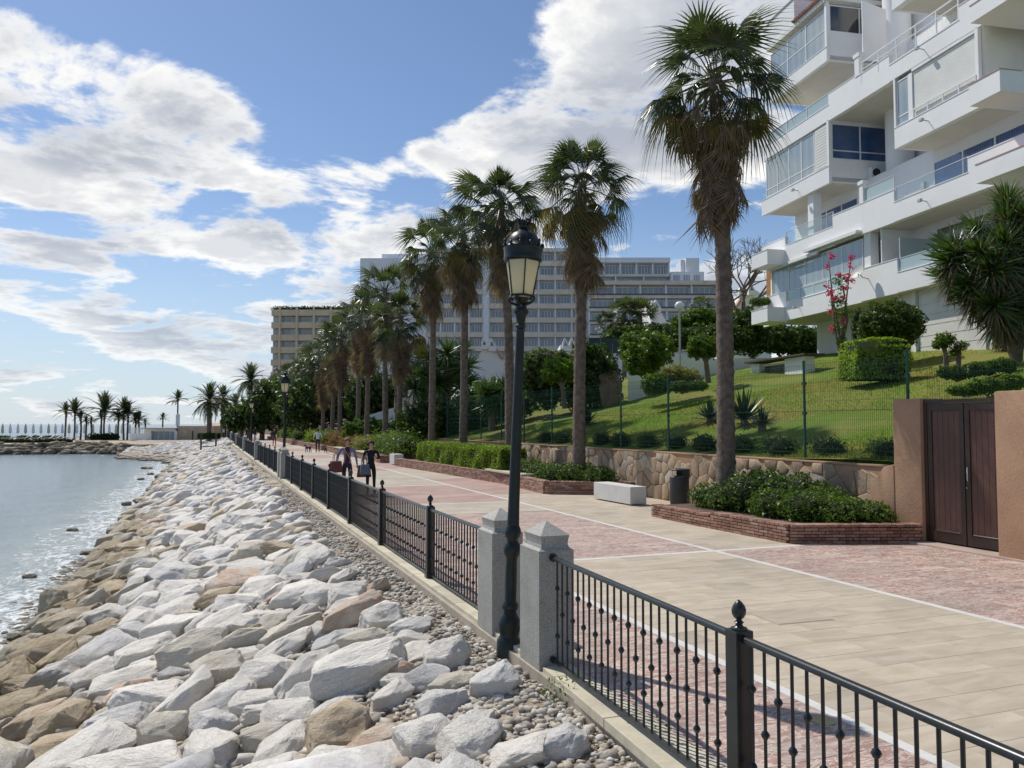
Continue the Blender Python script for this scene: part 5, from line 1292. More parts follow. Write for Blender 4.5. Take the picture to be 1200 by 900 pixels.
small_tree('bright green round headed tree on the upper lawn before the white wall', [(757, 412, 26, 20), (742, 408, 15, 16), (775, 408, 14, 14), (752, 428, 20, 12), (765, 398, 14, 8)], 36, (757, 452), 9500, .14, LBRI, 70, extra=(LMID, 3500, .14))
small_tree('small round tree with bare trunk right of the bright tree', [(824, 404, 16, 11), (816, 410, 10, 9), (834, 410, 9, 9)], 37, (830, 441), 5000, .13, LMID, 71, extra=(LBRI, 1500, .12))
small_tree('light green small tree at the left edge of the lawn', [(655, 432, 17, 12), (645, 440, 10, 8), (668, 438, 10, 8)], 33, (662, 470), 5500, .13, LBRI, 72)
small_tree('bright young tree in front of the roller shutters', [(1107, 399, 10, 8), (1100, 404, 7, 5)], 25, (1109, 428), 1600, .09, LBRI, 73, core=0)
small_tree('spindly bare young tree right of the bright young one', [(1126, 405, 8, 5), (1118, 412, 6, 5)], 25, (1122, 428), 500, .09, LMID, 74, core=0)
SH('long low green hedge strip crossing the lawn at right', [(1120, 437, 28, 8), (1150, 432, 26, 8), (1175, 428, 20, 8)], 22, 7000, .08, LMID, 75, cat='hedge')
SH('sprawling bushy ground plants above the gate', [(1160, 452, 30, 8), (1130, 458, 26, 6), (1185, 448, 20, 9)], 17, 8000, .06, LMID, 76, extra=(LHED, 2500, .06))
SH('narrow dark hedge left of the big dark bush', [(1006, 385, 7, 22)], 33, 2500, .1, LDARK, 77, cat='hedge')
SH('planted greenery in the first floor corner box of the flats', [(889, 354, 12, 5), (898, 353, 8, 4)], 43, 1600, .10, LMID, 78, cat='plant', stem=False)
SH('dark hedge behind the end of the white flats', [(880, 395, 26, 20), (915, 398, 26, 17), (935, 400, 20, 18), (860, 385, 18, 22), (955, 404, 18, 18)], 50, 12000, .2, LDARK, 79, cat='hedge', extra=(LMID, 4000, .2))
# bougainvillea
t = thing('bougainvillea', 'tall bougainvillea with magenta flower heads in front of the white balcony', 'climbing plant', D(985, 432, 30)); bb = D(985, 432, 30)
def rel(px_, py_, d): return tuple(D(px_, py_, d)-bb)
m_ = MB()
for path in (((985, 432), (984, 395), (976, 350), (971, 305)), ((985, 432), (987, 390), (992, 350), (997, 303)), ((984, 415), (978, 385), (974, 345)), ((986, 405), (993, 375), (988, 335))): m_.tube([rel(a, b_, 30+i*.1) for i, (a, b_) in enumerate(path)], [.06, .045, .03, .015][:len(path)], 6)
m_.build('stems', BARK, t, smooth=True)
def fb(pts, d): return [(*rel(a, b_, d), r_*d/F, r_*d/F, r2_*d/F) for a, b_, r_, r2_ in pts]
foliage('foliage', fb([(982, 355, 10, 14), (984, 330, 8, 10), (983, 385, 9, 10), (988, 368, 12, 6), (986, 400, 7, 8)], 30), 700, .12, LMID, t, 80, core=0, shell=.9, aspect=.35)
foliage('flowers', fb([(974, 300, 5, 4), (970, 312, 3.5, 4), (997, 302, 4, 4), (996, 312, 3, 5), (993, 326, 4.5, 6), (990, 338, 6, 4), (972, 343, 5, 5), (978, 350, 5, 5), (984, 322, 5, 3), (988, 350, 3.5, 4), (973, 365, 4, 4), (988, 377, 4, 5), (975, 385, 4, 4), (968, 335, 4, 3), (1000, 330, 2, 3)], 30), 620, .085, LPINK, t, 81, core=0, shell=.9, aspect=.8)

# mid distance greenery, left of the lawn and behind the palms
mid = [('big dark shrub mass behind the second palm trunk', [(700, 445, 24, 34), (675, 450, 22, 30), (640, 450, 24, 26), (688, 412, 14, 10)], 42, 15000, .2, LDARK, 90),
 ('grey green shrub mass with dry flower heads right of the lamp post', [(632, 424, 20, 12), (652, 420, 18, 8), (622, 438, 16, 16)], 41, 7000, .18, LGREY, 91),
 ('dark hedge on top of the garden wall, right part', [(850, 395, 40, 14), (800, 398, 40, 12), (880, 385, 25, 22)], 46, 12000, .2, LDARK, 92),
 ('brighter clipped hedge above the garden wall near the globe lamp', [(822, 372, 22, 10), (845, 376, 18, 10), (800, 378, 14, 8)], 48, 7000, .16, LMID, 93),
 ('dark hedge on the garden wall between the two small trees', [(770, 394, 30, 12), (735, 394, 26, 10)], 47, 8000, .2, LDARK, 94),
 ('dark shrubs in the gap between the palm trunks and the lamp post', [(590, 468, 25, 22), (560, 472, 22, 18), (612, 462, 20, 22)], 44, 9000, .2, LDARK, 95),
 ('dark tree mass behind the sixth and seventh palm trunks', [(440, 460, 20, 26), (425, 470, 20, 24), (455, 480, 18, 16), (470, 470, 12, 18)], 70, 10000, .3, LDARK, 96),
 ('dark shrubs behind the middle palm trunks', [(400, 470, 26, 26), (375, 470, 24, 30), (350, 475, 24, 28)], 85, 12000, .35, LDARK, 97),
 ('dark shrubs behind the farthest palm trunks', [(330, 475, 22, 28), (310, 478, 20, 26), (295, 485, 16, 20), (275, 492, 14, 14)], 110, 10000, .45, LDARK, 98),
 ('low dark undergrowth below the yuccas', [(520, 490, 30, 22), (490, 492, 24, 18), (560, 495, 30, 18), (600, 500, 22, 16)], 46, 12000, .2, LDARK, 99),
 ('dark shrub bank beside the villa terrace wall', [(470, 505, 26, 10), (430, 505, 26, 12)], 62, 8000, .25, LMID, 100)]
for (lab, pts, d, n, s, mat, sd) in mid: SH(lab, pts, d, n, s, mat, sd, cat='shrubs', aspect=.4, lump=.28, extra=(LMID, n//5, s))
for (lab, px_, py_, heads, d, s, sd) in (('large dark yucca clump between the fourth and fifth palm trunks', 520, 480, [(505, 420), (525, 415), (538, 412), (545, 430), (500, 440), (530, 435), (545, 448), (515, 450)], 50, 1.6, 5), ('bright green yucca in front of the dark clump', 576, 500, [(572, 462), (582, 470), (590, 458)], 42, 1.5, 6), ('dark yucca left of the bright short palm', 500, 490, [(492, 440), (498, 425), (488, 455)], 52, 2.0, 7)):
    b_ = D(px_, py_, d); yucca(lab, b_, [tuple(on_plane(a, c, b_, FW)+FW*R.uniform(-.8, .8)-b_)+(1.0,) for a, c in heads], sd, s, dead=False, tr=.2)
p = D(465, 432, 62); date_palm('small feathery palm in front of the white hotel wing', (p.x, p.y, 1.5), p.z-2.2, .8, 1, .15)
p = D(608, 380, 60)
for (px_, yt, d, s, lab) in ((731, 345, 62, .95, 'left one of the three small fan palms on the terrace'), (750, 347, 62, 1.0, 'right one of the three small fan palms on the terrace'), (713, 362, 62, .7, 'smallest of the three small fan palms on the terrace'), (820, 345, 66, .6, 'small fan palm top showing left of the nearest palm trunk')):
    p = D(px_, yt, d); t = thing('fan_palm', lab, 'palm tree', (p.x, p.y, 2), R.uniform(0, 6), 'small palms on the terrace')
    H = p.z-2-1.5*s; MB().tube([(0, 0, 0), (0, 0, H)], [.2, .16], 8).build('trunk', TRUNK, t, smooth=True); c, k_ = crowns[0]; link('crown', c, t, (0, 0, H), scale=(s,)*3)
    if s > .8: link('skirt', k_, t, (0, 0, H), scale=(s*.9,)*3)
# bare tree behind the nearest palm
bt = D(868, 400, 48); t = thing('bare_tree', 'leafless branching tree behind the nearest palm trunk left of the flats', 'tree', bt)
m_ = MB(); rb = random.Random(12)
def branch(p, d, l, r_, depth):
    q_ = p+d*l*.5+Vector((rb.uniform(-1, 1), rb.uniform(-1, 1), rb.uniform(-1, 1)))*l*.08; e = p+d*l; m_.tube([p, q_, e], [r_, r_*.85, r_*.7], 5 if depth > 2 else 4, caps=False)
    if depth == 0: return
    for k in range(3 if depth > 1 else 3):
        nd = (d+Vector((rb.gauss(0, .55), rb.gauss(0, .55), rb.gauss(.1, .4)))).normalized(); branch(e, nd, l*rb.uniform(.62, .85), r_*.62, depth-1)
branch(Vector((0, 0, -.5)), Vector((.05, 0, 1)), 2.0, .15, 5); branch(Vector((0, 0, .8)), Vector((-.35, -.1, .9)).normalized(), 1.7, .10, 4); branch(Vector((.1, 0, .9)), (RT*.5+Vector((0, 0, .85))).normalized(), 2.0, .1, 4)
m_.build('branches', BARK, t, recalc=False)

# ================================================================ FAR BUILDINGS
def zat(py, dh):
    s = (py-450)/F; return CH + dh*(math.sin(PIT)-math.cos(PIT)*s)/(math.cos(PIT)+math.sin(PIT)*s)
class Fr:
    """frame facing the camera axis at horizontal distance dh: local x to the right, y away"""
    def __init__(s, dh): s.d = dh; s.o = Vector((math.sin(YAW)*dh, math.cos(YAW)*dh, 0))
    def x(s, px_): return (px_-600)/F*s.d
    def z(s, py): return zat(py, s.d)
BEI = simple('hotel_beige_parapet', (.74, .65, .52), .8, .07, .4, .05, coords='world', stain=((.38, .33, .26), .5))
HW = simple('hotel_white_render', (.80, .81, .82), .8, .05, .3, .05, coords='world', stain=((.5, .5, .5), .4))
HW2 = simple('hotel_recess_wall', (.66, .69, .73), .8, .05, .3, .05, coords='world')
RAILD = simple('hotel_dark_rail', (.10, .10, .10), .6)
H_ = Fr(165)
ho = thing('hotel', 'long curved many storey white and beige hotel with stacked balconies far behind the palms', 'hotel', H_.o, -YAW)
def hb(px0, px1, py0, py1, n0, n1, mat, name, parent=None): 
    return MB().box(H_.x(px0), H_.x(px1), n0, n1, H_.z(py1), H_.z(py0)).build(name, mat, parent or ho)
wins = {}
def bal_window(x0, x1, z0, z1, n, parent):
    key = (round(x1-x0, 2), round(z1-z0, 2))
    if key not in wins:
        w_, h_ = x1-x0, z1-z0; f = MB(); g = MB(); t_ = .09
        f.box(0, w_, -.05, .05, h_-t_, h_); 
        for a in (0, w_*.3, w_*.55, w_*.8): f.box(a, a+t_, -.05, .05, 0, h_-t_)
        g.box(t_, w_-.02, -.01, .01, 0, h_-t_)
        f2 = MB(); f2.add(f.v, f.f, 0); f2.add(g.v, g.f, 1); wins[key] = f2.mesh('window', [HW, GHOT])
    return link('window', wins[key], parent, (x0, n, z0))
def balcony_row(px0, px1, ytop, ypar, ybot, bay, n, nwin=True, curve=None, solid=BEI, rail=False):
    """one storey: recess wall, windows, party walls, parapet band from ypar to ybot"""
    x0, x1 = H_.x(px0), H_.x(px1); zt, zp, zb = H_.z(ytop), H_.z(ypar), H_.z(ybot)
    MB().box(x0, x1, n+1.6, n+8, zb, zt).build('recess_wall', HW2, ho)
    MB().box(x0, x1, n, n+.2, zb, zp).build('parapet', solid, ho); MB().box(x0, x1, n+.21, n+1.59, zb+.02, zb+.3).build('balcony_floor', HW, ho)
    if rail: MB().box(x0, x1, n-.05, n, zp-.25, zp+.05).build('planted_edge', RAILD, ho)
    k = round((x1-x0)/bay); b_ = (x1-x0)/k
    for i in range(k+1): MB().box(x0+i*b_-.14, x0+i*b_+.14, n+.02 if False else n+.205, n+1.59, zb+.31, zt-.01).build('party_wall', HW, ho)
    for i in range(k): bal_window(x0+i*b_+.45, x0+(i+1)*b_-.45, zb+.32, zt-.25, n+1.55, ho)
# main left wing
ys = [295, 311.5, 328, 345, 361.5, 378, 395, 411.5, 428]
for i in range(len(ys)-1): balcony_row(499, 566, ys[i], ys[i+1]-6.0, ys[i+1], 3.25, 0)
for i in range(len(ys)-1): balcony_row(573, 690, ys[i], ys[i+1]-6.0, ys[i+1], 3.25, 0)
hb(566.3, 572.7, 292, 440, -.25, 8, HW, 'pier_wall'); hb(499, 690, 430, 452, .1, 8, HW, 'base_wall')
hb(421, 498.7, 303, 455, -.4, 14, HW, 'end_wall'); hb(445, 500, 296.5, 303.2, 1, 12, HW, 'roof_structure'); hb(499, 690.5, 291, 295, -.3, 8, HW, 'roof_edge')
# right wing, set slightly nearer and stepped
rx = [(690, 788, 307, 317, 321, 0), (690, 788, 321, 325.5, 329, 0)]
balcony_row(690, 787, 307, 320, 323, 3.1, 1.0); balcony_row(690, 790, 323, 329, 331.5, 6.2, 1.0, rail=True)
balcony_row(690, 841, 335, 345.5, 350.5, 5.2, -1.2, rail=True); balcony_row(690, 841, 351, 361, 366, 5.2, -1.6, rail=True); balcony_row(690, 841, 366.5, 377, 381, 5.2, -2.0, rail=True); balcony_row(690, 841, 381.5, 393, 397, 5.2, -2.4, rail=True); balcony_row(690, 841, 397.5, 409, 413, 5.2, -2.8, rail=True)
hb(690.2, 841, 330, 334.8, -1.3, 8, BEI, 'parapet'); hb(690.2, 788, 301, 306.8, .7, 8, HW, 'roof_edge'); hb(788.3, 828, 317.5, 330, .8, 8, HW, 'penthouse_wall'); hb(808, 824, 300, 317.3, 2, 8, HW, 'stair_tower'); hb(803, 807.8, 301, 317.2, 3, 8, HW2, 'stair_tower')
for i in range(3): bal_window(H_.x(791+i*12), H_.x(799+i*12), H_.z(329), H_.z(321), .75, ho)
hb(690, 860, 413, 470, -2, 8, HW, 'base_wall')
# lower white block with square windows, left
W2 = Fr(120)
wb = thing('white_block', 'plain white seaside block with square windows seen between palm trunks', 'building', W2.o, -YAW)
MB().box(W2.x(424), W2.x(500), 0, 12, W2.z(500), W2.z(395)).build('wall', HW, wb)
for j in range(5):
    for i in range(2):
        f = MB(); x0 = W2.x(458+i*22); z0 = W2.z(418+j*18); f.box(x0, x0+1.1, -.06, -.005, z0, z0+1.45); fo = f.build('window', WFRAME, wb); MB().box(x0+.08, x0+1.02, -.075, -.061, z0+.08, z0+1.37).build('pane', GHOT, fo)
# beige block far left
B_ = Fr(200)
BEI2 = simple('ochre_beige_render', (.60, .50, .35), .8, .07, .4, .05, coords='world')
bb_ = thing('beige_block', 'beige apartment slab with strip windows and roof plants at the far end of the palms', 'building', B_.o, -YAW)
x0, x1 = B_.x(317), B_.x(446)
MB().box(x0, x1, 1.2, 12, B_.z(505), B_.z(363)).build('wall', BEI2, bb_)
yy = 363; fl_ = 0
while yy < 480:
    MB().box(x0, x1, -.3, 1.19, B_.z(yy+7.0), B_.z(yy)).build('parapet', BEI2, bb_)
    k = 13; w_ = (x1-x0)/k
    for i in range(k):
        MB().box(x0+i*w_+.25, x0+(i+1)*w_-.1, 1.1, 1.19, B_.z(yy+14.2), B_.z(yy+7.3)).build('window', GHOT if (i*7+fl_) % 5 else GPALE, bb_)
    yy += 14.6; fl_ += 1
for px_ in (327, 347, 367, 387, 407, 427): MB().box(B_.x(px_)-.25, B_.x(px_)+.25, -.55, -.31, B_.z(500), B_.z(360)).build('pilaster', BEI2, bb_)
foliage('roof_plants', [(B_.x(a), 1.5, B_.z(361.5), 2.5+(i % 3), 1.5, .8) for i, a in enumerate((325, 337, 352, 365, 375, 385, 398))], 1600, .6, LDARK, bb_, 9)
# villas with pierced white chimneys
VR = simple('villa_pink_coping', (.50, .33, .27), .8, .1, 2)
def villa(label, d, wallpts, coping, chims, seed=0):
    Fv = Fr(d); t = thing('villa', label, 'house', Fv.o, -YAW)
    for poly, th in wallpts: MB().prism([(Fv.x(a), 0, Fv.z(b)) for a, b in poly], (0, th, 0)).build('wall', WHITE, t)
    for a, b in coping: MB().beam((Fv.x(a[0]), .3, Fv.z(a[1])), (Fv.x(b[0]), .3, Fv.z(b[1])), 1.0, .22).build('coping', VR, t)
    for (cx, ytop, w_, h_) in chims:
        k = d/F; m_ = MB(); xc = Fv.x(cx); z1 = Fv.z(ytop); hw = w_*k/2
        m_.prism([(xc-hw, -.6, z1-h_*k), (xc-hw, -.6, z1-h_*k*.35), (xc-hw*.35, -.6, z1), (xc+hw, -.6, z1-h_*k*.62), (xc+hw, -.6, z1-h_*k)], (0, .59, 0)); co = m_.build('chimney', WHITE, t)
        MB().prism([(xc-hw*.5, -.62, z1-h_*k*.62), (xc-hw*.2, -.62, z1-h_*k*.28), (xc+hw*.45, -.62, z1-h_*k*.62)], (0, -.02, 0)).build('opening', GDARK, co)
    return t
villa('white villa with pierced chimneys and pink sloping roof edge left of the near lamp post', 75, [([(553, 470), (553, 432), (566, 408), (576, 402), (590, 418), (622, 418), (622, 470)], 6)], [((576, 401), (588, 420)), ((588, 420), (606, 416))], [(568, 396, 8, 14), (577, 396, 9, 16)])
villa('white villa top with two pierced chimneys right of the second palm trunk foot', 75, [([(655, 430), (657, 404), (675, 404), (678, 430)], 5)], [], [(663, 396, 8, 16), (671, 396, 8, 16)])
villa('white sloping villa gable below the hotel, left of the globe lamp', 80, [([(765, 400), (765, 352), (769, 354), (786, 384), (800, 384), (800, 400)], 6)], [], [(770, 352, 9, 16)])
villa('pale villa with pierced chimneys behind the bare tree', 70, [([(855, 420), (862, 362), (875, 342), (885, 338), (905, 352), (905, 420)], 6)], [((862, 363), (875, 344))], [(870, 336, 8, 14), (881, 333, 8, 14)])
Ft = Fr(64); tv = thing('terrace_house', 'low white and pink terraced house with dark doorway between the palm trunks', 'house', Ft.o, -YAW)
PK = simple('pink_render', (.56, .45, .40), .8, .08, 1)
MB().box(Ft.x(462), Ft.x(503), 0, 4, Ft.z(500), Ft.z(466)).build('lower_wall', PK, tv); MB().box(Ft.x(476), Ft.x(512), 1, 5, Ft.z(466), Ft.z(455)).build('upper_wall', WHITE, tv); MB().box(Ft.x(487), Ft.x(505), -.3, 1, Ft.z(471), Ft.z(468)).build('coping', WHITE, tv)
MB().box(Ft.x(464), Ft.x(471), -.02, .02, Ft.z(482), Ft.z(470)).build('doorway', GDARK, tv); MB().box(Ft.x(480), Ft.x(489), .97, 1.0, Ft.z(465.5), Ft.z(458)).build('window', GHOT, tv)
MB().prism([(Ft.x(432), -.5, Ft.z(500)), (Ft.x(432), -.5, Ft.z(487)), (Ft.x(462), -.5, Ft.z(478)), (Ft.x(500), -.5, Ft.z(476)), (Ft.x(500), -.5, Ft.z(500))], (0, .4, 0)).build('garden_wall', WHITE, tv)
# garden wall on the lawn, with windscreen and ochre rock at its end
gw = thing('garden_wall', 'long low white garden wall behind the lawn trees, left of the flats', 'wall', (0, 0, 0))
a, b_, c = D(736, 470, 41), D(800, 452, 43), D(965, 434, 47)
for p, q_, zt in ((a, b_, 416), (b_, c, 415)):
    za = D(736, zt, 41).z
    m_ = MB(); m_.prism([(p.x, p.y, p.z-1), (q_.x, q_.y, q_.z-1), (q_.x, q_.y, zat(415, 43)), (p.x, p.y, zat(416, 41))], (0.15, .25, 0)); m_.build('wall_body', WHITE, gw)
RFB = D(716, 440, 41)
Fs = Fr(45); t = thing('windscreen', 'dark blue green windscreen panel on the terrace above the rock bank', 'screen', Fs.o, -YAW)
for k in range(4): MB().box(Fs.x(690+k*14.2), Fs.x(703.8+k*14.2), 0, .04, Fs.z(414), Fs.z(396)).build('panel', simple('windscreen_fabric', (.02, .05, .05), .6) if k == 0 else MATS['windscreen_fabric'], t)
# globe lamp
p = D(797, 430, 39); t = thing('globe_lamp', 'tall thin garden lamp with white glass globe in front of the hedge', 'garden lamp', p)
ztop = D(797, 358, 39).z-p.z; MB().lathe([(.05, -1.5), (.045, ztop-.2), (.09, ztop-.2), (.09, ztop-.12)], 8).build('pole', GREYP, t)
mg, N = new_mat('globe_glass'); finish(mg, N, bsdf(N, (.78, .78, .72), .25, 0, .5)); MB().ball((0, 0, ztop), .225, 18, 12).build('globe', mg, t, smooth=True)

# ================================================================ FAR LEFT: JETTY, BEACH, PAVILION
def rock_low(seed, sub=0):
    r = random.Random(seed); bm = bmesh.new()
    npt = 16 if sub else 15
    for i in range(npt):
        zc = 1-2*(i+.5)/npt; a_ = i*2.39996+r.uniform(-.45, .45); zc = max(-.98, min(.98, zc+r.uniform(-.16, .16))); q_ = math.sqrt(1-zc*zc)
        v = Vector((q_*math.cos(a_), q_*math.sin(a_), zc)); v = Matrix.Rotation(seed*1.3, 3, 'X') @ v; m3 = max(abs(v.x), abs(v.y), abs(v.z)); v = v*(1-.35+.35/m3)*.92*r.uniform(.9, 1.08); bm.verts.new(v)
    bmesh.ops.convex_hull(bm, input=bm.verts)
    for v in [v for v in bm.verts if not v.link_faces]: bm.verts.remove(v)
    bmesh.ops.triangulate(bm, faces=bm.faces)
    if sub:
        bmesh.ops.bevel(bm, geom=bm.edges[:], offset=.035, segments=1, affect='EDGES', profile=.5)
        bmesh.ops.triangulate(bm, faces=bm.faces)
        bmesh.ops.subdivide_edges(bm, edges=[e for e in bm.edges if e.calc_length() > .28], cuts=2, use_grid_fill=True); bmesh.ops.triangulate(bm, faces=bm.faces)
        bmesh.ops.subdivide_edges(bm, edges=[e for e in bm.edges if e.calc_length() > .22], cuts=1, use_grid_fill=True); bmesh.ops.triangulate(bm, faces=bm.faces)
        bmesh.ops.subdivide_edges(bm, edges=[e for e in bm.edges if e.calc_length() > .13], cuts=1, use_grid_fill=True); bmesh.ops.triangulate(bm, faces=bm.faces)
        bm.normal_update(); o_ = Vector((seed*7.3, seed*1.7, seed))
        mv = []
        for v in bm.verts:
            a_ = noise.fractal(v.co*1.6+o_, .8, 2.2, 4); b2 = noise.ridged_multi_fractal(Vector((v.co.x*1.3, v.co.y*1.3, v.co.z*5))+o_, .9, 2.1, 3, 1.0, 2.0) if True else 0
            c3 = noise.fractal(v.co*5.5+o_, .9, 2.1, 3); mv.append(v.normal*(.055*a_+.022*(b2-1.2)+.016*c3))
        for v, d_ in zip(bm.verts, mv): v.co += d_
    bm.normal_update(); return bm
bmr = rock_low(77, 1); mer = bpy.data.meshes.new('rock_face'); bmr.to_mesh(mer); bmr.free(); mer.materials.append(simple('brown_rock', (.23, .15, .10), .9, .3, 2, .8, .05)); tag(link('rock_face', mer, None, RFB-Vector((0, 0, .9)), (0, 0, .5), (.75, .7, 1.55)), 'brown ochre cut rock bank at the left end of the white garden wall', 'rock')
LOWR = []
for i in range(6):
    bm = rock_low(200+i); LOWR.append((np.array([v.co[:] for v in bm.verts]), np.array([[v.index for v in f.verts] for f in bm.faces]))); bm.free()
def rock_heap(name, items, mat, parent=None, **tg):
    """items: (x,y,z,sx,sy,sz,rz,tilt)"""
    Vs, Fs_, o_ = [], [], 0
    for i, (x, y, z, a, b2, c, rz_, ti) in enumerate(items):
        V, Fq = LOWR[i % 6]; ca, sa = math.cos(rz_), math.sin(rz_); ct, st_ = math.cos(ti), math.sin(ti)
        P = V*[a, b2, c]; P = np.stack([P[:, 0]*ca-P[:, 1]*sa, P[:, 0]*sa+P[:, 1]*ca, P[:, 2]], 1); P = np.stack([P[:, 0]*ct-P[:, 2]*st_, P[:, 1], P[:, 0]*st_+P[:, 2]*ct], 1)+[x, y, z]
        Vs.append(P); Fs_.append(Fq+o_); o_ += len(V)
    o = quick(name, np.vstack(Vs), np.vstack(Fs_), mat, parent); return tag(o, **tg) if tg else o
mj, N = new_mat('jetty_rock'); r_ = N.n('ShaderNodeNewGeometry', out=8); p_ = N.n('ShaderNodeNewGeometry', out=0)
cj = N.ramp(r_, [(0, (.10, .08, .055)), (.5, (.19, .155, .105)), (1, (.34, .30, .24))]); finish(mj, N, bsdf(N, cj, .9)); JR = mj
mr, N = new_mat('riprap_far'); r_ = N.n('ShaderNodeNewGeometry', out=8); g_ = N.n('ShaderNodeNewGeometry', out=0); z_ = N.n('ShaderNodeSeparateXYZ', {0: g_}, 2)
cr_ = N.ramp(r_, [(0, (.52, .52, .51)), (.25, (.70, .68, .65)), (.5, (.77, .75, .72)), (.72, (.70, .63, .52)), (.86, (.62, .49, .34)), (.93, (.60, .59, .58)), (1, (.80, .79, .77))])
nn_ = N.noise(g_, 6, 6, .65); cr_ = N.mix(1.0, cr_, N.ramp(nn_, [(.3, (.75, .74, .72)), (.65, (1.04, 1.04, 1.04))]), 'MULTIPLY')
cr_ = N.mix(N.m('MULTIPLY', N.sstep(N.m('ADD', z_, N.m('MULTIPLY', r_, .5)), -.95, -1.5), .7), cr_, (.36, .29, .19)); cr_ = N.mix(N.sstep(z_, -1.7, -1.95), cr_, (.09, .08, .05))
finish(mr, N, bsdf(N, cr_, .85, 0, .3, bump(N, nn_, .6, .05))); RFAR = mr
mg_, N = new_mat('mixed_gravel'); r_ = N.n('ShaderNodeNewGeometry', out=8); g_ = N.n('ShaderNodeNewGeometry', out=0)
cg = N.ramp(r_, [(0, (.24, .22, .19)), (.3, (.40, .37, .32)), (.6, (.52, .48, .41)), (.85, (.46, .38, .28)), (1, (.68, .66, .62))])
finish(mg_, N, bsdf(N, cg, .9, 0, .2, bump(N, N.noise(g_, 40, 4, .6), .5, .01))); GRAV2 = mg_
items = []
for i in range(620):
    x = R.uniform(-60, -9.5); yb = 126 - .18*(x+9)*-0 + (x+25)*-.10 + (4 if x > -14 else 0)*0; t_ = R.random(); s = R.uniform(.35, .85)
    if x > -14: yb -= (x+14)*1.2
    items.append((x, yb+t_*4.2, -2.1+t_*1.35+R.uniform(-.1, .15), s*1.2, s, s*.7, R.uniform(0, 3.1), R.uniform(-.3, .3)))
tag(rock_heap('jetty_rocks', items, JR), 'brown rock armour of the far jetty across the cove', 'rocks', kind='stuff')
def sand_z(x, y): return -.62+.12*noise.noise(Vector((x*.3, y*.3, 0)))
tag(MB().prism([(-160, 147, -2.6), (-160, 128, -2.6), (-26, 129, -2.6), (-13, 128, -2.6), (-8, 121, -2.6), (6, 130, -2.6), (11, 172, -2.6), (-160, 172, -2.6)], (0, 0, 1.95)).build('beach', SAND), kind='structure')
lowh = thing('beach_hedge', 'thin dark kerb hedge along the far beach behind the jetty', 'hedge', (0, 0, 0)); leafbox('foliage', (-60, 137.6, -.65), (-18.5, 137.6, -.65), .5, .5, 3500, .3, LDARK, lowh, 31)
for i, px_ in enumerate([3, 12, 21, 30, 39, 48, 57, 65, 73, 81, 90, 99, 109, 118, 128, 136, 143, 152]):
    p = D(px_, 503, 160); t = thing('furled_parasol', 'furled beach parasol, %s from the left photo edge, in the row behind the jetty' % ['first', 'second', 'third', 'fourth', 'fifth', 'sixth', 'seventh', 'eighth', 'ninth', 'tenth', 'eleventh', 'twelfth', 'thirteenth', 'fourteenth', 'fifteenth', 'sixteenth', 'seventeenth', 'eighteenth'][i], 'parasol', (p.x, p.y, -.65), 0, 'furled parasols on the far beach')
    MB().lathe([(.04, 0), (.04, 2.9)], 6).build('pole', WFRAME, t); MB().lathe([(.10, .9), (.28, 1.1), (.22, 2.2), (.05, 2.85)], 8).build('canopy', CREAM if i % 3 == 0 else WFRAME, t)
lt_ = simple('white_lounger', (.74, .74, .74), .6)
def lounger(px_, py_, lab):
    p = D(px_, py_, 141); t = thing('sun_lounger', lab, 'sun lounger', (p.x, p.y, -.65), .3, 'loungers on the far beach'); MB().box(-.9, .5, -.3, .3, .28, .36).build('bed', lt_, t); MB().beam((.5, 0, .33), (1.1, 0, .75), .6, .06).build('backrest', lt_, t); 
    for a, b2 in ((-.8, -.25), (-.8, .25), (.4, -.25), (.4, .25)): MB().box(a-.03, a+.03, b2-.03, b2+.03, 0, .28).build('leg', lt_, t)
for i, px_ in enumerate((8, 26, 41, 55, 63, 70, 85)): lounger(px_, 515, 'low white beach lounger, %s from the left, on the far sand beyond the jetty' % ['first', 'second', 'third', 'fourth', 'fifth', 'sixth', 'seventh'][i])
for (px_, w_, lab) in ((4, 1.6, 'dark upturned boat shape at the left photo edge on the beach'), (27, 1.2, 'small dark covered pile on the far beach, second from the left'), (60, 2.4, 'longer dark covered pile on the far beach left of the first palm'), (42, .7, 'dark round bush on the far beach in front of a parasol')):
    p = D(px_, 513.5, 143); t = shrub(lab, [(p.x, p.y, -.3, w_, .6, .45)], 500, .25, LDARK, int(px_), cat='bush'); t.name = 'beach_bush'
for (px_, w_, lab) in ((115, 3.2, 'dark bush below the largest beach palm'), (127, 2.2, 'dark bush between the beach palms'), (133, 1.6, 'small dark bush left of the beach building')):
    p = D(px_, 514, 141); shrub(lab, [(p.x, p.y, -.2, w_*.6, .6, .7)], 900, .3, LDARK, int(px_), cat='bush', name='beach_bush')
Fp = Fr(132); pv = thing('beach_pavilion', 'flat roofed beach building, half white and glazed, half beige stone, beyond the cove', 'building', Fp.o, -YAW)
def pb(a, b2, y0, y1, n0, n1, mat, name, par_=None): return MB().box(Fp.x(a), Fp.x(b2), n0, n1, Fp.z(y1), Fp.z(y0)).build(name, mat, par_ or pv)
pb(170, 178, 502.5, 522, 0, 6, WHITE, 'end_wall'); pb(178.1, 206, 502.5, 505, 0, 6, WHITE, 'lintel'); pb(205, 208, 505.1, 522, 0, 6, WHITE, 'pier'); pb(208.1, 251, 499.2, 524, .3, 8, HEADL, 'stone_wall'); pb(168, 209, 501.2, 502.4, -.8, 7, GREYP, 'roof_edge')
for k in range(4):
    f = pb(178.3+k*6.7, 184.8+k*6.7, 505.2, 520, .5, .6, WFRAME, 'window'); pb(178.9+k*6.7, 184.2+k*6.7, 506, 519.5, .45, .49, GHOT, 'pane', f)
pb(150, 169.8, 508, 519, 1, 1.3, WHITE, 'terrace_fence')
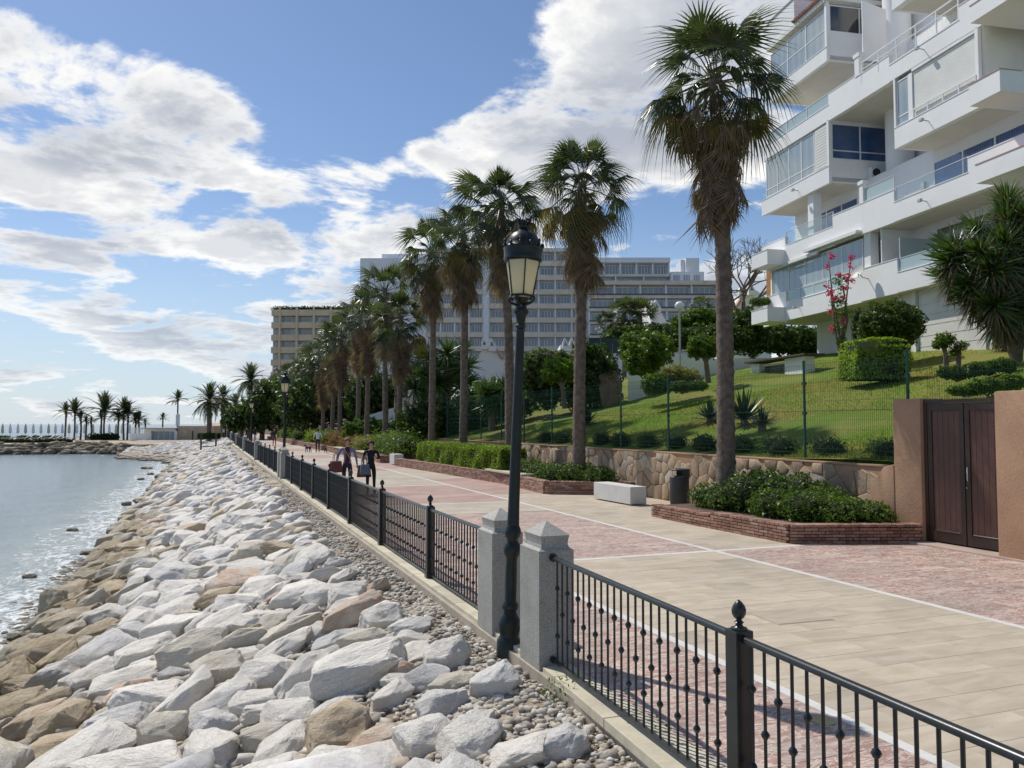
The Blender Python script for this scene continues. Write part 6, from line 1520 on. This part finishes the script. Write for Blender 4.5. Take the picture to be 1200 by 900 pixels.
for k in range(9): pb(150+k*2.3, 150.8+k*2.3, 501, 508, 1.1, 1.2, WFRAME, 'terrace_post')
for px_ in (217.5, 243): MB().tube([(Fp.x(px_), .28, Fp.z(506)), (Fp.x(px_), .24, Fp.z(506))], .22, 12).build('round_lamp', CREAM, pv)
hs = thing('seaside_hedge', 'short clipped dark hedge beside the beach building at the promenade end', 'hedge', (0, 0, 0)); a, b_ = D(233, 513, 110), D(257, 513, 110); leafbox('foliage', (a.x, a.y, .1), (b_.x, b_.y, .1), 1.2, .75, 2600, .16, LDARK, hs, 33)
Fk = Fr(125); kk = thing('kiosk', 'small pale stone kiosk with flat overhanging top at the promenade end', 'kiosk', Fk.o, -YAW); MB().box(Fk.x(271.5), Fk.x(279.5), 0, 1.2, 0, Fk.z(499.5)).build('body', CONC, kk); MB().box(Fk.x(270.5), Fk.x(280.5), -.15, 1.35, Fk.z(499.4), Fk.z(498)).build('top', CONC, kk)
q_ = D(302, 499, 90); t = thing('yellow_sign', 'small yellow green sign on a thin pole among the far trees', 'sign', (D(286, 497, 120).x, D(286, 497, 120).y, 0)); MB().lathe([(.04, 0), (.04, 2.2)], 6).build('pole', GREYP, t); MB().box(-.28, .28, -.02, .02, 1.9, 2.7).build('plate', simple('sign_yellow', (.42, .42, .10), .6), t, rot=(0, 0, -YAW))
# small dark bench like frame on the rocks
a, b_ = G(235.5, 525, -.45), G(253, 523, -.30)
t = thing('barrier_frame', 'dark two post barrier frame standing on the top of the far rocks', 'barrier', (a.x, a.y, -.45)); dv = b_-a
MB().box(-.09, .09, -.09, .09, -.2, 1.45).build('post', BLACK, t); MB().box(-.09, .09, -.09, .09, -.2, 1.45).build('post', BLACK, t, loc=(dv.x, dv.y, .1)); MB().beam((0, 0, .12), (dv.x, dv.y, .2), .06, .08).build('cross_bar', BLACK, t)
t = thing('bollard', 'thin dark bollard in front of the beige stone half of the beach building', 'bollard', (*D(225.5, 515, 118).xy, -.5)); MB().lathe([(.12, -.3), (.12, 1.6), (.05, 1.66)], 8).build('post', BLACK, t)

# ================================================================ BOULDERS
MESHR = []
for i in range(18):
    bm = rock_low(300+i, 1); me = bpy.data.meshes.new('boulder'); bm.to_mesh(me); bm.free(); me.polygons.foreach_set('use_smooth', [True]*len(me.polygons)); me.set_sharp_from_angle(angle=rad(22)); MESHR.append(me)
MR = {}
def rmesh(i, kind):
    if (i, kind) not in MR: m2 = MESHR[i].copy(); m2.materials.append(ROCKS[kind]); MR[(i, kind)] = m2
    return MR[(i, kind)]
placed = []
def put_rock(x, y, a, b2, c, rz_, kind, tilt=None, roll=None, lift=.30, label=None):
    """a,b,c half sizes"""
    placed.append([x, y, a, b2, c, rz_, kind, tilt if tilt is not None else rad(19)+R.uniform(-.28, .22), roll if roll is not None else R.uniform(-.35, .35), lift, label])
# the stones that catch the eye first: px centre, py centre, half width px, half height px, kind, words
key = [(420, 790, 72, 40, 'white', 'very large flat white boulder in the middle foreground'), (310, 795, 44, 26, 'white', 'broad white boulder left of the very large flat one'), (228, 765, 46, 32, 'cream', 'upright cream and orange streaked block left of centre'), (255, 792, 40, 28, 'cream', 'rounded cream beige block below the orange streaked one'), (152, 818, 32, 26, 'rust', 'rusty orange boulder in the lower left'), (395, 862, 50, 34, 'ochre', 'big cream boulder with orange stain at the bottom centre'), (518, 826, 36, 22, 'grey', 'smooth grey boulder sitting high left of the pillar foot'), (580, 800, 36, 24, 'grey', 'wedge shaped grey boulder right below the lamp foot'), (660, 872, 34, 26, 'grey', 'bluish grey boulder beside the weeds at the kerb'), (524, 772, 32, 26, 'white', 'angular white boulder facing the pillar'), (446, 728, 34, 24, 'white', 'white block above the middle of the rocks'), (410, 700, 28, 20, 'white', 'pointed white boulder beside the rust stained patch'), (480, 735, 30, 16, 'grey', 'long grey and white boulder near the gravel'), (350, 700, 40, 16, 'white', 'long low white slab upslope of the streaked block'), (262, 735, 42, 20, 'white', 'wide white rounded slab left of the middle'), (200, 740, 46, 22, 'white', 'steep white slab at the edge of the brown stones'), (192, 862, 34, 36, 'cream', 'tall cream leaning slab at the bottom left'), (140, 855, 50, 30, 'grey', 'long bluish white slab at the bottom left'), (70, 850, 46, 26, 'ochre', 'brown layered slab in the bottom left corner'), (62, 800, 32, 24, 'grey', 'dark edged grey slab above the bottom left corner'), (250, 855, 30, 24, 'grey', 'blue grey rounded boulder at the bottom'), (310, 870, 34, 28, 'cream', 'pale cream boulder at the bottom edge'), (500, 868, 42, 26, 'white', 'pale boulder at the bottom edge below the smooth grey one'), (460, 820, 30, 18, 'white', 'low grey white stone left of the smooth grey boulder'), (340, 740, 44, 16, 'cream', 'flat cream slab across the centre'), (395, 755, 34, 18, 'grey', 'grey white wedge above the very large flat boulder'), (440, 690, 20, 12, 'rust', 'small rust orange stone beside the gravel strip'), (330, 703, 22, 12, 'rust', 'pinkish orange slab in the upper middle'), (300, 730, 30, 16, 'white', 'pale slab between the pinkish slab and the flat cream slab'), (560, 845, 22, 16, 'white', 'low white stone between the grey boulders near the kerb'), (355, 820, 26, 18, 'grey', 'small grey block tucked under the very large boulder'), (470, 785, 26, 12, 'rust', 'rust edged stone behind the white angular boulder')]
for (px_, py_, hw, hh_, kind, lab) in key:
    p = RK(px_, py_+hh_*.25); d = (p-C0).dot(FW); a = hw*d/F*1.08; b2 = a*R.uniform(.68, .88); c = hh_*d/F*R.uniform(.95, 1.1)
    put_rock(p.x, p.y, a, b2, c, R.uniform(-.45, .25), kind, lift=.22, label=lab)
def kind_at(x, y, r):
    u = r.random()
    if x < -1.35: return 'ochre' if u < .42 else ('cream' if u < .70 else ('grey' if u < .82 else ('white' if u < .93 else 'rust')))
    return 'white' if u < .70 else ('grey' if u < .81 else ('cream' if u < .935 else ('ochre' if u < .97 else 'rust')))
cell = {}
def ok(x, y, r_):
    for (X_, Y_, A, B2, *_) in placed_near(x, y):
        if math.hypot((x-X_), (y-Y_)) < (r_+math.sqrt(A*B2))*.68: return False
    return True
grid_ = {}
def gadd(e): grid_.setdefault((int(e[0]//1.5), int(e[1]//1.5)), []).append(e)
def placed_near(x, y):
    gx, gy = int(x//1.5), int(y//1.5)
    for i in (-1, 0, 1):
        for j in (-1, 0, 1):
            for e in grid_.get((gx+i, gy+j), ()): yield e
for e in placed: gadd(e)
rr2 = random.Random(77)
def edge_x(y): return -3.3 if y < 90 else -3.3
for size, n in ((.66, 900), (.46, 5000), (.34, 12000), (.24, 14000)):
    for _ in range(n):
        y = 3.2+rr2.random()**1.25*92; x = rr2.uniform(-2.95, 2.25)
        if x < -2.3 and size > .5: continue
        if size > .65 and y > 10.5: continue
        if size > .45 and y > 15 and rr2.random() < .55: continue
        if x > 1.8 and size > .3: continue
        if x > 1.2 and size > .4: continue
        if x > 2.1: continue
        r_ = size*rr2.uniform(.8, 1.25)
        if ok(x, y, r_):
            e = [x, y, r_*1.25, r_*.86, r_*rr2.uniform(.42, .66), rr2.gauss(-.12, .6), kind_at(x, y, rr2), rad(19)+rr2.uniform(-.40, .34), rr2.uniform(-.7, .7), .26, None]
            placed.append(e); gadd(e)
# stones standing in the wash
for (px_, py_, hw, hh_, kind) in ((62, 712, 20, 22, 'cream'), (100, 722, 12, 10, 'ochre'), (118, 655, 16, 7, 'ochre'), (96, 680, 18, 6, 'ochre'), (35, 674, 9, 4, 'grey'), (148, 590, 7, 4, 'grey'), (163, 588, 6, 2.5, 'grey'), (100, 647, 8, 4, 'grey'), (20, 745, 12, 6, 'ochre'), (25, 768, 14, 7, 'ochre'), (20, 785, 10, 6, 'cream'), (60, 745, 9, 6, 'grey'), (85, 620, 7, 3, 'grey'), (172, 548, 7, 2.5, 'grey'), (176, 555, 5, 2, 'grey'), (165, 561, 5, 2, 'grey'), (130, 630, 8, 4, 'grey')):
    p = G(px_, py_+hh_*.5, -1.98); d = (p-C0).dot(FW); e = [p.x, p.y, hw*d/F, hw*d/F*.8, hh_*d/F*1.15, R.uniform(-.4, .4), kind, 0.0, R.uniform(-.2, .2), .45, 'W']; placed.append(e); gadd(e)
def appar(e):
    v = Vector((e[0], e[1], bank_z(e[0])))-C0; d = v.dot(FW)
    if d < 1: return -1
    px_ = 600+F*v.dot(RT)/d; py_ = 450-F*v.dot(UP)/d
    if not (-60 < px_ < 1260 and py_ < 960): return 0
    return F*e[2]/d + (1000 if (e[10] and e[10] != 'W') else 0)+(500 if e[10] == 'W' else 0)
placed.sort(key=appar, reverse=True)
vis = [e for e in placed if appar(e) > 0]
solo, rest = vis[:300], vis[300:]+[e for e in placed if appar(e) == 0 and e[1] < 14]
tone = {'white': 'white', 'grey': 'pale grey', 'cream': 'cream', 'ochre': 'ochre', 'rust': 'rusty orange'}
marks = [(-9, 'below the near railing'), (6.2, 'by the near lamp'), (9.2, 'by first post past lamp'), (12.3, 'by second post past lamp'), (15.5, 'by third post past lamp'), (18.7, 'by fourth post past lamp'), (22, 'by fifth post past lamp'), (25, 'by sixth post past lamp'), (31, 'near the second lamp'), (37, 'beyond the second lamp')]
def where(x, y):
    s = [t_ for yy_, t_ in marks if y >= yy_][-1]
    z_ = 'beside the gravel' if x > 1.3 else ('high on slope' if x > .3 else ('mid slope' if x > -1.0 else ('low on slope' if x > -2.4 else 'at water edge')))
    return z_+' '+s
groups = {}
for e in solo:
    if e[10] in (None, 'W'):
        x, y, a, b2, c = e[:5]; sz = 'big' if a > .72 else ('medium' if a > .42 else 'small'); shp = 'slab' if c/a < .42 else ('block' if c/a > .5 else 'boulder')
        if x < -2.6 and y > 0 and e[10] == 'W': base = '%s %s stone in the shallow water, %s' % (sz, tone[e[6]], [t_ for yy_, t_ in marks if y >= yy_][-1])
        else: base = '%s %s %s %s' % (sz, tone[e[6]], shp, where(x, y))
        groups.setdefault(base, []).append(e)
for base, es in groups.items():
    es.sort(key=lambda e: e[0])
    if len(es) == 1: es[0][10] = base
    else:
        sfx = {2: ['nearer the sea', 'nearer the kerb'], 3: ['nearest the sea', 'in between', 'nearest the kerb']}.get(len(es))
        for i, e in enumerate(es): e[10] = base+', '+(sfx[i] if sfx else '%s of %d from sea' % (['first', 'second', 'third', 'fourth', 'fifth', 'sixth', 'seventh', 'eighth', 'ninth', 'tenth', 'eleventh', 'twelfth', 'thirteenth', 'fourteenth', 'fifteenth'][min(i, 14)], len(es)))
for i, e in enumerate(solo):
    x, y, a, b2, c, rz_, kind, ti, ro, lift, lab = e
    z = max(bank_z(x), -2.0) + c*lift if x > -3.0 else max(-2.02, bank_z(x))+c*lift
    o = link('boulder', rmesh(rr2.randrange(18), kind), None, (x, y, z), None, (a, b2, c))
    o.rotation_euler = (Matrix.Rotation(-ti, 4, 'Y') @ Matrix.Rotation(rz_, 4, 'Z') @ Matrix.Rotation(ro, 4, 'X')).to_euler()
    words = lab.split(); lab = ' '.join(words[:16]); tag(o, lab, 'boulder', 'limestone boulders of the sea bank')
tag(rock_heap('riprap', [(e[0], e[1], max(bank_z(e[0]), -2.0)+e[4]*.3, e[2], e[3], e[4], e[5], e[7]) for e in rest], RFAR), 'pale stone riprap bank running on into the distance', 'rocks', kind='stuff')
# gap filling rubble, gravel by the kerb, pebbles at the water
it = []
for _ in range(9000):
    y = 3+rr2.random()**2*50; x = rr2.uniform(-3.1, 2.7); s = rr2.uniform(.03, .11) if x < 1.5 else rr2.uniform(.012, .035)*(2.6 if rr2.random() < .06 else 1)
    if x < 1.2 and y > 26: continue
    it.append((x, y, bank_z(x)+s*.2+(0 if x > 1.5 else .02), s*1.35, s*rr2.uniform(.6, 1), s*rr2.uniform(.4, .8), rr2.uniform(0, 3.1), rr2.uniform(-.5, .6)))
for _ in range(9000):
    y = 3.5+rr2.random()**2*26; x = rr2.uniform(1.45, 2.72); s = rr2.uniform(.010, .045)*(.6+.6*rr2.random())
    it.append((x, y, bank_z(x)+.015, s*1.3, s, s*.75, rr2.uniform(0, 3.1), 0))
tag(rock_heap('rubble', it, GRAV2), 'loose rubble and gravel between the boulders and the kerb', 'gravel', kind='stuff')
it = []
for _ in range(2600):
    y = 8+rr2.random()**1.3*20; x = rr2.gauss(-3.15, .33); s = rr2.uniform(.04, .11); it.append((x, y, -2.03+max(0, (x+3.3)*.3), s*1.3, s, s*.6, rr2.uniform(0, 3.1), 0))
tag(rock_heap('beach_pebbles', it, JR), 'wet dark pebbles along the water edge below the boulders', 'pebbles', kind='stuff')
it = []
for _ in range(5200):
    y = rr2.uniform(92, 124); x = rr2.uniform(-10, 3.2); s = rr2.uniform(.12, .34)*(1.6 if rr2.random() < .1 else 1)
    it.append((x, y, max(bz(x, y), beach_z(x, y))+s*.2, s*1.3, s, s*.6, rr2.uniform(0, 3.1), 0))
tag(rock_heap('beach_shingle', it, RFAR), 'grey white shingle beach at the head of the cove', 'shingle', kind='stuff')
# weeds by the kerb
for (px_, py_, s, lab) in ((668, 832, .21, 'straggly green weed growing in the gravel beside the near kerb'), (762, 885, .19, 'green weed at the bottom edge leaning over the kerb'), (640, 815, .08, 'tiny green weed below the near pillar')):
    p = G(px_, py_, -.2); t = thing('weed', lab, 'weed', (p.x, p.y, -.24)); foliage('foliage', [(0, 0, s*.6, s*1.1, s*1.3, s*.9), (s, -s*.5, s*.5, s*.8, s, s*.7)], 1100, .032, LWEED, t, int(px_), core=0, shell=1.0, aspect=.5)
    m_ = MB()
    for k in range(9): an_ = k*.7; m_.tube([(0, 0, 0), (math.cos(an_)*s*.5, math.sin(an_)*s*.5, s*.7), (math.cos(an_)*s*1.1, math.sin(an_)*s*1.1, s*1.1)], [.004, .003, .002], 4)
    m_.build('stems', LWEED, t)
for (px_, py_) in ((400, 628), (330, 590), (285, 552), (310, 575)):
    p = G(px_, py_, -.2)

# ================================================================ PEOPLE AND DOGS
def grow(verts, edges, radii, root=0, sub=2):
    me = bpy.data.meshes.new('tmp'); me.from_pydata([tuple(v) for v in verts], edges, []); o = bpy.data.objects.new('tmp', me); COL.objects.link(o)
    md = o.modifiers.new('s', 'SKIN'); md.use_smooth_shade = True; md.branch_smoothing = .6
    sk = me.skin_vertices[0].data
    for i, r_ in enumerate(radii): sk[i].radius = r_ if isinstance(r_, tuple) else (r_, r_)
    sk[root].use_root = True
    o.modifiers.new('u', 'SUBSURF').levels = sub; o.modifiers['u'].render_levels = sub
    dg = bpy.context.evaluated_depsgraph_get(); out = bpy.data.meshes.new_from_object(o.evaluated_get(dg)); bpy.data.objects.remove(o); return out
def person(label, loc, rz_, h, mats, region, arms, stride=.14, lean=0):
    """faces local -Y. arms: ((elbow),(hand)) for right then left, in metres for h=1.7"""
    t = thing('person', label, 'person', loc, rz_); k = h/1.7
    V = [(0, 0, .93), (0, 0, 1.05), (0, .01, 1.22), (0, .01, 1.38), (0, .0, 1.46), (0, -.01, 1.52), (0, -.02, 1.60), (0, -.02, 1.67)]
    Rr = [(.14, .10), (.125, .09), (.145, .10), (.15, .09), (.055, .055), (.055, .055), (.082, .095), (.06, .07)]
    E_ = [(i, i+1) for i in range(7)]
    def add(p, r_, par_): V.append(p); Rr.append(r_); E_.append((par_, len(V)-1)); return len(V)-1
    for sgn, st_ in ((-1, -stride), (1, stride)):
        a = add((sgn*.095, 0, .88), .088, 0); b2 = add((sgn*.10, st_*.75-.02, .50), .058, a); c2 = add((sgn*.10, st_*1.25+(.05 if st_ > 0 else -.02), .10), .038, b2); add((sgn*.11, st_*1.25-.11, .04), (.042, .032), c2)
    for sgn, (eb, hn) in zip((-1, 1), arms):
        a = add((sgn*.19, .01, 1.38), .055, 3); b2 = add(eb, .040, a); c2 = add(hn, .027, b2)
        hd = (Vector(hn)-Vector(eb)).normalized(); sd = hd.cross(Vector((0, 1, 0))).normalized() if abs(hd.y) < .9 else Vector((1, 0, 0))
        pm = Vector(hn)+hd*.05; m5 = add(tuple(pm), .026, c2)
        for j, ln in enumerate((.055, .07, .075, .065)): 
            q0 = pm+sd*(j-1.5)*.018; add(tuple(q0+hd*ln+Vector((0, -.012, 0))), .009, m5)
        add(tuple(pm-sd*.045+hd*.02), .010, m5)
    me = grow([(x, y, z) for x, y, z in V], E_, Rr)
    for m_ in mats: me.materials.append(m_)
    for p in me.polygons: c_ = p.center; p.material_index = region(c_)
    me.transform(Matrix.Scale(k, 4)); link('body', me, t)
    return t, k
def hair(t, k, mat, long=True, seed=1):
    m_ = MB(); m_.ball((0, .015, 1.635), .105, 14, 10, sc=(1, 1.05, 1.08)); me = m_.mesh('hair', mat, smooth=True, recalc=False)
    bm = bmesh.new(); bm.from_mesh(me)
    bmesh.ops.delete(bm, geom=[f for f in bm.faces if f.calc_center_median().y < -.045 and f.calc_center_median().z < 1.675 or f.calc_center_median().z < (1.53 if long else 1.60) and f.calc_center_median().y < .03], context='FACES')
    if long:
        pass
    bm.to_mesh(me); bm.free(); me.transform(Matrix.Scale(k, 4)); link('hair', me, t)
    if long: q = MB().tube([(0, .09, 1.66), (0, .115, 1.58), (0, .105, 1.50)], [.07, .075, .045], 8).mesh('hair_back', mat, smooth=True); q.transform(Matrix.Scale(k, 4)); link('hair_back', q, t)
    f = MB(); dk = simple('eye_dark', (.03, .02, .02), .4) if 'eye_dark' not in MATS else MATS['eye_dark']
    for s in (-1, 1): q = MB().ball((s*.03, -.112, 1.605), .011, 6, 5).mesh('eye', dk); q.transform(Matrix.Scale(k, 4)); link('eye', q, t)
    q = MB().add([(-.014, -.105, 1.578), (.014, -.105, 1.578), (0, -.135, 1.58), (0, -.11, 1.615)], [(0, 1, 2), (0, 2, 3), (1, 3, 2), (0, 3, 1)]).mesh('nose', SKIN); q.transform(Matrix.Scale(k, 4)); link('nose', q, t)
    q = MB().box(-.022, .022, -.112, -.10, 1.548, 1.556).mesh('mouth', PINKCOP); q.transform(Matrix.Scale(k, 4)); link('mouth', q, t)
DENIM = cloth('blue_denim', (.17, .22, .33)); MARO = cloth('maroon_top', (.12, .018, .022)); BLKC = cloth('black_cloth', (.012, .012, .014)); WSH = cloth('white_shirt', (.62, .64, .68)); DKT = cloth('dark_trousers', (.035, .035, .045)); TANL = cloth('brown_leather', (.13, .075, .045)); REDB = cloth('burgundy_leather', (.16, .055, .05)); HAIRB = cloth('light_brown_hair', (.30, .17, .08), 60); HAIRD = cloth('dark_brown_hair', (.08, .04, .025), 60); BLUEG = cloth('grey_blue_cloth', (.10, .14, .18)); OLIVE = cloth('dark_olive_cloth', (.04, .035, .03))
def toward(x, y): return math.atan2(x, y)*-1+0  # faces the camera roughly (-Y local towards origin)
def bag(label, p, s, mat, rz_, strap=.25):
    t = thing('handbag', label, 'handbag', p, rz_); w_, d_, h_ = s
    m_ = MB(); m_.prism([(-w_/2, -d_/2, 0), (w_/2, -d_/2, 0), (w_/2*.78, -d_/2, h_), (-w_/2*.78, -d_/2, h_)], (0, d_, 0)); m_.build('bag_body', mat, t, bevel=.02)
    for sd in (-1, 1): MB().tube([(-w_*.2, sd*d_*.3, h_-.02), (-w_*.15, sd*d_*.3, h_+strap*.7), (0, sd*d_*.2, h_+strap), (w_*.15, sd*d_*.3, h_+strap*.7), (w_*.2, sd*d_*.3, h_-.02)], .009, 6).build('handle', mat, t)
    return t
p = Vector((4.04, 24.66, 0)); ang_ = -.12
t, k = person('woman in a blue denim jacket and maroon top carrying large bags along the railing', p, ang_, 1.66, [SKIN, DENIM, MARO, DKT],
    lambda c: 0 if c.z > 1.45 or (abs(c.x) > .13 and c.z < .92 and c.z > .6 and abs(c.x) > .24) else (3 if c.z < .95 and abs(c.x) < .24 else (2 if abs(c.x) < .062 and c.y < -.0 and c.z > .9 else 1)),
    (((-.30, .0, 1.14), (-.34, -.16, 1.00)), ((.27, .03, 1.12), (.30, -.04, .90))), .12)
hair(t, k, HAIRB); MB().tube([(-.13, -.10, 1.42), (.0, -.13, 1.2), (.13, -.12, .98)], .008, 6).build('bag_strap', CREAM, t)
bag('large burgundy shoulder bag on the arm of the woman in denim', p+Vector((-.36, -.15, .66)), (.40, .16, .34), REDB, .25)
bag('large brown open tote bag hanging between the two women', p+Vector((.50, -.05, .50)), (.44, .18, .36), TANL, -.1)
p = Vector((4.66, 24.15, 0))
t, k = person('woman in black with arm raised to her chest, walking beside the woman in denim', p, -.25, 1.58, [SKIN, BLKC, BLKC, DKT],
    lambda c: 0 if c.z > 1.43 or (abs(c.x) > .1 and c.y < -.14 and c.z > 1.0) else 1,
    (((-.25, .02, 1.13), (-.22, -.16, .98)), ((.27, -.02, 1.16), (.06, -.22, 1.22))), .10)
hair(t, k, HAIRD); 
bag('grey blue denim bag hung on the arm of the woman in black', p+Vector((-.22, -.22, .62)), (.30, .16, .30), BLUEG, 0)
t, k = person('man in a white shirt and dark trousers walking away with a small black dog', Vector((7.81, 60.9, 0)), math.pi-.12, 1.74, [SKIN, WSH, DKT, DKT],
    lambda c: 0 if c.z > 1.47 or (abs(c.x) > .19 and c.z < 1.16) else (1 if c.z > .98 else 2), (((-.28, .0, 1.14), (-.30, -.12, .96)), ((.28, .02, 1.14), (.30, -.14, .98))), .10)
hair(t, k, HAIRD, long=False)
def dog(label, loc, rz_, s, mat):
    t = thing('dog', label, 'dog', loc, rz_)
    V = [(0, 0, .42), (.0, .22, .42), (0, -.20, .44), (0, -.34, .56), (0, -.42, .60), (0, -.52, .57), (0, .36, .52), (0, .44, .62)]; E_ = [(0, 1), (0, 2), (2, 3), (3, 4), (4, 5), (1, 6), (6, 7)]; Rr = [.085, .08, .10, .06, .06, .03, .02, .015]
    for sx_2 in (-1, 1):
        for (y, kk_, par_) in ((-.20, 0, 2), (.24, 1, 1)):
            i0 = len(V); V += [(sx_2*.07, y, .32), (sx_2*.075, y+(.05 if kk_ else -.01), .17), (sx_2*.075, y+(.02 if kk_ else 0), .03)]; Rr += [.045, .026, .024]; E_ += [(par_, i0), (i0, i0+1), (i0+1, i0+2)]
    me = grow(V, E_, Rr); me.materials.append(mat); me.transform(Matrix.Scale(s, 4)); link('body', me, t)
    for sx_2 in (-1, 1): q = MB().add([(sx_2*.03, -.38, .64), (sx_2*.06, -.39, .63), (sx_2*.045, -.40, .72), (sx_2*.045, -.37, .64)], [(0, 1, 2), (1, 3, 2), (0, 2, 3)]).mesh('ear', mat); q.transform(Matrix.Scale(s, 4)); link('ear', q, t)
    return t
dog('small black dog trotting left of the man in the white shirt', (7.1, 60.7, 0), math.pi+.5, .95, BLKC); dog('small tan dog just right of the man in the white shirt', (8.35, 60.6, 0), math.pi-.2, .8, TANL)
t, k = person('distant person in dark brown clothes walking toward the camera near the second lamp', Vector((6.15, 79, 0)), -.1, 1.7, [SKIN, OLIVE, REDB], lambda c: 0 if c.z > 1.47 else (1 if c.z > .9 else 2), (((-.27, 0, 1.14), (-.28, -.08, .9)), ((.27, .02, 1.14), (.28, -.04, .9))), .12)
hair(t, k, HAIRD, long=False)
fpl = [(262, 118, WSH, 'tiny far person in pale clothes beside the kiosk, left of it'), (289, 104, BLKC, 'far person in black, left one of the dark group before the palms'), (294, 101, DKT, 'far person in dark clothes, middle of the group before the palms'), (299, 106, OLIVE, 'far person in brown, right one of the dark group before the palms'), (268, 122, DKT, 'tiny far person in dark clothes just left of the kiosk')]
for (px_, d, mat, lab) in fpl:
    q_ = D(px_, 505, d); t, k = person(lab, Vector((q_.x, q_.y, 0)), R.uniform(-1, 1), R.uniform(1.6, 1.78), [SKIN, mat, DKT], lambda c: 0 if c.z > 1.47 else (1 if c.z > .9 else 2), (((-.26, 0, 1.14), (-.27, -.06, .9)), ((.26, .02, 1.14), (.27, -.05, .9))), .10)
    hair(t, k, HAIRD, long=False)
